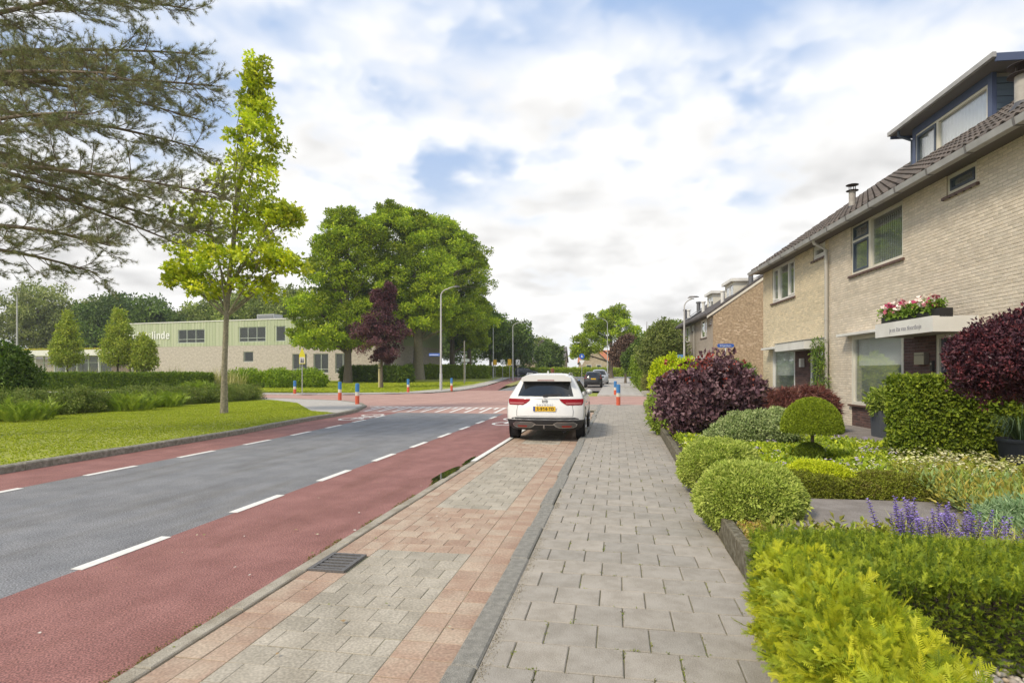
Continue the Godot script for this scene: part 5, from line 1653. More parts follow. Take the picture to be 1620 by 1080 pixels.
func distant_houses() -> void:
	world_tex("far house brick", ground_tex(256, 0.02, 0.2, Color(0.40, 0.32, 0.24), Color(0.50, 0.41, 0.32), 0.3, 221), 4.0, 0.9)
	world_tex("far house roof", ground_tex(256, 0.02, 0.2, Color(0.12, 0.11, 0.11), Color(0.18, 0.16, 0.16), 0.4, 223), 4.0, 0.9)
	world_tex("orange roof", ground_tex(256, 0.02, 0.2, Color(0.40, 0.14, 0.07), Color(0.52, 0.20, 0.10), 0.3, 225), 4.0, 0.9)
	# [position, width, depth, eaves, peak, turn, roof, gable to the street, label]
	var list := [[Vector3(-20.6, 0, -122), 5.0, 9.0, 4.2, 7.6, 0.0, "far house roof", true, "left of the two pointed brick gables at the street's far end"], [Vector3(-15.4, 0, -122), 5.0, 9.0, 4.2, 7.4, 0.0, "far house roof", true, "right of the two pointed brick gables at the street's far end"],
		[Vector3(-10.6, 0, -124), 7.0, 8.0, 3.0, 5.9, PI / 2, "far house roof", false, "distant low house with dark roof right of the round tree"], [Vector3(-4.6, 0, -120), 6.0, 9.0, 2.6, 5.4, 0.0, "far house roof", true, "distant brick gable between the dark and the orange roof"], [Vector3(1.2, 0, -126), 9.0, 8.0, 2.6, 5.2, PI / 2, "orange roof", false, "distant house with orange tiled roof"]]
	for q in list:
		var o := thing("distant_house", q[8], "house", q[0] + Vector3(0, 0.85, 0), q[5], "houses at the far end of the street")
		var w: float = q[1]; var d: float = q[2]
		if not q[7]: w = q[2]; d = q[1]
		var s := Shape.new()
		s.plate(PackedVector2Array([Vector2(-w / 2, -0.2), Vector2(w / 2, -0.2), Vector2(w / 2, q[3]), Vector2(0, q[4]), Vector2(-w / 2, q[3])]), -d, 0)
		part(o, "wall", s.mesh(), mats["far house brick"])
		s = Shape.new()
		var r: float = (q[4] - q[3]) / (w / 2)
		s.plate(PackedVector2Array([Vector2(-w / 2 - 0.3, q[3] - 0.3 * r + 0.02), Vector2(0, q[4] + 0.02), Vector2(w / 2 + 0.3, q[3] - 0.3 * r + 0.02), Vector2(w / 2 + 0.3, q[3] - 0.3 * r + 0.2), Vector2(0, q[4] + 0.22), Vector2(-w / 2 - 0.3, q[3] - 0.3 * r + 0.2)]), -d - 0.2, 0.25)
		part(o, "roof", s.mesh(), mats[q[6]])
		var face := Transform3D() if q[7] else Transform3D(Basis(Vector3.UP, -PI / 2), Vector3(-w / 2, 0, -d / 2))
		for e in [[-1.0, 0.9, 1.1, 1.4], [1.0, 0.9, 1.0, 1.4], [0.0, 3.6, 1.0, 1.2]]:
			if e[1] + e[3] > q[3] + 0.9: continue
			var a := Shape.new()
			a.box(Vector3(e[0] - e[2] / 2, e[1], 0.002), Vector3(e[0] + e[2] / 2, e[1] + e[3], 0.06))
			var win := part(o, "window", a.mesh(), mats["white paint"], face)
			a = Shape.new()
			a.box(Vector3(e[0] - e[2] / 2 + 0.1, e[1] + 0.1, 0.061), Vector3(e[0] + e[2] / 2 - 0.1, e[1] + e[3] - 0.1, 0.075))
			part(win, "pane", a.mesh(), plain("dark pane", Color(0.05, 0.06, 0.065), 0.1))
	# the house whose roof shows at the far left
	var h := thing("distant_house", "brown pyramid roof behind the low school wing", "house", Vector3(-104, 0.5, -97), 0.2)
	var s2 := Shape.new()
	s2.box(Vector3(-5, -0.3, -5), Vector3(5, 3.6, 5))
	part(h, "wall", s2.mesh(), mats["far house brick"])
	s2 = Shape.new()
	for i in 4:
		var a := Vector3(6, 3.5, 6).rotated(Vector3.UP, i * PI / 2); var b := Vector3(6, 3.5, 6).rotated(Vector3.UP, (i + 1) * PI / 2)
		s2.tri(a, b, Vector3(0, 6.2, 0))
	part(h, "roof", s2.mesh(), mats["far house roof"])

# ---- cars. In a car's own axes it looks along -z, its rear bumper stands at z = 0. hull: [height, rear z, front z, half width]
func hull_at(hull: Array, y: float) -> Vector3:
	for i in hull.size() - 1:
		if y <= hull[i + 1][0]:
			var t := clampf((y - hull[i][0]) / (hull[i + 1][0] - hull[i][0]), 0.0, 1.0)
			return Vector3(lerpf(hull[i][1], hull[i + 1][1], t), lerpf(hull[i][2], hull[i + 1][2], t), lerpf(hull[i][3], hull[i + 1][3], t))
	return Vector3(hull[-1][1], hull[-1][2], hull[-1][3])
func rear_z(hull: Array, x: float, y: float) -> float:
	var q := hull_at(hull, y)
	return q.x - 0.25 * pow(minf(absf(x) / q.z, 1.0), 3.6)
func front_z(hull: Array, x: float, y: float) -> float:
	var q := hull_at(hull, y)
	return q.y + 0.42 * pow(minf(absf(x) / q.z, 1.0), 3.0)
func hull_ring(hull: Array, y: float) -> PackedVector3Array:
	var q := hull_at(hull, y)
	var out := PackedVector3Array()
	var us := [-1.0, -0.96, -0.9, -0.8, -0.65, -0.4, 0.0, 0.4, 0.65, 0.8, 0.9, 0.96, 1.0]
	for u in us: out.append(Vector3(u * q.z, y, rear_z(hull, u * q.z, y)))
	var a := rear_z(hull, q.z, y); var b := front_z(hull, q.z, y)
	for i in range(1, 9): out.append(Vector3(q.z, y, lerpf(a, b, i / 9.0)))
	for i in us.size(): out.append(Vector3(-us[i] * q.z, y, front_z(hull, us[i] * q.z, y)))
	for i in range(1, 9): out.append(Vector3(-q.z, y, lerpf(b, a, i / 9.0)))
	return out
func hull_band(hull: Array, y0: float, y1: float, cap: bool) -> ArrayMesh:
	var ys := [y0]
	for h in hull: if h[0] > y0 + 0.002 and h[0] < y1 - 0.002: ys.append(h[0])
	ys.append(y1)
	var fine := []
	for i in ys.size() - 1:
		for k in 2: fine.append(lerpf(ys[i], ys[i + 1], k / 2.0))
	fine.append(y1)
	var rows := fine.map(func(y): return hull_ring(hull, y))
	var s := Shape.new()
	s.grid(rows, true)
	if cap:
		var r: PackedVector3Array = rows[-1]
		var c := Vector3(0, y1 + 0.004, (r[6].z + r[27].z) * 0.5)
		for j in r.size(): s.tri(c, r[j], r[(j + 1) % r.size()])
	else:
		var r: PackedVector3Array = rows[0]
		var c := Vector3(0, y0, (r[6].z + r[27].z) * 0.5)
		for j in r.size(): s.tri(c, r[(j + 1) % r.size()], r[j])
	return s.mesh()
func rear_patch(hull: Array, poly: Array, out: float, y_steps := 6) -> ArrayMesh:     # poly: rows of [y, x0, x1]
	var rows := []
	for p in poly:
		var line := PackedVector3Array()
		for i in 11:
			var x := lerpf(p[1], p[2], i / 10.0)
			line.append(Vector3(x, p[0], rear_z(hull, x, p[0]) + out))
		rows.append(line)
	var s := Shape.new()
	s.grid(rows, false)
	return s.mesh()
func side_patch(hull: Array, poly: Array, side: float, out: float) -> ArrayMesh:       # poly: rows of [y, z rear, z front]
	var rows := []
	for p in poly:
		var w := hull_at(hull, p[0]).z + out
		var line := PackedVector3Array()
		for i in 5: line.append(Vector3(side * w, p[0], lerpf(p[1] if side > 0 else p[2], p[2] if side > 0 else p[1], i / 4.0)))
		rows.append(line)
	var s := Shape.new()
	s.grid(rows, false)
	return s.mesh()
func wheel(car: Node3D, at: Vector3, r: float, wide: float, rim_m: Material) -> void:
	var s := Shape.new()
	var side := signf(at.x)
	s.x = Transform3D(Basis(Vector3(0, 0, 1), PI / 2), Vector3.ZERO)
	s.lathe([Vector2(r * 0.62, -wide * 0.5), Vector2(r * 0.93, -wide * 0.5), Vector2(r, -wide * 0.36), Vector2(r, wide * 0.36), Vector2(r * 0.93, wide * 0.5), Vector2(r * 0.62, wide * 0.5)], Vector3.ZERO, 28)
	var w := part(car, "wheel", s.mesh(), plain("tyre", Color(0.018, 0.018, 0.019), 0.85), Transform3D(Basis(), at))
	var q := Shape.new()
	q.x = Transform3D(Basis(Vector3(0, 0, 1), -PI / 2 * side), Vector3(side * wide * 0.5, 0, 0))
	q.lathe([Vector2(r * 0.62, -0.03), Vector2(r * 0.62, 0.004), Vector2(r * 0.56, 0.006), Vector2(r * 0.53, -0.03), Vector2(r * 0.14, -0.02), Vector2(r * 0.12, 0.0)], Vector3.ZERO, 24)
	for i in 5:
		var a := TAU * i / 5.0
		q.tube([Vector3(cos(a), 0, sin(a)) * r * 0.1, Vector3(cos(a), 0, sin(a)) * r * 0.57], [0.035, 0.03], 6)
	part(w, "rim", q.mesh(), rim_m)
func number_plate(car: Node3D, at: Vector3, text: String, k := 1.0) -> void:
	var s := Shape.new()
	s.boxc(Vector3.ZERO, Vector3(0.52, 0.11, 0.012) * k)
	var p := part(car, "number_plate", s.mesh(), plain("plate yellow", Color(0.80, 0.50, 0.02), 0.5), Transform3D(Basis(), at))
	s = Shape.new()
	s.boxc(Vector3(-0.238, 0, 0.007) * k, Vector3(0.044, 0.108, 0.003) * k)
	part(p, "country_band", s.mesh(), plain("plate blue", Color(0.02, 0.07, 0.35), 0.5))
	if text == "": return
	var tx := TextMesh.new()
	var f := SystemFont.new()
	f.font_names = PackedStringArray(["Droid Sans"])
	f.font_weight = 700
	tx.font = f
	tx.text = text
	tx.font_size = 32; tx.pixel_size = 0.0031 * k; tx.depth = 0.004
	part(p, "lettering", tx, plain("plate black", Color(0.015, 0.015, 0.015), 0.5), Transform3D(Basis(), Vector3(0.022, -0.002, 0.008) * k))
func car(label: String, at: Vector3, turn: float, hull: Array, paint: Material, opts := {}) -> Node3D:
	var o := thing("parked_car", label, "car", at, turn, "cars parked along the street")
	var split: float = opts.get("cladding", 0.5)
	var dark := plain("car plastic", Color(0.028, 0.028, 0.03), 0.55)
	part(o, "lower_body", hull_band(hull, hull[0][0], split, false), dark if opts.has("cladding") else paint)
	part(o, "body", hull_band(hull, split, hull[-1][0], true), paint)
	var gl: Material = mats["car glass"]
	var g: Array = opts.glass                           # [low, high, rear half width low, high, side rear low, side rear high, side front low, side front high]
	var rows := []; var sides := []
	for i in 5:
		var t := i / 4.0
		rows.append([lerpf(g[0], g[1], t), -lerpf(g[2], g[3], t), lerpf(g[2], g[3], t)])
		sides.append([lerpf(g[0], g[1], t), lerpf(g[4], g[5], t), lerpf(g[6], g[7], t)])
	part(o, "rear_window", rear_patch(hull, rows, 0.006), gl)
	for side: float in [-1.0, 1.0]:
		part(o, "side_window", side_patch(hull, sides, side, 0.005), gl)
		var pillar := []
		for r in sides: pillar.append([r[0], (r[1] + r[2]) * 0.5 + 0.05, (r[1] + r[2]) * 0.5 - 0.05])
		part(o, "door_pillar", side_patch(hull, pillar, side, 0.008), dark)
		var m := Shape.new()
		m.x = Transform3D(Basis().scaled(Vector3(0.1, 0.075, 0.06)), Vector3(side * (hull_at(hull, g[0]).z + 0.07), g[0] + 0.03, g[6] + 0.35))
		m.lathe([Vector2(0.3, -0.95), Vector2(0.8, -0.6), Vector2(1, 0), Vector2(0.8, 0.6), Vector2(0.3, 0.95)], Vector3.ZERO, 12)
		part(o, "mirror", m.mesh(), paint)
		var fh := Shape.new()
		fh.boxc(Vector3(side * (hull_at(hull, 0.86).z + 0.008), 0.87, (g[4] + g[6]) * 0.5 + 0.2), Vector3(0.03, 0.03, 0.2))
		part(o, "door_handle", fh.mesh(), paint)
	var ws := []
	for i in 5:
		var t := i / 4.0
		var y := lerpf(g[0] + 0.04, g[1], t)
		var line := PackedVector3Array()
		for k in 9:
			var x := lerpf(hull_at(hull, y).z * 0.86, -hull_at(hull, y).z * 0.86, k / 8.0)
			line.append(Vector3(x, y, front_z(hull, x, y) - 0.006))
		ws.append(line)
	var wsm := Shape.new()
	wsm.grid(ws, false)
	part(o, "windscreen", wsm.mesh(), gl)
	var r: float = opts.get("wheel", 0.34)
	var rim := plain("rim silver", Color(0.42, 0.42, 0.43), 0.3, 0.9)
	for z in opts.axles:
		for side: float in [-1.0, 1.0]:
			wheel(o, Vector3(side * (hull_at(hull, 0.5).z - 0.1), r, z), r, 0.225, rim)
			var arch := Shape.new()                        # dark wheel arch lip
			var w := hull_at(hull, 0.5).z
			for i in 14:
				var a0 := PI * i / 14.0; var a1 := PI * (i + 1) / 14.0
				var p := [Vector3(0, sin(a0) * r * 1.13 + r, -cos(a0) * r * 1.13 + z), Vector3(0, sin(a1) * r * 1.13 + r, -cos(a1) * r * 1.13 + z), Vector3(0, sin(a1) * r * 1.32 + r, -cos(a1) * r * 1.32 + z), Vector3(0, sin(a0) * r * 1.32 + r, -cos(a0) * r * 1.32 + z)]
				for q in 4: p[q].x = side * (hull_at(hull, p[q].y).z + 0.008)
				if side > 0: arch.quad(p[3], p[2], p[1], p[0])
				else: arch.quad(p[0], p[1], p[2], p[3])
			for i in 24:
				var a0 := TAU * i / 24.0; var a1 := TAU * (i + 1) / 24.0
				var c := Vector3(side * (w + 0.004), r, z)
				var e0 := c + Vector3(0, sin(a0), cos(a0)) * r * 1.13; var e1 := c + Vector3(0, sin(a1), cos(a1)) * r * 1.13
				if side > 0: arch.tri(c, e1, e0)
				else: arch.tri(c, e0, e1)
			part(o, "wheel_arch", arch.mesh(), dark)
	return o
func cars() -> void:
	var gl := plain("car glass", Color(0.012, 0.014, 0.016), 0.04, 0.0, 0.6)
	var white := plain("white car paint", Color(0.74, 0.74, 0.72), 0.3)
	white.clearcoat_enabled = true; white.clearcoat = 0.8; white.clearcoat_roughness = 0.05
	var suv := [[0.27, -0.14, -4.22, 0.78], [0.36, -0.05, -4.33, 0.87], [0.50, 0.0, -4.38, 0.905], [0.62, -0.015, -4.41, 0.915], [0.80, -0.06, -4.36, 0.918], [0.94, -0.12, -4.1, 0.905], [1.02, -0.16, -3.5, 0.885], [1.08, -0.20, -3.15, 0.86], [1.28, -0.37, -2.78, 0.755], [1.44, -0.50, -2.42, 0.665], [1.52, -0.58, -2.2, 0.60], [1.575, -0.72, -1.95, 0.50], [1.60, -1.1, -1.65, 0.36]]
	var o := car("white crossover car with yellow number plate parked in the near bay", Vector3(-1.66, ROAD_Y, -13.55), 0.012, suv, white, {"cladding": 0.52, "glass": [1.06, 1.40, 0.66, 0.56, -0.62, -1.10, -3.02, -2.56], "axles": [-0.88, -3.5], "wheel": 0.345})
	var dark: Material = mats["car plastic"]
	var red := plain("tail light red", Color(0.26, 0.012, 0.02), 0.5, 0.0, 0.2)
	var silver := plain("trim silver", Color(0.45, 0.45, 0.46), 0.28, 0.9)
	for side: float in [-1.0, 1.0]:
		var rows := []
		for r in [[0.86, 0.52, 0.86], [0.90, 0.44, 0.885], [0.95, 0.37, 0.895], [1.0, 0.34, 0.885]]:
			rows.append([r[0], r[1] if side > 0 else -r[2], r[2] if side > 0 else -r[1]])
		var l := part(o, "tail_light", rear_patch(suv, rows, 0.012), red)
		var inner := [[0.885, 0.5 if side > 0 else -0.84, 0.84 if side > 0 else -0.5], [0.915, 0.49 if side > 0 else -0.86, 0.86 if side > 0 else -0.49]]
		part(l, "lens", rear_patch(suv, inner, 0.018), plain("lens pale", Color(0.42, 0.16, 0.16), 0.6, 0.0, 0.2))
		var hx := func(a: float, b: float) -> Array: return [a if side > 0 else -b, b if side > 0 else -a]
		var tr := []                                       # bright edge of the lower trim, then its dark inset
		for r in [[0.325, 0.34, 0.66], [0.36, 0.26, 0.74], [0.42, 0.20, 0.76], [0.455, 0.26, 0.70], [0.47, 0.30, 0.68]]: tr.append([r[0], hx.call(r[1], r[2])[0], hx.call(r[1], r[2])[1]])
		var bt := part(o, "bumper_trim", rear_patch(suv, tr, 0.02), silver)
		var ti := []
		for r in [[0.34, 0.36, 0.65], [0.365, 0.29, 0.72], [0.42, 0.235, 0.735], [0.448, 0.29, 0.68]]: ti.append([r[0], hx.call(r[1], r[2])[0], hx.call(r[1], r[2])[1]])
		part(bt, "inset", rear_patch(suv, ti, 0.027), plain("trim grey", Color(0.13, 0.125, 0.12), 0.45))
		part(bt, "reflector", rear_patch(suv, [[0.345, hx.call(0.42, 0.62)[0], hx.call(0.42, 0.62)[1]], [0.385, hx.call(0.40, 0.64)[0], hx.call(0.40, 0.64)[1]]], 0.032), plain("reflector", Color(0.42, 0.03, 0.02), 0.2))
	part(o, "bumper_bar", rear_patch(suv, [[0.395, -0.27, 0.27], [0.41, -0.26, 0.26]], 0.022), silver)
	part(o, "bumper", rear_patch(suv, [[0.53, -0.80, 0.80], [0.555, -0.78, 0.78], [0.575, -0.70, 0.70]], 0.006), dark)
	number_plate(o, Vector3(0, 0.775, -0.025), "S-914-TD")
	for side: float in [-1.0, 1.0]:                        # gaps round the tailgate
		part(o, "panel_gap", rear_patch(suv, [[0.60, side * 0.66 - 0.004, side * 0.66 + 0.004], [0.72, side * 0.665 - 0.004, side * 0.665 + 0.004], [0.855, side * 0.64 - 0.004, side * 0.64 + 0.004]], 0.004), dark)
		for z in [-0.98, -1.95, -2.95]: part(o, "door_gap", side_patch(suv, [[0.54, z + 0.004, z - 0.004], [0.8, z + 0.004, z - 0.004], [1.04, z + 0.004, z - 0.004]], side, 0.004), dark)
	part(o, "panel_gap", rear_patch(suv, [[0.597, -0.66, 0.66], [0.604, -0.66, 0.66]], 0.004), dark)
	part(o, "light_bar", rear_patch(suv, [[0.995, -0.36, 0.36], [1.003, -0.36, 0.36]], 0.008), silver)
	var s := Shape.new()
	s.plate(PackedVector2Array([Vector2(-0.60, 1.41), Vector2(0.60, 1.41), Vector2(0.58, 1.50), Vector2(0.42, 1.56), Vector2(-0.42, 1.56), Vector2(-0.58, 1.50)]), -0.85, -0.36)
	part(o, "spoiler", s.mesh(), white)
	s = Shape.new()
	s.box(Vector3(-0.2, 1.425, -0.37), Vector3(0.2, 1.44, -0.354))
	part(o, "brake_light", s.mesh(), red)
	s = Shape.new()
	s.tube([Vector3(0.02, 1.075, -0.165), Vector3(0.38, 1.10, -0.185)], [0.012, 0.007], 6); s.boxc(Vector3(0.0, 1.07, -0.165), Vector3(0.09, 0.045, 0.04)); s.boxc(Vector3(0.2, 1.105, -0.185), Vector3(0.4, 0.014, 0.012))
	part(o, "wiper", s.mesh(), dark)
	s = Shape.new()
	for i in 24:                                          # round badge crossed by a bar
		var a0 := TAU * i / 24.0; var a1 := TAU * (i + 1) / 24.0
		s.tube([Vector3(cos(a0) * 0.06, sin(a0) * 0.055 + 0.95, -0.105), Vector3(cos(a1) * 0.06, sin(a1) * 0.055 + 0.95, -0.105)], [0.007, 0.007], 5, false)
	s.boxc(Vector3(0, 0.95, -0.105), Vector3(0.125, 0.018, 0.012))
	part(o, "badge", s.mesh(), silver)
	var tx := TextMesh.new()
	var f := SystemFont.new()
	f.font_names = PackedStringArray(["Droid Sans"])
	tx.font = f
	tx.text = "Q A S H Q A I"
	tx.font_size = 16; tx.pixel_size = 0.0042; tx.depth = 0.006
	part(o, "lettering", tx, silver, Transform3D(Basis(Vector3.RIGHT, -0.3), Vector3(0, 0.865, -0.072)))
	s = Shape.new()
	s.tube([Vector3(0, 0.33, -0.06), Vector3(0, 0.33, 0.05), Vector3(0, 0.37, 0.07), Vector3(0, 0.40, 0.07)], [0.02, 0.02, 0.018, 0.02], 8)
	part(o, "tow_hook", s.mesh(), silver)
	s = Shape.new()
	s.plate(PackedVector2Array([Vector2(-0.025, 1.57), Vector2(0.025, 1.57), Vector2(0.008, 1.66), Vector2(-0.008, 1.66)]), -1.0, -0.86)
	part(o, "antenna_fin", s.mesh(), white)
	for x in [-0.52, 0.52]:
		s = Shape.new()
		s.tube([Vector3(x, 1.56, -0.8), Vector3(x, 1.60, -0.95), Vector3(x, 1.60, -1.9), Vector3(x * 1.02, 1.56, -2.05)], [0.012, 0.016, 0.016, 0.012], 6)
		part(o, "roof_rail", s.mesh(), silver)
	s = Shape.new()                                       # what shows below: axle and exhaust
	s.box(Vector3(-0.7, 0.24, -1.0), Vector3(0.7, 0.34, -0.75)); s.tube([Vector3(0.45, 0.27, -1.0), Vector3(0.45, 0.25, -0.2)], [0.05, 0.05], 8)
	part(o, "axle", s.mesh(), plain("underbody", Color(0.02, 0.02, 0.02), 0.8))
	# smaller cars farther on
	var hatch := [[0.25, -0.1, -3.75, 0.72], [0.45, 0.0, -3.9, 0.81], [0.62, 0.0, -3.95, 0.825], [0.80, -0.03, -3.85, 0.825], [0.92, -0.06, -3.2, 0.81], [1.0, -0.09, -2.9, 0.79], [1.2, -0.2, -2.5, 0.72], [1.36, -0.32, -2.2, 0.64], [1.43, -0.42, -2.0, 0.56], [1.47, -0.8, -1.5, 0.35]]
	var black := plain("black car paint", Color(0.014, 0.014, 0.016), 0.25)
	black.clearcoat_enabled = true
	var h := car("black hatchback with yellow number plate parked beyond the crossing", Vector3(-2.1, rise(-53.4) + 0.003, -53.4), 0.02, hatch, black, {"glass": [0.93, 1.36, 0.66, 0.54, -0.35, -0.6, -2.9, -2.25], "axles": [-0.62, -3.1], "wheel": 0.29})
	number_plate(h, Vector3(0, 0.80, 0.0), "", 0.95)
	for side: float in [-1.0, 1.0]:
		part(h, "tail_light", rear_patch(hatch, [[0.85, 0.60 if side > 0 else -0.79, 0.79 if side > 0 else -0.60], [1.12, 0.62 if side > 0 else -0.72, 0.72 if side > 0 else -0.62]], 0.01), plain("tail light bright", Color(0.40, 0.02, 0.01), 0.5, 0.0, 0.2))
	part(h, "rear_bumper", rear_patch(hatch, [[0.36, -0.72, 0.72], [0.5, -0.76, 0.76], [0.56, -0.72, 0.72]], 0.03), black)
	var grey := plain("silver car paint", Color(0.45, 0.47, 0.50), 0.3, 0.4)
	car("silver car half hidden behind the black hatchback", Vector3(-1.75, rise(-60.0) + 0.003, -60.2), 0.02, suv, grey, {"glass": [1.045, 1.47, 0.70, 0.50, -0.62, -1.15, -3.02, -2.52], "axles": [-0.88, -3.5]})
	var blue := plain("dark car paint", Color(0.045, 0.05, 0.06), 0.25, 0.2)
	car("dark saloon parked sideways left of the far lamp posts", Vector3(-16.9, rise(-97.5) + 0.05, -97.2), -PI / 2 + 0.25, hatch, blue, {"glass": [0.93, 1.36, 0.66, 0.54, -0.35, -0.6, -2.9, -2.25], "axles": [-0.62, -3.1], "wheel": 0.29})

# ---- lamps, signs, bollards
func lamp_post(label: String, at: Vector3, tall: float, arm: float, turn: float, r := 0.09) -> Node3D:
	var o := thing("street_lamp", label, "street lamp", at, turn, "street lamps")
	var m := world_tex("lamp grey", ramp_tex(noise(0.01, 3, 44), [[0.0, Color(0.42, 0.42, 0.41)], [1.0, Color(0.52, 0.52, 0.50)]], 256), 2.0, 0.5)
	var s := Shape.new()
	s.lathe([Vector2(r * 1.25, -0.1), Vector2(r * 1.25, tall * 0.16), Vector2(r, tall * 0.165), Vector2(r * 0.85, tall * 0.5), Vector2(r * 0.62, tall - 0.6)], Vector3.ZERO, 12)
	part(o, "pole", s.mesh(), m)
	s = Shape.new()
	var pts := []
	for i in 7:
		var a := PI / 2 * i / 6.0
		pts.append(Vector3(0.65 * (1 - cos(a)), tall - 0.62 + 0.55 * sin(a), 0))
	pts.append(Vector3(arm * 0.7, tall, 0)); pts.append(Vector3(arm, tall + 0.06, 0))
	s.tube(pts, [r * 0.62, r * 0.6, r * 0.58, r * 0.55, r * 0.52, r * 0.5, r * 0.48, r * 0.45, r * 0.42], 8)
	part(o, "arm", s.mesh(), m)
	s = Shape.new()
	s.x = Transform3D(Basis(Vector3(0, 0, 1), 0.05).scaled(Vector3(0.36, 0.055, 0.13)), Vector3(arm + 0.3, tall + 0.075, 0))
	s.lathe([Vector2(0.5, -1), Vector2(0.95, -0.6), Vector2(1, 0.1), Vector2(0.7, 0.8), Vector2(0.1, 1)], Vector3.ZERO, 14)
	part(o, "lamp_head", s.mesh(), plain("lamp head", Color(0.24, 0.24, 0.25), 0.5))
	return o
func street_furniture() -> void:
	var blue := plain("bollard blue", Color(0.045, 0.20, 0.46), 0.55)
	var pale := plain("bollard white", Color(0.66, 0.62, 0.52), 0.6)
	var redm := plain("bollard red", Color(0.62, 0.11, 0.05), 0.55)
	var list := [[Vector3(-12.15, 0.045, -26.2), "bollard nearest the ramp on the left corner paving"], [Vector3(-14.98, 0.045, -30.1), "bollard second from the ramp on the left corner paving"], [Vector3(-21.9, 0.0, -37.3), "bollard at the foot of the yellow school sign"], [Vector3(-15.3, 0.07, -41.7), "bollard on the far side of the crossing before the purple tree"], [Vector3(-12.9, 0.07, -45.0), "bollard just right of the lamp post across the crossing"],
		[Vector3(0.07, 0.0, -28.3), "nearest bollard at the end of the right sidewalk"], [Vector3(-0.1, 0.0, -38.9), "second bollard on the right sidewalk, beyond the side street"], [Vector3(-2.75, 0.0, -43.2), "bollard beside the black hatchback"], [Vector3(-23.1, 0.0, -31.6), "bollard half sunk in shrubs left of the corner paving"]]
	for q in list:
		var o := thing("bollard", "blue white and red " + q[1], "bollard", q[0] + Vector3(0, rise(q[0].z), 0), rnd(0, 3), "striped bollards")
		for b in [["red_band", -0.05, 0.40, redm, 0.097], ["white_band", 0.40, 0.58, pale, 0.096], ["blue_band", 0.58, 0.98, blue, 0.097]]:
			var s := Shape.new()
			var top: bool = b[0] == "blue_band"
			var prof := [Vector2(b[4], b[1]), Vector2(b[4], b[2] - (0.02 if top else 0.0))]
			if top: prof.append_array([Vector2(b[4] - 0.012, b[2]), Vector2(0.03, b[2] + 0.008)])
			s.lathe(prof, Vector3.ZERO, 18)
			part(o, b[0], s.mesh(), b[3])
	var lp := lamp_post("tall grey street lamp at the left edge of the crossing, before the big trees", Vector3(-13.9, 0.07 + rise(-45.4), -45.4), 8.15, 1.1, -0.25)
	lamp_post("tall grey street lamp standing behind the hedge at the far left", Vector3(-56.5, 0.0, -47.0), 9.3, 1.6, -0.6)
	lamp_post("far street lamp with yellow board, left of the pair beyond the trees", Vector3(-17.9, rise(-84.5) + 0.05, -84.5), 8.2, 1.0, 0.0)
	lamp_post("far street lamp with yellow board, right of the pair beyond the trees", Vector3(-13.6, rise(-76.8) + 0.05, -76.8), 7.6, 1.2, 0.0)
	lamp_post("thin far street lamp before the bright green tree", Vector3(-1.15, rise(-74.0) + 0.05, -74), 7.7, 0.7, PI, 0.06)
	var rl := lamp_post("grey street lamp with blue banner beyond the purple smoke bush", Vector3(4.45, 0.0, -40.8), 6.55, 0.35, 0.2, 0.075)
	var s := Shape.new()
	s.box(Vector3(-0.5, 1.75, -0.012), Vector3(-0.08, 2.75, 0.012))
	part(rl, "banner", s.mesh(), plain("banner blue", Color(0.10, 0.25, 0.50), 0.6))
	# street name plates
	var sign_blue := plain("sign blue", Color(0.035, 0.12, 0.48), 0.45)
	var sign_white := plain("sign white", Color(0.80, 0.80, 0.78), 0.5)
	s = Shape.new()
	s.box(Vector3(-1.0, 2.75, -0.013), Vector3(-0.1, 2.97, 0.013))
	var np := part(lp, "street_name_plate", s.mesh(), sign_blue, Transform3D(Basis(Vector3.UP, 0.25), Vector3.ZERO))
	s = Shape.new()
	s.box(Vector3(-0.96, 2.83, 0.0135), Vector3(-0.2, 2.87, 0.015))
	part(np, "lettering", s.mesh(), sign_white)
	var post := plain("sign post grey", Color(0.46, 0.46, 0.45), 0.5, 0.3)
	var ns := thing("street_name_sign", "blue street name sign on a white post above the smoke bush", "sign", Vector3(5.07, 0, -29.2), 0.0)
	s = Shape.new()
	s.tube([Vector3(0, -0.1, 0), Vector3(0, 2.85, 0)], [0.028, 0.028], 8)
	part(ns, "post", s.mesh(), sign_white)
	s = Shape.new()
	var pill := PackedVector2Array()
	for i in 16:
		var a := -PI / 2 + PI * i / 15.0
		pill.append(Vector2(0.30 + 0.08 * cos(a), 2.82 + 0.085 * sin(a)))
	for i in 16:
		var a := PI / 2 + PI * i / 15.0
		pill.append(Vector2(-0.30 + 0.08 * cos(a), 2.82 + 0.085 * sin(a)))
	s.plate(pill, 0.03, 0.055)
	var pl := part(ns, "plate", s.mesh(), sign_blue)
	var tx := TextMesh.new()
	var f := SystemFont.new()
	f.font_names = PackedStringArray(["Droid Sans"])
	tx.font = f
	tx.text = "Wilgenlaan"
	tx.font_size = 16; tx.pixel_size = 0.0066; tx.depth = 0.004
	part(pl, "lettering", tx, sign_white, Transform3D(Basis(), Vector3(0, 2.815, 0.058)))
	# yellow school sign
	var ys := thing("school_sign", "yellow pencil shaped school sign on a thin post by the left bollard", "sign", Vector3(-21.75, 0.0, -38.0), 0.5)
	s = Shape.new()
	s.tube([Vector3(0, -0.1, 0), Vector3(0, 2.3, 0)], [0.03, 0.03], 8)
	part(ys, "post", s.mesh(), post)
	s = Shape.new()
	s.plate(PackedVector2Array([Vector2(-0.2, 2.15), Vector2(0.2, 2.15), Vector2(0.2, 2.75), Vector2(0.0, 3.3), Vector2(-0.2, 2.75)]), 0.03, 0.06)
	var yp := part(ys, "board", s.mesh(), plain("sign yellow", Color(0.78, 0.72, 0.05), 0.5))
	s = Shape.new()
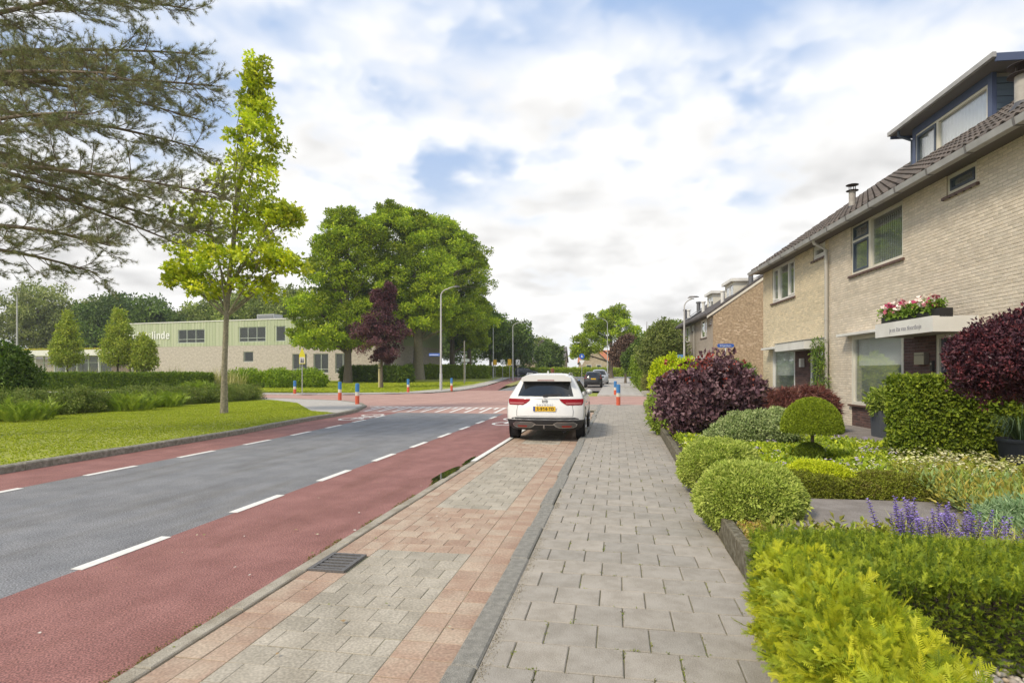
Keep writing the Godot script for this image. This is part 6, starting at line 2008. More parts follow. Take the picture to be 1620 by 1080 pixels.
	s.box(Vector3(-0.16, 2.2, 0.061), Vector3(0.16, 2.62, 0.066))
	part(yp, "picture_ground", s.mesh(), sign_white)
	for e in [-0.06, 0.06]:
		s = Shape.new()
		s.plate(PackedVector2Array([Vector2(e - 0.05, 2.23), Vector2(e + 0.05, 2.23), Vector2(e + 0.03, 2.46), Vector2(e - 0.03, 2.46)]), 0.067, 0.071)
		s.boxc(Vector3(e, 2.52, 0.069), Vector3(0.06, 0.06, 0.004))
		part(yp, "figure", s.mesh(), plain("sign black", Color(0.02, 0.02, 0.02), 0.5))
	# the sign in front of the school
	var ps := thing("parking_sign", "white board with blue square on a post before the school", "sign", Vector3(-43.0, 0.0, -46.2), 0.55)
	s = Shape.new()
	s.tube([Vector3(0, -0.1, 0), Vector3(0, 3.0, 0)], [0.03, 0.03], 8)
	part(ps, "post", s.mesh(), post)
	s = Shape.new()
	s.box(Vector3(-0.27, 2.1, 0.03), Vector3(0.27, 3.02, 0.05))
	var pb := part(ps, "board", s.mesh(), sign_white)
	s = Shape.new()
	s.box(Vector3(-0.23, 2.42, 0.051), Vector3(0.23, 2.78, 0.056))
	part(pb, "blue_square", s.mesh(), sign_blue)
	# far signs
	var bare := thing("sign_post", "bare grey post at the kerb beyond the street lamp", "post", Vector3(-16.2, rise(-61.5) + 0.05, -61.5))
	s = Shape.new()
	s.lathe([Vector2(0.07, -0.1), Vector2(0.065, 4.6), Vector2(0.02, 4.65)], Vector3.ZERO, 10)
	part(bare, "pole", s.mesh(), plain("weathered post", Color(0.27, 0.25, 0.21), 0.8))
	for q in [[Vector3(-17.55, 0, -84.2), "yellow", "yellow notice board on the left far lamp"], [Vector3(-14.0, 0, -76.6), "yellow", "yellow notice board on the right far lamp"], [Vector3(-15.3, 0, -78.5), "white", "white sign with dark slash between the far lamps"], [Vector3(-13.2, 0, -78.5), "white", "small white sign right of the far lamps"], [Vector3(-18.3, 0, -70.0), "direction", "white direction sign left of the far lamps"]]:
		var so := thing("road_sign", q[2], "sign", q[0] + Vector3(0, rise(q[0].z) + 0.05, 0), 0.1, "signs at the far junction")
		s = Shape.new()
		s.tube([Vector3(0, -0.15, 0), Vector3(0, 2.9, 0)], [0.035, 0.035], 6)
		part(so, "post", s.mesh(), post)
		s = Shape.new()
		match q[1]:
			"yellow":
				s.box(Vector3(-0.24, 1.95, 0.037), Vector3(0.24, 2.75, 0.06))
				part(so, "board", s.mesh(), plain("notice yellow", Color(0.85, 0.50, 0.02), 0.5))
			"white":
				s.box(Vector3(-0.28, 2.0, 0.037), Vector3(0.28, 2.7, 0.06))
				var wb := part(so, "board", s.mesh(), sign_white)
				s = Shape.new()
				s.plate(PackedVector2Array([Vector2(-0.2, 2.1), Vector2(-0.12, 2.1), Vector2(0.2, 2.6), Vector2(0.12, 2.6)]), 0.061, 0.066)
				part(wb, "slash", s.mesh(), plain("sign black", Color(0.02, 0.02, 0.02), 0.5))
			_:
				s.box(Vector3(-0.5, 2.4, 0.037), Vector3(0.5, 2.75, 0.06))
				part(so, "board", s.mesh(), sign_white)
	var rs := thing("road_sign", "round blue sign above a white triangle beside the parked silver car", "sign", Vector3(-4.55, rise(-78.0) + 0.05, -78.0), 0.05, "signs at the far junction")
	s = Shape.new()
	s.tube([Vector3(0, -0.15, 0), Vector3(0, 3.5, 0)], [0.04, 0.04], 6)
	part(rs, "post", s.mesh(), post)
	s = Shape.new()
	var disc := PackedVector2Array()
	for i in 24: disc.append(Vector2(0.36 * cos(TAU * i / 24.0), 3.1 + 0.36 * sin(TAU * i / 24.0)))
	s.plate(disc, 0.042, 0.06)
	var bd := part(rs, "blue_disc", s.mesh(), sign_blue)
	s = Shape.new()
	s.plate(PackedVector2Array([Vector2(-0.12, 2.98), Vector2(0.12, 2.98), Vector2(0, 3.32)]), 0.061, 0.066)
	part(bd, "arrow", s.mesh(), sign_white)
	s = Shape.new()
	s.plate(PackedVector2Array([Vector2(0, 1.9), Vector2(0.38, 2.6), Vector2(-0.38, 2.6)]), 0.042, 0.06)
	part(rs, "triangle", s.mesh(), sign_white)
	# tree stake of the purple plum
	var st := thing("tree_stake", "pale yellow stake under the purple leaved tree", "stake", Vector3(-20.85, rise(-49.5) + 0.05, -49.5))
	s = Shape.new()
	s.lathe([Vector2(0.11, -0.2), Vector2(0.11, 2.1), Vector2(0.1, 2.2), Vector2(0.02, 2.23)], Vector3.ZERO, 10)
	part(st, "post", s.mesh(), plain("stake", Color(0.55, 0.48, 0.24), 0.8))
	s = Shape.new()
	s.lathe([Vector2(0.125, 1.75), Vector2(0.125, 1.83)], Vector3.ZERO, 10)
	part(st, "strap", s.mesh(), plain("black plastic", Color(0.02, 0.02, 0.022), 0.4))

# ---- a rider seen over the car's roof: one body meshed from tapered bones
func body_mesh(bones: Array, cell: float) -> ArrayMesh:          # bone: [a, b, radius a, radius b, colour]
	var lo := Vector3.ONE * 1e9; var hi := -lo
	for b in bones:
		for e in [[b[0], b[2]], [b[1], b[3]]]:
			lo = lo.min(e[0] - Vector3.ONE * (e[1] + cell * 2)); hi = hi.max(e[0] + Vector3.ONE * (e[1] + cell * 2))
	var n := Vector3i(((hi - lo) / cell).ceil()) + Vector3i.ONE
	var val := PackedFloat32Array()
	val.resize(n.x * n.y * n.z)
	val.fill(1.0)
	for b in bones:
		var a: Vector3 = b[0]; var ab: Vector3 = b[1] - b[0]
		var len2 := maxf(ab.length_squared(), 1e-6)
		var rm: float = maxf(b[2], b[3]) + 0.07
		var i0 := Vector3i(((a.min(b[1]) - Vector3.ONE * rm - lo) / cell).floor()).clamp(Vector3i.ZERO, n - Vector3i.ONE)
		var i1 := Vector3i(((a.max(b[1]) + Vector3.ONE * rm - lo) / cell).ceil()).clamp(Vector3i.ZERO, n - Vector3i.ONE)
		for k in range(i0.z, i1.z + 1):
			for j in range(i0.y, i1.y + 1):
				for i in range(i0.x, i1.x + 1):
					var p := lo + Vector3(i, j, k) * cell
					var t := clampf((p - a).dot(ab) / len2, 0.0, 1.0)
					var d := p.distance_to(a + ab * t) - lerpf(b[2], b[3], t)
					var at := (k * n.y + j) * n.x + i
					var o := val[at]
					var h := clampf(0.5 + 0.5 * (o - d) / 0.03, 0.0, 1.0)
					val[at] = lerpf(o, d, h) - 0.03 * h * (1.0 - h)
	var verts := {}
	var s := Shape.new()
	s.coloured = true
	var corner := [Vector3i(0, 0, 0), Vector3i(1, 0, 0), Vector3i(0, 1, 0), Vector3i(1, 1, 0), Vector3i(0, 0, 1), Vector3i(1, 0, 1), Vector3i(0, 1, 1), Vector3i(1, 1, 1)]
	var edges := [[0, 1], [2, 3], [4, 5], [6, 7], [0, 2], [1, 3], [4, 6], [5, 7], [0, 4], [1, 5], [2, 6], [3, 7]]
	for k in n.z - 1:
		for j in n.y - 1:
			for i in n.x - 1:
				var v := []
				var sign_ := 0
				for c in corner:
					var q := val[((k + c.z) * n.y + j + c.y) * n.x + i + c.x]
					v.append(q)
					if q < 0: sign_ += 1
				if sign_ == 0 or sign_ == 8: continue
				var sum := Vector3.ZERO; var m := 0
				for e in edges:
					if (v[e[0]] < 0) != (v[e[1]] < 0):
						var t: float = v[e[0]] / (v[e[0]] - v[e[1]])
						sum += Vector3(corner[e[0]]).lerp(Vector3(corner[e[1]]), t)
						m += 1
				verts[Vector3i(i, j, k)] = lo + (Vector3(i, j, k) + sum / m) * cell
	var tint := func(p: Vector3) -> Color:
		var best := 1e9; var c := Color()
		for b in bones:
			var ab: Vector3 = b[1] - b[0]
			var t := clampf((p - b[0]).dot(ab) / maxf(ab.length_squared(), 1e-6), 0, 1)
			var d: float = p.distance_to(b[0] + ab * t) - lerpf(b[2], b[3], t)
			if d < best: best = d; c = b[4]
		return c
	var grad := func(p: Vector3) -> Vector3:
		var best := 1e9; var g := Vector3.UP
		for b in bones:
			var ab: Vector3 = b[1] - b[0]
			var t := clampf((p - b[0]).dot(ab) / maxf(ab.length_squared(), 1e-6), 0, 1)
			var q: Vector3 = b[0] + ab * t
			var d: float = p.distance_to(q) - lerpf(b[2], b[3], t)
			if d < best: best = d; g = p - q
		return g.normalized()
	for key in verts:
		var i: Vector3i = key
		for ax in 3:
			var e := Vector3i.ZERO; e[ax] = 1
			var u := Vector3i.ZERO; u[(ax + 1) % 3] = 1
			var w := Vector3i.ZERO; w[(ax + 2) % 3] = 1
			if not (verts.has(i - u) and verts.has(i - w) and verts.has(i - u - w)): continue
			var a := val[(i.z * n.y + i.y) * n.x + i.x]
			var f := i + e
			var b := val[(f.z * n.y + f.y) * n.x + f.x]
			if (a < 0) == (b < 0): continue
			var q := [verts[i], verts[i - u], verts[i - u - w], verts[i - w]]
			if a >= 0: q.reverse()
			for o in [[0, 2, 1], [0, 3, 2]]:
				for x in o:
					s.col = tint.call(q[x])
					s.put(q[x], grad.call(q[x]))
	return s.mesh()
func cyclist() -> void:
	var at := Vector3(-3.45, 0.0, -31.9)
	var p := thing("person", "person in dark red jacket riding a bicycle away beyond the white car", "person", at, 0.1)
	var jacket := Color(0.16, 0.035, 0.035); var trousers := Color(0.03, 0.035, 0.05); var skin := Color(0.48, 0.30, 0.22); var shoe := Color(0.02, 0.02, 0.02)
	var b := [[Vector3(0, 0.98, 0.22), Vector3(0, 1.18, 0.12), 0.15, 0.145, jacket], [Vector3(0, 1.18, 0.12), Vector3(0, 1.40, 0.0), 0.145, 0.15, jacket], [Vector3(-0.15, 1.42, -0.02), Vector3(0.15, 1.42, -0.02), 0.075, 0.075, jacket], [Vector3(0, 1.42, -0.01), Vector3(0, 1.55, -0.05), 0.055, 0.05, skin],
		[Vector3(0, 1.60, -0.06), Vector3(0, 1.68, -0.07), 0.085, 0.09, skin], [Vector3(0, 1.60, -0.15), Vector3(0, 1.585, -0.175), 0.02, 0.015, skin], [Vector3(-0.09, 1.63, -0.05), Vector3(-0.1, 1.65, -0.045), 0.02, 0.02, skin], [Vector3(0.09, 1.63, -0.05), Vector3(0.1, 1.65, -0.045), 0.02, 0.02, skin]]
	for s: float in [-1.0, 1.0]:
		b.append_array([[Vector3(s * 0.19, 1.41, -0.02), Vector3(s * 0.26, 1.17, -0.18), 0.06, 0.045, jacket], [Vector3(s * 0.26, 1.17, -0.18), Vector3(s * 0.24, 1.08, -0.42), 0.043, 0.033, jacket], [Vector3(s * 0.24, 1.08, -0.42), Vector3(s * 0.24, 1.07, -0.5), 0.032, 0.03, skin]])
		for k in 4: b.append([Vector3(s * (0.215 + 0.018 * k), 1.085, -0.5), Vector3(s * (0.215 + 0.018 * k), 1.045, -0.53 + 0.008 * k), 0.012, 0.01, skin])
		b.append([Vector3(s * 0.205, 1.07, -0.46), Vector3(s * 0.185, 1.045, -0.49), 0.012, 0.01, skin])
		var knee := Vector3(s * 0.12, 0.72 if s < 0 else 0.58, -0.22 if s < 0 else -0.12)
		var ankle := Vector3(s * 0.12, 0.36 if s < 0 else 0.16, -0.08 if s < 0 else 0.0)
		b.append_array([[Vector3(s * 0.09, 0.94, 0.2), knee, 0.09, 0.062, trousers], [knee, ankle, 0.058, 0.04, trousers], [ankle + Vector3(0, -0.03, 0.03), ankle + Vector3(0, -0.06, -0.14), 0.04, 0.035, shoe]])
	var m := painted("person cloth", 0.8)
	part(p, "body", body_mesh(b, 0.017), m)
	part(p, "hair", body_mesh([[Vector3(0, 1.66, -0.035), Vector3(0, 1.705, -0.05), 0.095, 0.088, Color(0.16, 0.06, 0.03)], [Vector3(0, 1.60, 0.0), Vector3(0, 1.53, 0.03), 0.075, 0.04, Color(0.14, 0.05, 0.025)]], 0.014), m)
	var k := thing("bicycle", "black bicycle under the rider beyond the white car", "bicycle", at, 0.1)
	var steel := plain("bicycle black", Color(0.02, 0.02, 0.022), 0.35)
	for z in [0.52, -0.58]:
		var s := Shape.new()
		for i in 28:
			var a0 := TAU * i / 28.0; var a1 := TAU * (i + 1) / 28.0
			s.tube([Vector3(0, 0.34 + sin(a0) * 0.325, z + cos(a0) * 0.325), Vector3(0, 0.34 + sin(a1) * 0.325, z + cos(a1) * 0.325)], [0.018, 0.018], 6, false)
		var w := part(k, "wheel", s.mesh(), mats["tyre"])
		s = Shape.new()
		for i in 12: s.tube([Vector3(0, 0.34, z), Vector3(0, 0.34 + sin(TAU * i / 12.0) * 0.31, z + cos(TAU * i / 12.0) * 0.31)], [0.004, 0.004], 4, false)
		part(w, "spokes", s.mesh(), plain("steel", Color(0.5, 0.5, 0.5), 0.3, 1.0))
	var s := Shape.new()
	for e in [[Vector3(0, 0.3, 0.0), Vector3(0, 0.86, 0.2)], [Vector3(0, 0.3, 0.0), Vector3(0, 0.82, -0.42)], [Vector3(0, 0.3, 0.0), Vector3(0, 0.34, 0.52)], [Vector3(0, 0.74, 0.16), Vector3(0, 0.34, 0.52)], [Vector3(0, 1.02, -0.36), Vector3(0, 0.34, -0.58)]]: s.tube([e[0], e[1]], [0.017, 0.016], 6)
	part(k, "frame", s.mesh(), steel)
	s = Shape.new()
	s.tube([Vector3(-0.28, 1.04, -0.5), Vector3(-0.2, 1.05, -0.42), Vector3(0, 1.03, -0.36), Vector3(0.2, 1.05, -0.42), Vector3(0.28, 1.04, -0.5)], [0.013, 0.013, 0.013, 0.013, 0.013], 6)
	part(k, "handlebar", s.mesh(), steel)
	s = Shape.new()
	s.plate(PackedVector2Array([Vector2(-0.09, 0.35), Vector2(0.09, 0.35), Vector2(0.03, 0.08), Vector2(-0.03, 0.08)]), 0, 0.05)
	part(k, "saddle", s.mesh(), steel, Transform3D(Basis(Vector3.RIGHT, PI / 2), Vector3(0, 0.88, 0.0)))
	s = Shape.new()
	s.tube([Vector3(-0.06, 0.3, 0), Vector3(-0.06, 0.32, -0.06)], [0.012, 0.012], 5); s.tube([Vector3(0.06, 0.3, 0), Vector3(0.06, 0.14, 0.02)], [0.012, 0.012], 5); s.boxc(Vector3(-0.12, 0.3, -0.1), Vector3(0.1, 0.02, 0.06)); s.boxc(Vector3(0.12, 0.1, -0.02), Vector3(0.1, 0.02, 0.06))
	part(k, "pedals", s.mesh(), steel)

# ---- trees. Crown lobes are given as [sideways, height, depth, radius sideways, radius up]; sideways and depth as the photographer faced
func lobes_of(list: Array) -> Array:
	var out := []
	for l in list:
		out.append([Vector3(0.984 * l[0] - 0.176 * l[2], l[1], -0.176 * l[0] - 0.984 * l[2]), Vector3(l[3], l[4], l[3])])
	return out
func trees() -> void:
	var grey_bark := bark(Color(0.27, 0.24, 0.175), "grey bark")
	var brown_bark := bark(Color(0.15, 0.12, 0.085), "brown bark")
	var leaf_m := leafy("tree leaf")
	var maple := clump(801, 6, 0.145, 0.2, 0.20, "lobed", 0.0)
	var maple_cols := [Color(0.40, 0.42, 0.02), Color(0.33, 0.375, 0.025), Color(0.48, 0.47, 0.025), Color(0.27, 0.33, 0.03)]
	var ml := lobes_of([[1.2, 12.4, 0, 0.4, 0.8], [1.15, 11.5, 0.1, 0.62, 0.8], [1.2, 10.6, 0, 0.88, 0.8], [1.1, 9.7, 0.2, 1.02, 0.8], [0.95, 8.8, 0, 1.08, 0.8], [0.2, 8.0, 0.2, 1.25, 0.7], [1.9, 7.5, 0, 0.8, 0.4], [2.4, 7.2, -0.2, 0.55, 0.3], [-0.5, 7.2, -0.2, 1.2, 0.7], [0.9, 6.7, 0.5, 1.3, 0.7], [-1.2, 6.1, 0.2, 0.95, 0.6], [1.6, 5.8, -0.3, 1.1, 0.55], [2.2, 5.5, 0, 0.75, 0.4], [0.1, 5.5, -0.5, 1.2, 0.6], [-1.5, 5.1, 0.2, 0.65, 0.4], [1.2, 4.7, 0.3, 0.8, 0.4], [-0.7, 4.6, 0, 0.8, 0.35]])
	tree("maple_tree", "slender young maple with bright yellow green leaves on the lawn", Vector3(-14.38, 0.03, -19.62), ml, 2500, maple, Vector2(0.75, 1.2), maple_cols, [3.6, 0.115, 12.2], grey_bark, leaf_m, "", {"lean": Vector3(1.1, 0, -0.2), "tufts": 9, "tuft": 0.36})
	pine()
	var big := clump(811, 9, 0.30, 0.18, 0.38)
	var lime := [Color(0.215, 0.285, 0.02), Color(0.28, 0.335, 0.022), Color(0.145, 0.205, 0.02), Color(0.35, 0.385, 0.03)]
	var deep := [Color(0.09, 0.145, 0.025), Color(0.13, 0.185, 0.03), Color(0.06, 0.10, 0.02), Color(0.16, 0.21, 0.03)]
	var o := {"tufts": 30, "tuft": 0.24}
	var g := "big trees on the lawn across the crossing"
	tree("lime_tree", "leftmost big green tree on the lawn, reaching over the school", Vector3(-29.58, rise(-61.4) + 0.05, -61.36), lobes_of([[0, 15.3, 0, 3.2, 2.8], [-2.4, 12.2, 0, 2.8, 2.3], [-3.6, 8.2, 0, 2.7, 2.0], [2, 12.4, 1, 3.4, 3.0], [-2.4, 4.9, -1, 2.8, 1.6], [2, 7.6, 0, 3.2, 2.2], [-0.3, 17.9, 0, 1.9, 1.5], [-1, 9.4, 2, 3.2, 2.4], [-4.4, 5.4, 0.5, 1.9, 1.3], [0.6, 4.8, 1, 2.2, 1.2], [1.9, 16.6, 0, 1.9, 1.4], [-2.0, 15.2, 0, 1.8, 1.4]]), 10500, big, Vector2(0.55, 1.05), lime, [3.2, 0.42, 17.0], brown_bark, leaf_m, g, o)
	tree("lime_tree", "second big green tree on the lawn, behind the purple tree", Vector3(-26.82, rise(-66.1) + 0.05, -66.12), lobes_of([[1, 17.0, 0, 4.2, 3.4], [4, 14, 0, 4.2, 3.6], [-1, 12, 0, 4.2, 3.6], [3, 8.2, 0, 4.6, 3.2], [-2, 7.4, 0, 3.6, 2.8], [0.6, 19.4, 0, 2.2, 1.5], [5.5, 10, -1, 3, 2.6], [3.2, 18.4, 0, 2.2, 1.5], [-2.0, 17.6, 0, 2.0, 1.5]]), 10500, big, Vector2(0.55, 1.05), lime, [3.4, 0.42, 18.0], brown_bark, leaf_m, g, o)
	tree("lime_tree", "third big green tree with the thickest trunk, left of the street lamp", Vector3(-26.81, rise(-77.1) + 0.05, -77.14), lobes_of([[2, 18, 0, 4.8, 3.8], [5.5, 14.5, 0, 4.6, 4.0], [-2, 13, 0, 4.6, 4.0], [2, 8.8, 0, 5, 3.6], [6, 8.4, 0, 4, 3.2], [-3, 8.4, 0, 3.8, 3.2], [3, 20.4, 0, 2.4, 1.5], [5.6, 18.4, 0, 2.3, 1.6], [0.2, 19.8, 0, 2.1, 1.4], [7.4, 16.2, 0, 2.0, 1.5]]), 10500, big, Vector2(0.55, 1.05), lime, [3.4, 0.72, 19.0], grey_bark, leaf_m, g, o)
	tree("lime_tree", "rightmost big green tree on the lawn, beside the road", Vector3(-24.09, rise(-84.3) + 0.05, -84.28), lobes_of([[-0.4, 18.0, 0, 3.2, 3.2], [1.8, 13.8, 0, 3.4, 3.4], [2.9, 9.2, 0, 2.9, 2.8], [-0.6, 9.4, 0, 4.0, 3.2], [-2, 14, 0, 3.6, 3.6], [3.2, 5.8, 0.5, 2.2, 1.8]]), 10500, big, Vector2(0.55, 1.05), lime, [3.0, 0.42, 19.0], brown_bark, leaf_m, g, o)
	tree("lime_tree", "slim dark trunked tree in the row by the far kerb", Vector3(-23.2, rise(-88.2) + 0.05, -91.25), lobes_of([[1, 10, 0, 3.6, 3.4], [0, 6.5, 0, 3.2, 2.2], [3, 8, 0, 3, 2.6]]), 2600, big, Vector2(0.9, 1.4), deep, [3.0, 0.4, 11.0], brown_bark, leaf_m, g, o)
	var plum := clump(821, 9, 0.17, 0.1, 0.22)
	tree("plum_tree", "purple leaved tree in front of the big green trees", Vector3(-20.6, rise(-49.4) + 0.05, -49.4), lobes_of([[0, 3.7, 0, 1.7, 1.2], [-1.2, 4.9, 0, 1.3, 0.8], [1.1, 5.0, 0, 1.4, 0.9], [-0.2, 6.0, 0, 1.35, 1.0], [0.3, 7.3, 0, 0.85, 0.9], [0.7, 8.4, 0, 0.4, 0.8], [-0.4, 8.0, 0, 0.4, 0.6], [0.2, 2.9, 0, 0.8, 0.6]]), 2600, plum, Vector2(0.8, 1.3), [Color(0.075, 0.03, 0.036), Color(0.11, 0.045, 0.05), Color(0.05, 0.018, 0.026), Color(0.13, 0.06, 0.06)], [2.0, 0.13, 8.2], brown_bark, leafy("purple leaf", 0.4, Color(0.25, 0.1, 0.12)), "", {"tufts": 9, "tuft": 0.45})
	var mid := clump(831, 9, 0.22, 0.13, 0.27)
	var fresh := [Color(0.28, 0.31, 0.06), Color(0.34, 0.36, 0.08), Color(0.21, 0.26, 0.05)]
	g = "young trees before the school"
	tree("young_tree", "leftmost conical young tree in front of the low school wing", Vector3(-47.9, 0, -44.3), lobes_of([[0, 2.9, 0, 1.4, 0.8], [-0.2, 4.0, 0, 1.15, 0.9], [0.1, 5.2, 0, 0.8, 0.9], [0, 6.3, 0, 0.4, 0.7]]), 1000, mid, Vector2(0.6, 1.0), fresh, [1.4, 0.09, 6.4], brown_bark, leaf_m, g)
	tree("young_tree", "middle conical young tree in front of the school corner", Vector3(-42.1, 0, -43.6), lobes_of([[0.1, 2.9, 0, 1.5, 0.8], [0, 4.0, 0, 1.3, 0.9], [0.2, 5.2, 0, 0.9, 0.9], [0.1, 6.3, 0, 0.5, 0.7]]), 1000, mid, Vector2(0.6, 1.0), fresh, [1.4, 0.09, 6.4], brown_bark, leaf_m, g)
	tree("young_tree", "rightmost and shortest young tree before the school lettering", Vector3(-39.9, 0, -44.0), lobes_of([[0, 2.5, 0, 1.1, 0.8], [0, 3.5, 0, 0.9, 0.7], [0, 4.2, 0, 0.5, 0.5]]), 700, mid, Vector2(0.7, 1.1), fresh, [1.4, 0.08, 4.4], brown_bark, leaf_m, g)
	# behind the school
	var soft := clump(841, 8, 0.55, 0.28, 0.6)
	var willow := [Color(0.22, 0.235, 0.11), Color(0.28, 0.285, 0.15), Color(0.16, 0.18, 0.07)]
	var dark := [Color(0.09, 0.135, 0.04), Color(0.125, 0.17, 0.05), Color(0.065, 0.10, 0.03)]
	var olive := [Color(0.19, 0.22, 0.07), Color(0.24, 0.265, 0.09), Color(0.13, 0.165, 0.05)]
	g = "trees behind the school"
	var ob := {"tufts": 16, "tuft": 0.33}
	var back := [[Vector3(-104, 0, -74), 14.5, 7.5, willow, "grey green willow at the left edge behind the low wing"], [Vector3(-93, 0, -80), 15.5, 7.0, willow, "tall feathery willow behind the low school wing"], [Vector3(-87, 0, -84), 13.5, 6.0, willow, "rounded willow next to the dark trees behind the wing"], [Vector3(-78, 0, -80), 13.6, 5.6, dark, "dark green tree rising behind the young school trees"], [Vector3(-71, 0, -79), 12.4, 4.8, dark, "darkest green tree left of the school lettering"], [Vector3(-72, 0, -90), 13.0, 6.0, olive, "olive tree showing over the school's left roof end"],
		[Vector3(-64, 0, -86), 13.4, 5.6, olive, "olive tree over the school between lettering and young maple"], [Vector3(-57, 0, -84), 14.0, 5.6, olive, "feathery tree over the school just behind the young maple"], [Vector3(-49, 0, -82), 14.2, 5.6, olive, "olive tree over the school right of the young maple"], [Vector3(-42, 0, -80), 13.0, 5.4, dark, "green tree over the school's right half"], [Vector3(-38, 0, -92), 14.0, 6.0, olive, "tree behind the leftmost big lawn tree"]]
	for b in back:
		b[0] *= 1.24; b[1] *= 1.2; b[2] *= 1.2
		tree("backdrop_tree", b[4], b[0] + Vector3(0, rise(b[0].z), 0), round_lobes(Vector3(0, b[1] * 0.56, 0), Vector3(b[2], b[1] * 0.44, b[2]), 7, 0.5), 2200, soft, Vector2(0.8, 1.4), b[3], [2.0, 0.4, b[1] * 0.8], brown_bark, leaf_m, g, ob)
	# at the end of the street
	g = "trees at the end of the street"
	var ends := [[Vector3(-22.5, 0, -104), 11.5, 4.6, dark, "dark tree right of the big lawn trees behind the far lamps"], [Vector3(-17.6, 0, -101.5), 9.8, 3.4, dark, "dark tree next to the far pointed gables"], [Vector3(-12.9, 0, -113.6), 6.2, 2.6, dark, "round dark tree in the middle of the street's end"], [Vector3(-17.2, 0, -134), 8.6, 3.2, olive, "pale tree peeping behind the pointed gables"], [Vector3(6, 0, -132), 7.0, 5, dark, "low dark trees behind the orange roof"], [Vector3(14, 0, -120), 8.0, 6, olive, "olive trees behind the bright green tree"], [Vector3(-34, 0, -118), 12.0, 6, dark, "dark tree in the gap behind the lawn trees"], [Vector3(-45, 0, -112), 12.0, 6, dark, "dark tree behind the lawn trees on the left"]]
	for b in ends:
		tree("distant_tree", b[4], b[0] + Vector3(0, rise(b[0].z), 0), round_lobes(Vector3(0, b[1] * 0.55, 0), Vector3(b[2], b[1] * 0.45, b[2]), 7, 0.5), 1500, soft, Vector2(0.6, 1.1), b[3], [1.6, 0.3, b[1] * 0.8], brown_bark, leaf_m, g, ob)
	# right hand side of the street
	var bright := [Color(0.24, 0.30, 0.02), Color(0.30, 0.35, 0.025), Color(0.17, 0.24, 0.03)]
	g = "trees along the right of the street"
	tree("roadside_tree", "wide bright yellow green tree over the parked silver car", Vector3(-0.9, rise(-86.0), -86.0), lobes_of([[0, 6.8, 0, 3.0, 2.2], [-3.2, 5.2, 0, 2.2, 1.8], [2.6, 6.0, 0, 2.4, 2.0], [0.6, 8.8, 0, 2.2, 1.5], [-1.8, 7.6, 0, 2.2, 1.6], [3.6, 4.2, 0, 1.8, 1.4], [-4.4, 3.8, 0, 1.4, 1.0]]), 3600, big, Vector2(0.6, 1.0), bright, [1.8, 0.4, 8.0], brown_bark, leaf_m, g, ob)
	tree("roadside_tree", "round brownish purple tree before the bright green one", Vector3(0.9, rise(-64.0), -64.0), lobes_of([[0, 3.4, 0, 1.5, 1.4], [0.4, 4.2, 0, 1.1, 0.9], [-0.7, 2.8, 0, 0.9, 0.9]]), 1300, mid, Vector2(0.8, 1.2), [Color(0.12, 0.075, 0.05), Color(0.15, 0.095, 0.065), Color(0.08, 0.05, 0.04)], [1.2, 0.14, 4.2], brown_bark, leafy("purple leaf"), g)
	tree("roadside_tree", "olive garden tree left of the far terrace", Vector3(3.4, 0.1, -46.4), lobes_of([[0, 3.6, 0, 1.5, 1.5], [-0.8, 2.6, 0, 1.2, 1.1], [0.9, 2.8, 0, 1.2, 1.2], [0.2, 4.7, 0, 0.8, 0.8]]), 2200, mid, Vector2(0.6, 1.0), [Color(0.16, 0.185, 0.07), Color(0.20, 0.22, 0.09), Color(0.11, 0.14, 0.045)], [1.0, 0.1, 4.6], brown_bark, leaf_m, g)
	tree("roadside_tree", "taller leafy tree behind the olive garden tree", Vector3(4.4, 0.1, -57.0), lobes_of([[0, 4.4, 0, 1.8, 1.7], [1.0, 5.3, 0, 1.2, 1.0], [-1.2, 4.0, 0, 1.3, 1.3]]), 2000, mid, Vector2(0.7, 1.1), [Color(0.13, 0.18, 0.05), Color(0.18, 0.22, 0.06)], [1.4, 0.12, 5.6], brown_bark, leaf_m, g)
	tree("roadside_tree", "bare topped dark tree between the roadside crowns", Vector3(2.6, 0.1, -54.0), lobes_of([[-0.2, 3.2, 0, 1.3, 1.3], [-1.0, 2.4, 0, 1.1, 1.1]]), 1300, mid, Vector2(0.7, 1.1), dark, [1.0, 0.12, 6.0], brown_bark, leaf_m, g)

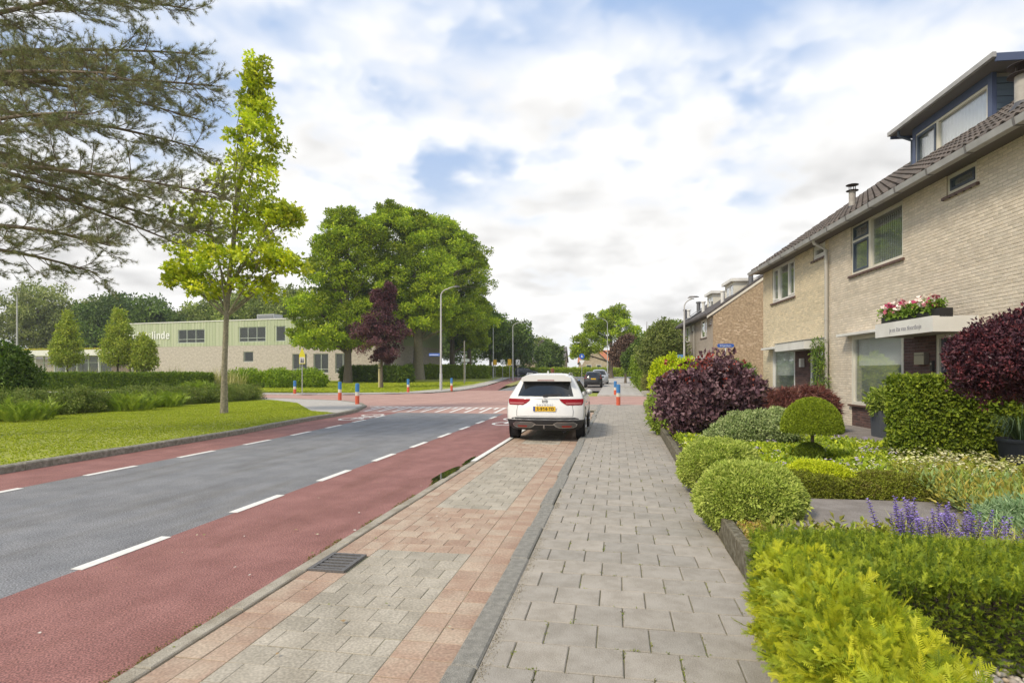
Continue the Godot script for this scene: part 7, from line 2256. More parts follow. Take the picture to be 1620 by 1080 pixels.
func pine() -> void:
	var at := Vector3(-16.05, 0.03, -10.34)
	var o := thing("pine_tree", "large pine reaching into the sky from the left edge", "tree", at)
	var m := bark(Color(0.20, 0.155, 0.12), "pine bark")
	var s := Shape.new()
	var pts := []; var rad := []
	for i in 9:
		var t := i / 8.0
		pts.append(Vector3(sin(t * 4.0) * 0.18, -0.2 + 14.5 * t, cos(t * 3.0) * 0.15)); rad.append(lerpf(0.3, 0.05, t) * (1.3 if i == 0 else 1.0))
	s.tube(pts, rad, 12)
	part(o, "trunk", s.mesh(), m)
	var right := Vector3(0.984, 0, -0.176); var deep := Vector3(-0.176, 0, -0.984)
	var f := Scatter.new()
	var cols := [Color(0.17, 0.19, 0.115), Color(0.215, 0.215, 0.14), Color(0.14, 0.17, 0.11), Color(0.26, 0.255, 0.17), Color(0.20, 0.175, 0.115)]
	# boughs: [height at the trunk, height at the tip, length, turn in depth]
	var boughs := [[4.6, 4.25, 5.6, -0.06], [4.3, 4.0, 4.2, 0.45], [6.3, 4.5, 6.6, 0.10], [6.1, 5.35, 8.1, -0.05], [6.6, 5.0, 7.0, 0.32], [6.4, 6.3, 6.8, -0.35], [7.4, 6.9, 7.0, 0.18], [7.45, 7.75, 7.9, -0.03], [7.9, 7.3, 6.9, -0.25], [8.4, 8.8, 7.0, 0.06], [8.2, 8.2, 6.6, 0.42], [8.9, 9.6, 6.9, -0.14], [9.3, 10.4, 6.6, 0.22], [9.8, 10.2, 6.2, -0.38], [10.2, 11.4, 5.8, 0.05], [10.8, 11.8, 5.0, -0.2], [5.4, 4.9, 5.4, -0.5], [8.6, 9.4, 5.8, 0.7], [7.0, 6.4, 5.6, 0.75],
		[5.0, 4.6, 5.0, 2.6], [6.5, 6.6, 5.5, -2.7], [7.5, 7.8, 5.5, 2.2], [8.5, 9.0, 5.0, 3.1], [9.5, 10.4, 4.5, -2.2], [11, 12, 3.6, 1.6], [12, 13.2, 2.8, -1.2], [6.0, 5.8, 5.0, -1.6], [7.4, 7.4, 5.0, 1.5]]
	for b in boughs:
		var dir: Vector3 = right * cos(b[3]) + deep * sin(b[3])
		var a := Vector3(0, b[0], 0)
		var e: Vector3 = dir * b[2] * 0.95 + Vector3(0, b[1], 0)
		var bough := Shape.new()
		var path := limb(bough, a, e, 0.075, 0.015, -0.25, 0.04, 8, 10)
		part(o, "bough", bough.mesh(), m)
		var twigs := Shape.new()
		var seen: bool = absf(b[3]) < 1.0
		var many := int(b[2] * (5.2 if seen else 2.0))
		for i in many:
			var t := lerpf(0.18, 1.0, pow(float(i) / many, 0.85))
			var p: Vector3 = path[int(t * 9.99)].lerp(path[mini(int(t * 9.99) + 1, 10)], fposmod(t * 9.99, 1.0))
			var side := 1.0 if i % 2 else -1.0
			var l := lerpf(1.7, 0.55, t) * rnd(0.55, 1.15)
			var q := (dir.rotated(Vector3.UP, side * rnd(0.3, 1.15)) + Vector3(0, rnd(-0.75, 0.55), 0)).normalized()
			var tip := p + q * l + Vector3(0, 0.1 * l, 0)
			var tp := limb(twigs, p, tip, 0.013, 0.005, 0.12 * l, 0.07, 4, 4)
			for k in (8 if seen else 3):
				var u := rnd(0.22, 1.0)
				var c: Vector3 = tp[int(u * 3.99)].lerp(tp[int(u * 3.99) + 1], fposmod(u * 3.99, 1.0))
				var w := (q.rotated(Vector3.UP, rnd(-1.3, 1.3)) + Vector3(0, rnd(-0.5, 0.7), 0)).normalized()
				var tl := rnd(0.16, 0.5)
				var bent := c + w * tl * 0.6 + Vector3(0, -0.05 * tl, 0)
				var last := c + w * tl + Vector3(0, 0.12 * tl, 0)
				twigs.tube([c, bent, last], [0.0045, 0.004, 0.003], 3, false)
				for z in 3: f.add(last.lerp(c, 0.26 * z) + any_dir() * 0.02, facing(w + any_dir() * 0.55 + Vector3(0, 0.25, 0), rnd(0.75, 1.3)), blend(cols))
			for z in 3: f.add(tip.lerp(p, 0.06 * z), facing(q + Vector3(0, 0.3, 0), rnd(0.9, 1.3)), blend(cols))
		part(o, "twigs", twigs.mesh(), m)
	scatter(o, "needles", needle_tuft(851, 34, 0.098, 0.002, 1.25), leafy("needle", 0.6, Color(0.4, 0.4, 0.2)), f)
func ground_cover(o: Node3D, called: String, m: Mesh, material: Material, inside: Callable, box: Rect2, n: int, y: Callable, size: Vector2, cols: Array, upright := true) -> void:
	var f := Scatter.new()
	for i in n:
		var p := Vector2(rnd(box.position.x, box.end.x), rnd(box.position.y, box.end.y))
		if not inside.call(p): continue
		f.add(Vector3(p.x, y.call(p), p.y), facing(Vector3(rnd(-0.35, 0.35), 1, rnd(-0.35, 0.35)), rnd(size.x, size.y)) if upright else any_turn(rnd(size.x, size.y)), blend(cols))
	scatter(o, called, m, material, f)

# ---- the front gardens
func garden_ground() -> void:
	var o := setting("garden_bed")
	var s := Shape.new()
	s.sheet(PackedVector2Array([Vector2(1.04, 4), Vector2(1.04, -6), Vector2(1.3, -28.2), Vector2(5.4, -28.2), Vector2(6.1, -12), Vector2(6.9, 4)]), 0.18)
	part(o, "soil", s.mesh(), mats["soil"])
	s = Shape.new()
	s.sheet(PackedVector2Array([Vector2(1.05, -5.25), Vector2(6.55, -4.6), Vector2(6.2, -12.5), Vector2(5.95, -16.5), Vector2(4.6, -16.4), Vector2(4.7, -12.2), Vector2(5.3, -9.2), Vector2(4.5, -6.9), Vector2(1.1, -6.75)]), 0.195)
	part(o, "garden_path", s.mesh(), mats["path tarmac"])
	var w := thing("garden_wall", "low weathered stone edging between the sidewalk and the gardens", "wall")
	var z := 3.0
	while z > -28.0:
		var x := pave_right(z) + 0.005
		var l := 0.5
		var e := Shape.new()
		e.tile(Vector3(0, -0.2, -l + 0.004), Vector3(0.09, 0.205, 0), 0.012)
		part(w, "edging_stone", e.mesh(), mats["mossy stone"], Transform3D(Basis(Vector3.UP, rnd(-0.01, 0.01)), Vector3(x + rnd(-0.006, 0.006), rnd(-0.012, 0.012), z)))
		z -= l
	# pebbles inside the yew hedge
	var p := thing("pebble_bed", "bed of pale round pebbles behind the yew hedge at the bottom right", "pebbles", Vector3(1.9, 0.18, -2.4))
	var meshes := []
	for k in 4:
		var q := Shape.new()
		q.x = Transform3D(Basis.from_euler(Vector3(0, k, 0)).scaled(Vector3(0.021 + 0.003 * k, 0.013, 0.016)), Vector3.ZERO)
		q.lathe([Vector2(0.35, -0.93), Vector2(0.8, -0.6), Vector2(1, 0), Vector2(0.82, 0.55), Vector2(0.4, 0.9)], Vector3.ZERO, 9)
		meshes.append(q.mesh())
	var tones := []
	for c in [Color(0.56, 0.50, 0.42), Color(0.38, 0.33, 0.28), Color(0.68, 0.63, 0.56), Color(0.46, 0.36, 0.25), Color(0.30, 0.28, 0.27)]: tones.append(plain("pebble %d" % tones.size(), c, 0.6))
	var rest := Scatter.new()
	for i in 2600:
		var a := Vector3(rnd(-0.75, 0.9), rnd(0.006, 0.026), rnd(-0.62, 0.9))
		var near := i < 290
		if near: a = Vector3(rnd(-0.7, 0.55), rnd(0.026, 0.036), rnd(-0.62, -0.05))
		if near: part(p, "pebble", meshes[i % 4], tones[rng.randi() % 5], Transform3D(Basis.from_euler(Vector3(rnd(-0.3, 0.3), rnd(0, TAU), rnd(-0.3, 0.3))).scaled(Vector3.ONE * rnd(0.7, 1.25)), a))
		else: rest.add(a, Basis.from_euler(Vector3(rnd(-0.3, 0.3), rnd(0, TAU), rnd(-0.3, 0.3))).scaled(Vector3.ONE * rnd(0.6, 1.2)), blend([Color(0.56, 0.50, 0.42), Color(0.38, 0.33, 0.28), Color(0.66, 0.61, 0.55)]))
	scatter(p, "pebbles", meshes[0], painted("pebble rest", 0.6), rest)
	var e := Shape.new()
	e.tile(Vector3(-0.75, -0.1, -0.69), Vector3(1.1, 0.045, -0.63), 0.008)
	part(p, "edging", e.mesh(), mats["old kerb"])
func garden_plants() -> void:
	var lm := leafy("garden leaf", 0.5, Color(0.5, 0.6, 0.2))
	# clipped yew in the foreground: a leg beside the pavement and one running back towards the house
	var spray := yew_spray(901, 15)
	var y := thing("yew_hedge", "low L shaped yew hedge with yellow green tips at the bottom right", "hedge", Vector3(0.95, 0.18, -3.3))
	var ycols := [Color(0.36, 0.37, 0.03), Color(0.27, 0.31, 0.035), Color(0.44, 0.42, 0.04), Color(0.18, 0.23, 0.03)]
	var dcols := [Color(0.17, 0.22, 0.03), Color(0.11, 0.16, 0.028), Color(0.24, 0.28, 0.035), Color(0.08, 0.12, 0.025)]  # darker for the clipped cross leg, its shaded side put into the colour
	hedge(y, Vector3(-0.18, -0.05, -0.05), Vector3(0.12, 0.41, 2.6), 3000, spray, Vector2(0.06, 0.12), ycols, lm, 0.05, 1.4, 0.1)
	hedge(y, Vector3(-0.16, -0.0, -0.42), Vector3(2.9, 0.43, 0.34), 6500, spray, Vector2(0.026, 0.052), dcols + [Color(0.30, 0.33, 0.04)], lm, 0.014, 1.3, 0.05)
	# two rounded hebes overhanging the pavement
	var hebe := clump(911, 14, 0.034, 0.017, 0.022, "leaf", 0.8)
	var hc := [Color(0.33, 0.37, 0.12), Color(0.40, 0.42, 0.15), Color(0.25, 0.30, 0.08)]
	shrub("hebe_shrub", "larger rounded pale green shrub bulging over the sidewalk edge", "shrub", Vector3(1.28, 0.18, -6.1), [[Vector3(0, 0.14, 0), Vector3(0.48, 0.33, 0.52)]], 9000, hebe, Vector2(0.85, 1.35), hc, lm, {"outward": 1.0, "hollow": 0.84, "rough": 0.1, "wave": 4.0, "group": "rounded shrubs on the garden edge"})
	shrub("hebe_shrub", "smaller rounded pale green shrub behind the larger one at the garden edge", "shrub", Vector3(1.3, 0.18, -7.95), [[Vector3(0, 0.16, 0), Vector3(0.48, 0.34, 0.52)]], 7000, hebe, Vector2(0.85, 1.35), hc, lm, {"outward": 1.0, "hollow": 0.84, "rough": 0.1, "wave": 4.0, "group": "rounded shrubs on the garden edge"})
	# box dome on a stem with a ball at its foot
	var box_leaf := clump(921, 12, 0.019, 0.012, 0.02, "leaf", 0.4)
	var t := thing("box_topiary", "clipped dome of box on a short stem above a small ball", "topiary", Vector3(2.95, 0.18, -9.7))
	var s := Shape.new()
	s.tube([Vector3(0, -0.05, 0), Vector3(0.01, 0.3, 0), Vector3(0, 0.75, 0.01)], [0.03, 0.026, 0.03], 8)
	part(t, "stem", s.mesh(), mats["brown bark"])
	s = Shape.new()
	s.x = Transform3D(Basis().scaled(Vector3(0.37, 0.40, 0.37)), Vector3(0, 0.51, 0))
	s.lathe([Vector2(0.6, 0.02), Vector2(0.97, 0.06), Vector2(1, 0.3), Vector2(0.86, 0.62), Vector2(0.5, 0.9), Vector2(0.1, 1.0)], Vector3.ZERO, 20)
	part(t, "branches", s.mesh(), plain("box inside", Color(0.18, 0.22, 0.024), 0.95))
	var f := Scatter.new()
	for i in 9000:
		var d := any_dir()
		if d.y < 0: d.y *= 0.12
		var p := Vector3(d.x * 0.42, 0.5 + d.y * 0.46, d.z * 0.42)
		if d.y < 0.0: p = Vector3(d.x * 0.42, 0.5 + rnd(-0.03, 0.05), d.z * 0.42)
		var b := 1.0 + bump.get_noise_3dv(p * 6.0) * 0.015 - rng.randf() * 0.05
		f.add(Vector3(p.x * b, p.y, p.z * b), facing(d + any_dir() * 0.6, rnd(0.8, 1.3)), blend([Color(0.20, 0.245, 0.025), Color(0.26, 0.30, 0.035), Color(0.14, 0.18, 0.02)]))
	scatter(t, "dome", box_leaf, lm, f)
	f = Scatter.new()
	for i in 3000:
		var d := any_dir()
		f.add(Vector3(-0.04, 0.13, 0.05) + d * Vector3(0.19, 0.15, 0.19) * (1.0 - 0.12 * rng.randf()), facing(d + any_dir() * 0.6, rnd(0.8, 1.3)), blend([Color(0.11, 0.15, 0.02), Color(0.15, 0.19, 0.025), Color(0.08, 0.11, 0.018)]))
	scatter(t, "ball", box_leaf, lm, f)
	# purple smoke bush
	var round_leaf := clump(931, 6, 0.09, 0.078, 0.08, "leaf", 0.3)
	var sb := shrub("smoke_bush", "large purple smoke bush at the edge of the sidewalk", "shrub", Vector3(1.85, 0.18, -13.1), [[Vector3(0, 0.75, 0), Vector3(0.85, 0.65, 0.8)], [Vector3(-0.35, 0.55, 0.3), Vector3(0.55, 0.5, 0.5)], [Vector3(0.35, 1.15, -0.1), Vector3(0.55, 0.6, 0.5)], [Vector3(0.7, 0.95, 0.1), Vector3(0.45, 0.4, 0.45)], [Vector3(-0.55, 0.95, 0), Vector3(0.35, 0.4, 0.4)]], 2700, round_leaf, Vector2(0.8, 1.3), [Color(0.10, 0.052, 0.062), Color(0.14, 0.075, 0.088), Color(0.065, 0.032, 0.042), Color(0.20, 0.12, 0.13)], leafy("purple leaf"), {"hollow": 0.5, "rough": 0.45, "wave": 2.2})
	f = Scatter.new()
	for i in 60: f.add(Vector3(rnd(-0.8, 0.9), rnd(1.1, 1.72), rnd(-0.3, 0.5)), any_turn(rnd(0.6, 0.9)), blend([Color(0.24, 0.04, 0.03), Color(0.16, 0.05, 0.035)]))
	scatter(sb, "young_tips", round_leaf, leafy("purple leaf"), f)
	# bronze cut leaved maple
	var thread := clump(941, 12, 0.12, 0.018, 0.06, "leaf", -0.6)
	shrub("japanese_maple", "low bronze cut leaved maple dome before the farther house", "shrub", Vector3(4.05, 0.18, -14.6), [[Vector3(0, 0.45, 0), Vector3(0.82, 0.52, 0.8)], [Vector3(-0.6, 0.3, 0.2), Vector3(0.5, 0.4, 0.5)], [Vector3(0.3, 0.62, 0), Vector3(0.6, 0.36, 0.55)]], 5200, thread, Vector2(0.8, 1.3), [Color(0.15, 0.055, 0.045), Color(0.11, 0.042, 0.038), Color(0.19, 0.085, 0.06)], leafy("purple leaf"), {"hollow": 0.75, "rough": 0.15})
	# silvery variegated shrub
	var small := clump(951, 10, 0.05, 0.022, 0.045, "leaf", 0.3)
	shrub("euonymus_shrub", "grey green variegated shrub in front of the smoke bush", "shrub", Vector3(2.45, 0.18, -11.5), [[Vector3(0, 0.25, 0), Vector3(0.7, 0.38, 0.5)], [Vector3(0.45, 0.35, -0.1), Vector3(0.45, 0.36, 0.4)], [Vector3(-0.4, 0.2, 0.1), Vector3(0.45, 0.3, 0.4)]], 3600, small, Vector2(0.8, 1.3), [Color(0.26, 0.30, 0.18), Color(0.36, 0.39, 0.26), Color(0.17, 0.22, 0.11)], lm, {"hollow": 0.75})
	# beech hedge and the purple standard beside it
	var broad := clump(961, 8, 0.048, 0.032, 0.045, "leaf", -0.2)
	var bh := thing("beech_hedge", "tall clipped green hedge standing before the near front door", "hedge", Vector3(5.0, 0.18, -10.1), 0.16)
	hedge(bh, Vector3(-0.70, 0, -0.32), Vector3(0.9, 1.29, 0.32), 1900, broad, Vector2(0.8, 1.25), [Color(0.12, 0.165, 0.022), Color(0.165, 0.21, 0.028), Color(0.085, 0.125, 0.018), Color(0.21, 0.245, 0.032)], lm, 0.05, 0.6, 0.1)
	var ol := lobes_of([[0, 1.58, 0, 0.74, 0.56], [-0.35, 1.48, 0.1, 0.48, 0.44], [0.35, 1.5, 0, 0.55, 0.5]])
	tree("purple_standard", "round headed dark purple little tree at the right edge", Vector3(4.85, 0.18, -8.0), ol, 6800, clump(971, 8, 0.05, 0.028, 0.05), Vector2(0.75, 1.2), [Color(0.055, 0.022, 0.032), Color(0.09, 0.036, 0.046), Color(0.035, 0.014, 0.022), Color(0.14, 0.035, 0.04)], [0.8, 0.035, 1.6], mats["brown bark"], leafy("purple leaf"), "", {"hollow": 0.6, "rough": 0.16, "wave": 2.0})
	pots(lm)
	climbers(lm)
	# salvia, juniper, edging, perennials: each patch its own plant group
	var sv := thing("salvia_clump", "clump of violet blue salvia spikes behind the yew hedge", "flowers", Vector3(2.45, 0.18, -4.75))
	f = Scatter.new()
	var st := Scatter.new()
	for i in 85:
		var p := Vector3(rnd(-0.42, 0.22), 0, rnd(-0.3, 0.3))
		var up := Vector3(p.x * 0.5 + rnd(-0.15, 0.15), 1, p.z * 0.4)
		var k := rnd(0.24, 0.42) * (1.0 - 0.25 * clampf(p.x, 0, 1))
		var b := facing(up, k)
		f.add(p, b, blend([Color(0.19, 0.14, 0.38), Color(0.14, 0.10, 0.30), Color(0.27, 0.21, 0.46)]))
		st.add(p, b, blend([Color(0.22, 0.17, 0.10), Color(0.16, 0.19, 0.06)]))
	scatter(sv, "flower_spikes", flower_spike(981), leafy("petal", 0.6), f)
	s = Shape.new()
	s.tube([Vector3(0, -0.05, 0), Vector3(0, 0.95, 0)], [0.009, 0.005], 4, false)
	for i in 6: leaf(s, Vector3(0, 0.06 + 0.06 * i, 0), Vector3(cos(i * 2.2), 0.5, sin(i * 2.2)).normalized(), Vector3.UP, 0.16, 0.04)
	scatter(sv, "stalks", s.mesh(), lm, st)
	var jn := clump(985, 12, 0.06, 0.014, 0.06, "leaf", 0.5)
	for q in [[Vector3(3.3, 0.18, -5.2), 0.5, "blue grey creeping juniper right of the salvia"], [Vector3(3.75, 0.18, -4.8), 0.55, "blue grey creeping juniper at the right edge behind the yew"]]:
		shrub("juniper_shrub", q[2], "shrub", q[0], [[Vector3(0, 0.1, 0), Vector3(q[1], 0.2, 0.45)]], 2400, jn, Vector2(0.8, 1.3), [Color(0.20, 0.28, 0.22), Color(0.28, 0.36, 0.28), Color(0.13, 0.20, 0.14)], lm, {"hollow": 0.7, "group": "creeping junipers"})
	var tiny := clump(991, 12, 0.022, 0.014, 0.025, "leaf", 0.4)
	for q in [[Vector3(2.1, 0.18, -7.05), Vector3(0.42, 0.2, 0.24), [Color(0.16, 0.17, 0.03), Color(0.20, 0.22, 0.035), Color(0.12, 0.12, 0.03)], "left low clipped edging shrub along the garden path"], [Vector3(2.95, 0.18, -7.1), Vector3(0.62, 0.21, 0.28), [Color(0.16, 0.17, 0.03), Color(0.20, 0.22, 0.035), Color(0.14, 0.12, 0.04)], "right low clipped edging shrub along the garden path"], [Vector3(2.25, 0.26, -7.2), Vector3(0.4, 0.22, 0.24), [Color(0.42, 0.44, 0.02), Color(0.36, 0.40, 0.025), Color(0.46, 0.46, 0.05)], "golden yellow mound on the low edging beside the path"]]:
		shrub("edging_shrub", q[3], "shrub", q[0], [[Vector3(0, 0.06, 0), q[1]]], 3600, tiny, Vector2(0.9, 1.4), q[2], lm, {"hollow": 0.8, "outward": 1.0, "group": "low shrubs along the garden path"})
	# mixed perennials: pieces of one planting nobody could count
	var pm := thing("perennial_border", "mixed border of lime green and white flowering perennials around the topiary", "flower border", Vector3.ZERO)
	stuff(pm)
	var inside := func(p: Vector2) -> bool: return p.x > 1.15 - p.y * 0.004 and p.x < 4.9 - maxf(0.0, -p.y - 10.5) * 0.35 + minf(0.0, p.y + 8.5) * 0.0 and p.y < -7.1 and p.y > -16.2 and p.distance_to(Vector2(2.9, -9.55)) > 0.42 and not (p.x > 4.05 and p.y < -9.2 and p.y > -10.9) and not (p.x < 2.0 and p.y > -9.0)
	var lift := func(p: Vector2) -> float: return 0.18 + 0.03 + 0.04 * bump.get_noise_2dv(p * 0.8)
	var bx := Rect2(1.1, -16.2, 3.9, 9.2)
	ground_cover(pm, "low_leaves", clump(1001, 10, 0.10, 0.05, 0.09, "leaf", 0.6), lm, inside, bx, 11000, lift, Vector2(0.4, 0.9), [Color(0.26, 0.32, 0.035), Color(0.34, 0.39, 0.04), Color(0.19, 0.26, 0.035), Color(0.42, 0.44, 0.05)])
	var patch := func(p: Vector2) -> bool: return inside.call(p) and bump.get_noise_2dv(p * 0.75 + Vector2(4, 9)) > 0.12
	ground_cover(pm, "feathery_leaves", grass_tuft(1002, 16, 0.3, 0.012, 0.55), lm, patch, bx, 2200, lift, Vector2(0.3, 0.6), [Color(0.24, 0.31, 0.05), Color(0.32, 0.36, 0.06), Color(0.20, 0.27, 0.10)])
	var white := func(p: Vector2) -> bool: return inside.call(p) and bump.get_noise_2dv(p * 0.9 + Vector2(31, 2)) > 0.16
	ground_cover(pm, "white_flowers", petals(1003, 9, 0.09, 0.021), leafy("petal", 0.6), white, bx, 800, func(p: Vector2) -> float: return lift.call(p) + rnd(0.02, 0.1), Vector2(0.6, 1.1), [Color(0.60, 0.58, 0.34), Color(0.72, 0.70, 0.58), Color(0.55, 0.56, 0.30)])
	var lilac := func(p: Vector2) -> bool: return inside.call(p) and bump.get_noise_2dv(p * 1.3 + Vector2(71, 22)) > 0.42
	ground_cover(pm, "lilac_flowers", petals(1004, 8, 0.06, 0.018), leafy("petal", 0.6), lilac, bx, 1500, func(p: Vector2) -> float: return lift.call(p) + rnd(0.05, 0.18), Vector2(0.7, 1.2), [Color(0.30, 0.24, 0.38), Color(0.36, 0.30, 0.42)])
	var cream := func(p: Vector2) -> bool: return Vector2((p.x - 4.15) / 0.75, (p.y + 7.95) / 0.75).length() < 1.0
	ground_cover(pm, "cream_flowers", petals(1005, 9, 0.07, 0.019), leafy("petal", 0.6), cream, Rect2(3.3, -8.8, 1.7, 1.7), 210, func(p: Vector2) -> float: return 0.18 + rnd(0.16, 0.36), Vector2(0.7, 1.2), [Color(0.52, 0.50, 0.27), Color(0.46, 0.46, 0.20), Color(0.58, 0.55, 0.38)])
	ground_cover(pm, "cream_flower_leaves", clump(1006, 10, 0.08, 0.035, 0.09, "leaf", 0.6), lm, cream, Rect2(3.3, -8.8, 1.7, 1.7), 1500, func(_p: Vector2) -> float: return 0.18 + rnd(0.0, 0.22), Vector2(0.7, 1.2), [Color(0.22, 0.26, 0.06), Color(0.28, 0.30, 0.07), Color(0.27, 0.22, 0.06)])
	var right := func(p: Vector2) -> bool: return p.x > 3.2 and p.x < 4.9 and p.y < -5.6 + (p.x - 3.2) * 0.1 and p.y > -7.4
	ground_cover(pm, "bronze_leaves", clump(1007, 12, 0.07, 0.025, 0.08, "leaf", 0.6), lm, right, Rect2(3.2, -7.4, 1.7, 1.9), 1500, func(_p: Vector2) -> float: return 0.18 + rnd(0.02, 0.2), Vector2(0.7, 1.3), [Color(0.24, 0.22, 0.06), Color(0.22, 0.27, 0.08), Color(0.32, 0.26, 0.08), Color(0.20, 0.27, 0.16)])
	# herbs between path and hedge, sedum on the wall top
	var he := thing("garden_herbs", "straw coloured grasses and yellow flower just behind the yew hedge", "flowers", Vector3.ZERO)
	stuff(he)
	var strip := func(p: Vector2) -> bool: return p.x > 1.2 and p.x < 4.2
	ground_cover(he, "straw_grass", grass_tuft(1008, 12, 0.28, 0.006, 0.5), lm, strip, Rect2(2.0, -4.9, 2.0, 0.8), 240, func(_p: Vector2) -> float: return 0.18, Vector2(0.8, 1.4), [Color(0.42, 0.38, 0.14), Color(0.34, 0.35, 0.12)])
	ground_cover(he, "low_herbs", clump(1009, 9, 0.06, 0.03, 0.06, "leaf", 0.6), lm, strip, Rect2(1.1, -5.3, 3.2, 1.4), 900, func(_p: Vector2) -> float: return 0.2 + rnd(0, 0.1), Vector2(0.7, 1.3), [Color(0.24, 0.28, 0.06), Color(0.32, 0.33, 0.08), Color(0.20, 0.17, 0.07)])
	var se := thing("sedum_mat", "mat of orange green sedum on the wall top beside the yew", "plant", Vector3(1.12, 0.18, -4.6))
	stuff(se)
	ground_cover(se, "sedum", clump(1010, 14, 0.014, 0.01, 0.018, "leaf", 0.5), lm, func(_p: Vector2) -> bool: return true, Rect2(-0.06, -0.95, 0.26, 1.7), 1500, func(_p: Vector2) -> float: return rnd(0.0, 0.035), Vector2(0.8, 1.5), [Color(0.36, 0.30, 0.05), Color(0.30, 0.16, 0.08), Color(0.28, 0.32, 0.05), Color(0.36, 0.26, 0.18)])
	# plants spilling over the pavement farther on
	var fl := clump(1011, 9, 0.11, 0.045, 0.09, "leaf", 0.4)
	var lightg := [Color(0.22, 0.28, 0.06), Color(0.30, 0.34, 0.09), Color(0.16, 0.22, 0.05)]
	var i := 0
	for q in [[Vector3(1.22, 0.1, -15.2), 0.42, 0.5, "light green perennials spilling onto the sidewalk below the smoke bush"], [Vector3(1.3, 0.15, -17.6), 0.42, 0.7, "pale leafy perennials between smoke bush and yellow bush"], [Vector3(1.55, 0.15, -19.6), 0.4, 0.6, "grey green perennials before the yellow bush"]]:
		shrub("perennial_clump", q[3], "plant", q[0], [[Vector3(0, q[2] * 0.5, 0), Vector3(q[1], q[2] * 0.6, q[1] * 1.4)]], 1100, fl, Vector2(0.6, 1.1), lightg, lm, {"hollow": 0.6, "rough": 0.3, "group": "perennials along the sidewalk"})
		i += 1
	shrub("golden_bush", "bright golden green bush beyond the smoke bush", "shrub", Vector3(2.15, 0.18, -22.6), [[Vector3(0, 0.85, 0), Vector3(0.85, 0.8, 0.8)], [Vector3(-0.3, 1.35, 0), Vector3(0.5, 0.55, 0.5)], [Vector3(0.4, 1.3, 0), Vector3(0.5, 0.55, 0.5)], [Vector3(0.9, 0.9, 0.2), Vector3(0.45, 0.5, 0.45)]], 3200, clump(1012, 9, 0.10, 0.045, 0.1, "leaf", 0.5), Vector2(0.8, 1.3), [Color(0.40, 0.44, 0.015), Color(0.48, 0.50, 0.02), Color(0.30, 0.36, 0.02)], lm, {"hollow": 0.6, "rough": 0.35})
	shrub("laurel_shrub", "green broadleaf shrub against the gable corner of the farther house", "shrub", Vector3(4.55, 0.1, -23.4), [[Vector3(0, 0.9, 0), Vector3(0.7, 0.9, 0.7)], [Vector3(-0.3, 0.6, 0.2), Vector3(0.6, 0.6, 0.6)]], 1700, fl, Vector2(0.8, 1.3), [Color(0.11, 0.17, 0.05), Color(0.16, 0.22, 0.07), Color(0.08, 0.13, 0.04)], lm, {"hollow": 0.65})
	shrub("golden_shrub", "yellow green shrub between smoke bush and gable shrub", "shrub", Vector3(3.5, 0.15, -18.6), [[Vector3(0, 0.6, 0), Vector3(0.7, 0.6, 0.6)], [Vector3(-0.5, 0.4, 0.2), Vector3(0.5, 0.45, 0.5)]], 1500, fl, Vector2(0.8, 1.2), [Color(0.34, 0.36, 0.03), Color(0.26, 0.31, 0.04)], lm, {"hollow": 0.6})
	# beyond the side street
	var gh := thing("garden_hedge", "clipped green hedge along the far right sidewalk", "hedge", Vector3(2.4, 0.05, -47), 0.0)
	hedge(gh, Vector3(-0.5, 0, -5.0), Vector3(0.4, 1.15, 3.4), 260, clump(1013, 9, 0.12, 0.07, 0.11), Vector2(0.8, 1.2), [Color(0.17, 0.23, 0.03), Color(0.22, 0.28, 0.035), Color(0.12, 0.17, 0.025)], lm, 0.05, 0.0, 0.12)
	shrub("brown_shrub", "brownish green rounded shrub on the far corner of the side street", "shrub", Vector3(2.6, 0.05, -40.4), [[Vector3(0, 0.7, 0), Vector3(0.95, 0.85, 0.9)]], 1300, fl, Vector2(0.9, 1.4), [Color(0.17, 0.15, 0.06), Color(0.20, 0.20, 0.07), Color(0.13, 0.14, 0.05)], lm, {"hollow": 0.7})
	var cw := thing("corner_wall", "low pale stone wall round the far corner garden", "wall", Vector3(2.6, 0, -39.7))
	for k in 7:
		var e := Shape.new()
		e.tile(Vector3(-1.0 + k * 0.7, -0.1, 0), Vector3(-0.31 + k * 0.7, 0.34, 0.2), 0.015)
		part(cw, "wall_stone", e.mesh(), mats["concrete"])
	shrub("round_shrub", "tall green rounded shrub by the far right sidewalk", "shrub", Vector3(2.7, 0.05, -52.0), [[Vector3(0, 1.5, 0), Vector3(1.5, 1.6, 1.4)], [Vector3(-0.6, 2.3, 0), Vector3(0.9, 0.8, 0.9)]], 1800, clump(1014, 9, 0.16, 0.08, 0.16), Vector2(0.8, 1.2), [Color(0.20, 0.27, 0.03), Color(0.15, 0.21, 0.03)], lm, {"hollow": 0.65})
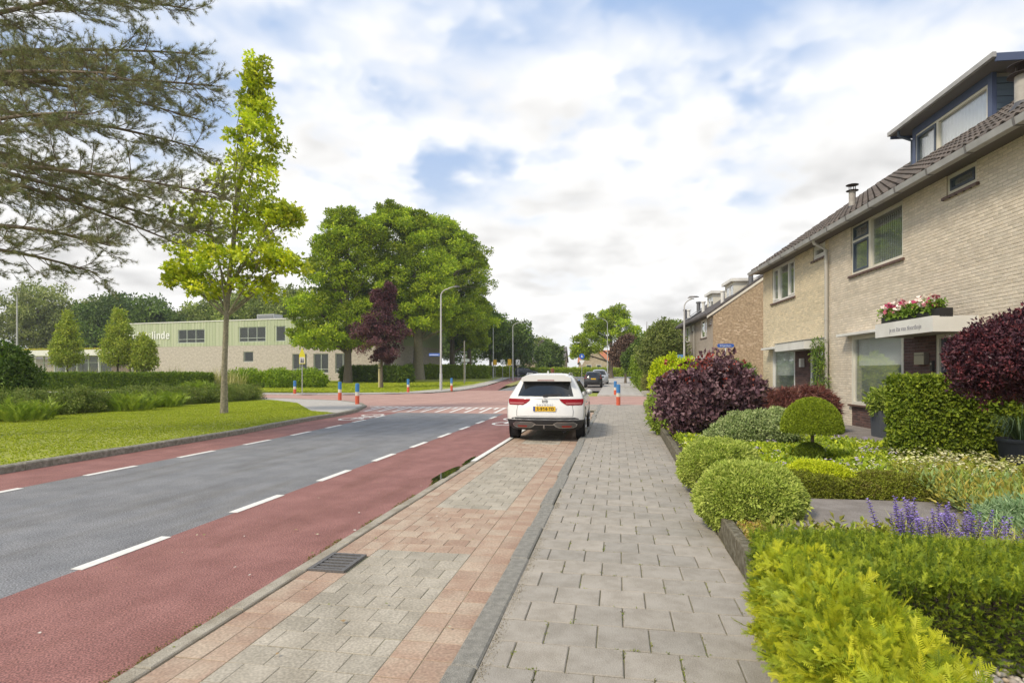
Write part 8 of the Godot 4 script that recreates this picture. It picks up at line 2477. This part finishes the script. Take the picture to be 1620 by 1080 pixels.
func pots(lm: Material) -> void:
	var o := thing("plant_pot", "round charcoal pot of strap leaved lily at the right edge", "plant pot", Vector3(5.62, 0.195, -9.45))
	var m := plain("charcoal pot", Color(0.05, 0.054, 0.062), 0.5)
	var s := Shape.new()
	s.lathe([Vector2(0.20, 0), Vector2(0.215, 0.02), Vector2(0.255, 0.36), Vector2(0.275, 0.365), Vector2(0.28, 0.42), Vector2(0.25, 0.425), Vector2(0.24, 0.36)], Vector3.ZERO, 28)
	part(o, "pot", s.mesh(), m)
	s = Shape.new()
	s.lathe([Vector2(0.22, 0.37), Vector2(0.235, 0.385)], Vector3.ZERO, 20)
	part(o, "earth", s.mesh(), mats["soil"])
	for i in 90:
		var a := rnd(0, TAU); var l := rnd(0.28, 0.52); var up := rnd(0.18, 0.42)
		var out := Vector3(cos(a), 0, sin(a)); var w := Vector3(-sin(a), 0, cos(a)) * 0.013
		var q := Shape.new()
		var r0 := PackedVector3Array(); var r1 := PackedVector3Array()
		for k in 6:
			var t := k / 5.0
			var c := Vector3(0, 0.39, 0) + out * (0.06 + l * t) + Vector3(0, up * sin(t * 2.3) - 0.12 * t * t, 0)
			r0.append(c - w * (1 - t * 0.85)); r1.append(c + w * (1 - t * 0.85))
		q.grid([r0, r1], false)
		part(o, "leaf", q.mesh(), plain("lily leaf %d" % (i % 3), [Color(0.10, 0.16, 0.05), Color(0.15, 0.21, 0.07), Color(0.07, 0.12, 0.04)][i % 3], 0.45))
	for i in 3:
		s = Shape.new()
		s.tube([Vector3(0.03 * i, 0.4, 0), Vector3(0.06 * i + 0.02, 0.85, 0.02)], [0.006, 0.004], 5)
		s.lathe([Vector2(0.004, -0.02), Vector2(0.011, 0.01), Vector2(0.003, 0.04)], Vector3(0.06 * i + 0.02, 0.86, 0.02), 8)
		part(o, "flower_stalk", s.mesh(), plain("lily leaf 1", Color(0.15, 0.21, 0.07), 0.45))
	var t := thing("plant_tub", "tall square grey tub with leafy shrub below the big window", "plant pot", along(6.4, 0.195, 13.15), FACADE_TURN)
	s = Shape.new()
	s.plate(PackedVector2Array([Vector2(-0.17, 0), Vector2(0.17, 0), Vector2(0.2, 0.55), Vector2(-0.2, 0.55)]), -0.2, 0.2)
	part(t, "tub", s.mesh(), plain("tub grey", Color(0.075, 0.085, 0.10), 0.6))
	var f := Scatter.new()
	fill(f, [[Vector3(0, 0.75, 0), Vector3(0.27, 0.26, 0.27)]], 260, Vector2(0.8, 1.2), [Color(0.20, 0.26, 0.05), Color(0.28, 0.32, 0.08), Color(0.14, 0.19, 0.04)], 0.3, 0.3, 3.0)
	scatter(t, "foliage", clump(1021, 8, 0.11, 0.04, 0.07, "leaf", 0.1), lm, f)
	s = Shape.new()
	for k in 5: s.tube([Vector3(0, 0.5, 0), Vector3(cos(k * 1.3) * 0.18, 0.9, sin(k * 1.3) * 0.18)], [0.01, 0.006], 5)
	part(t, "stems", s.mesh(), mats["brown bark"])
func climbers(lm: Material) -> void:
	var o := thing("climbing_plant", "thin climbing plant beside the drainpipe of the farther house", "climber", along(6.72, 0.15, 17.45), FACADE_TURN)
	var s := Shape.new()
	var f := Scatter.new()
	for k in 4:
		var p := Vector3(0, 0, rnd(-0.12, 0.25))
		var pts := [p]; var rad := [0.012]
		for i in 9:
			p += Vector3(rnd(-0.05, 0.05), 0.24, rnd(-0.13, 0.11))
			p.x = clampf(p.x, -0.15, 0.1)
			pts.append(p); rad.append(0.012 - 0.001 * i)
			for q in 9:
				f.add(p + any_dir() * 0.15, any_turn(rnd(0.7, 1.2)), blend([Color(0.13, 0.20, 0.05), Color(0.22, 0.27, 0.07), Color(0.09, 0.14, 0.04)]))
		s.tube(pts, rad, 5)
	part(o, "stems", s.mesh(), mats["brown bark"])
	scatter(o, "foliage", clump(1031, 6, 0.075, 0.03, 0.07, "leaf", 0.2), lm, f)

# ---- shrubs and hedges on the left
func left_plants() -> void:
	var lm := leafy("garden leaf")
	var laurel := clump(1101, 9, 0.14, 0.06, 0.13)
	var dull := [Color(0.13, 0.17, 0.045), Color(0.17, 0.21, 0.06), Color(0.10, 0.13, 0.035), Color(0.21, 0.22, 0.08)]
	var strip := [[Vector3(-20.2, 0.0, -11.8), 2.2, 2.4, "nearest dull green border shrub at the left edge of the lawn"], [Vector3(-20.0, 0.0, -15.2), 2.0, 2.2, "border shrub below the rhododendron at the left"], [Vector3(-20.3, 0.0, -18.6), 1.7, 2.2, "third dull green border shrub along the lawn"], [Vector3(-20.9, 0.0, -22.2), 1.8, 2.3, "border shrub mass left of the ferns"], [Vector3(-20.8, 0.0, -25.8), 1.9, 2.2, "border shrub mass behind the young maple"], [Vector3(-20.4, 0.0, -28.7), 1.9, 1.7, "last rounded border shrub by the corner paving"]]
	for q in strip:
		var l := []
		for k in 6: l.append([Vector3(rnd(-0.6, 0.6) * q[1] * 0.7, rnd(0.22, 0.4), rnd(-0.7, 0.7) * q[2] * 0.8), Vector3(rnd(0.7, 1.0), rnd(0.4, 0.6), rnd(0.8, 1.1))])
		l.append([Vector3(0, 0.3, 0), Vector3(q[1] * 0.7, 0.5, q[2] * 0.8)])
		shrub("border_shrub", q[3], "shrub", q[0], l, 3600, clump(1102, 11, 0.075, 0.03, 0.1), Vector2(0.8, 1.4), dull, lm, {"hollow": 0.7, "rough": 0.3, "wave": 1.4, "group": "border shrubs along the lawn"})
	for q in [[Vector3(-18.9, 0.05, -20.3), "bright fern clump nearest the camera in the lawn border"], [Vector3(-19.4, 0.05, -22.6), "middle bright fern clump in the lawn border"], [Vector3(-21.0, 0.4, -26.4), "bright fern clump behind the young maple"], [Vector3(-18.4, 0.05, -15.5), "fern clump in the near end of the border"]]:
		var o := thing("fern_clump", q[1], "fern", q[0], 0.0, "ferns in the lawn border")
		var f := Scatter.new()
		for i in 80:
			var p := Vector3(rnd(-0.5, 0.5), rnd(0, 0.1), rnd(-0.7, 0.7))
			f.add(p, facing(Vector3(p.x * 0.7 + rnd(-0.3, 0.3), 1, p.z * 0.6 + rnd(-0.3, 0.3)), rnd(0.4, 0.72)), blend([Color(0.20, 0.26, 0.04), Color(0.26, 0.31, 0.05), Color(0.15, 0.21, 0.035)]))
		scatter(o, "fronds", yew_spray(1103, 12, 0.5), lm, f)
	var rd := [Color(0.075, 0.12, 0.03), Color(0.11, 0.16, 0.04), Color(0.05, 0.085, 0.022), Color(0.15, 0.20, 0.055)]
	shrub("rhododendron", "big dark green rhododendron at the left edge", "shrub", Vector3(-24.6, 0, -19.4), [[Vector3(0, 1.1, 0), Vector3(1.7, 1.3, 1.6)], [Vector3(-0.6, 1.7, 0.2), Vector3(1.2, 0.9, 1.2)], [Vector3(1.0, 0.7, 0.5), Vector3(1.0, 0.8, 1.0)], [Vector3(0.3, 1.9, -0.2), Vector3(0.9, 0.7, 0.9)]], 4200, laurel, Vector2(0.9, 1.4), rd, lm, {"hollow": 0.65, "rough": 0.25, "wave": 1.0})
	tree("edge_tree", "leafy small tree cut off by the left edge behind the rhododendron", Vector3(-28.6, 0, -20.8), lobes_of([[0, 3.4, 0, 1.2, 1.2], [0.3, 4.4, 0, 0.9, 0.8], [-0.6, 2.6, 0, 1.2, 1.0]]), 1600, laurel, Vector2(0.9, 1.4), [Color(0.10, 0.15, 0.04), Color(0.15, 0.21, 0.05)], [1.0, 0.1, 4.2], mats["brown bark"], leafy("tree leaf"))
	# clipped hedge before the school
	var a := Vector3(-58, 0, -40.6); var b := Vector3(-33.5, 0, -43.9)
	var d := b - a
	var h := thing("school_hedge", "long clipped green hedge in front of the school", "hedge", (a + b) * 0.5, atan2(-d.z, d.x))
	hedge(h, Vector3(-d.length() * 0.5, 0, -0.5), Vector3(d.length() * 0.5, 1.42, 0.5), 190, clump(1104, 9, 0.13, 0.075, 0.12), Vector2(0.8, 1.3), [Color(0.11, 0.17, 0.025), Color(0.16, 0.22, 0.03), Color(0.08, 0.125, 0.02), Color(0.20, 0.25, 0.035)], lm, 0.06, 0.0, 0.12)
	var gr := thing("ornamental_grass", "straw coloured grasses rising behind the school hedge", "grass", Vector3.ZERO)
	stuff(gr)
	ground_cover(gr, "tufts", grass_tuft(1105, 18, 1.0, 0.02, 0.35), lm, func(_p: Vector2) -> bool: return true, Rect2(-56, -47, 24, 2.5), 420, func(p: Vector2) -> float: return 0.0, Vector2(1.3, 2.2), [Color(0.36, 0.30, 0.17), Color(0.42, 0.37, 0.24), Color(0.24, 0.25, 0.10)])
	# bright laurels to the right of it, then the hedge under the trees
	for q in [[Vector3(-33.2, 0.1, -48.4), 2.0, "leftmost bright laurel between hedge and big trees"], [Vector3(-30.4, 0.1, -48.9), 2.0, "middle bright laurel between hedge and big trees"], [Vector3(-27.8, 0.1, -49.6), 1.7, "rightmost bright laurel under the leftmost big tree"]]:
		shrub("laurel_shrub", q[2], "shrub", q[0], [[Vector3(0, 0.75, 0), Vector3(q[1], 0.95, 1.2)], [Vector3(0.8, 0.6, 0.3), Vector3(1.0, 0.7, 0.9)]], 1500, clump(1106, 9, 0.2, 0.08, 0.2), Vector2(0.8, 1.3), [Color(0.20, 0.28, 0.02), Color(0.27, 0.34, 0.025), Color(0.14, 0.21, 0.02)], lm, {"hollow": 0.7, "group": "bright laurels before the trees"})
	for q in [[Vector3(-27.5, 0.3, -64.4), 9.0, -0.25, "dark hedge behind the left lawn trunks", [Color(0.08, 0.12, 0.02), Color(0.13, 0.18, 0.025)], 1.7], [Vector3(-24.0, 0.5, -81.0), 12.0, 0.5, "bright hedge behind the right lawn trunks", [Color(0.18, 0.24, 0.02), Color(0.24, 0.30, 0.025)], 1.8], [Vector3(-26.5, 0.72, -96.0), 18.0, 0.05, "bright hedge behind the dark parked saloon", [Color(0.26, 0.32, 0.02), Color(0.33, 0.37, 0.03)], 1.5], [Vector3(-6.5, 0.83, -101.5), 24.0, 0.0, "bright hedge across the end of the street", [Color(0.26, 0.32, 0.03), Color(0.20, 0.27, 0.03), Color(0.33, 0.36, 0.05)], 1.2]]:
		var o := thing("hedge", q[3], "hedge", q[0], q[2])
		hedge(o, Vector3(-q[1] * 0.5, 0, -0.7), Vector3(q[1] * 0.5, q[5], 0.7), 60, clump(1107, 9, 0.26, 0.12, 0.26), Vector2(0.8, 1.3), q[4], lm, 0.2, 0.0, 0.15)
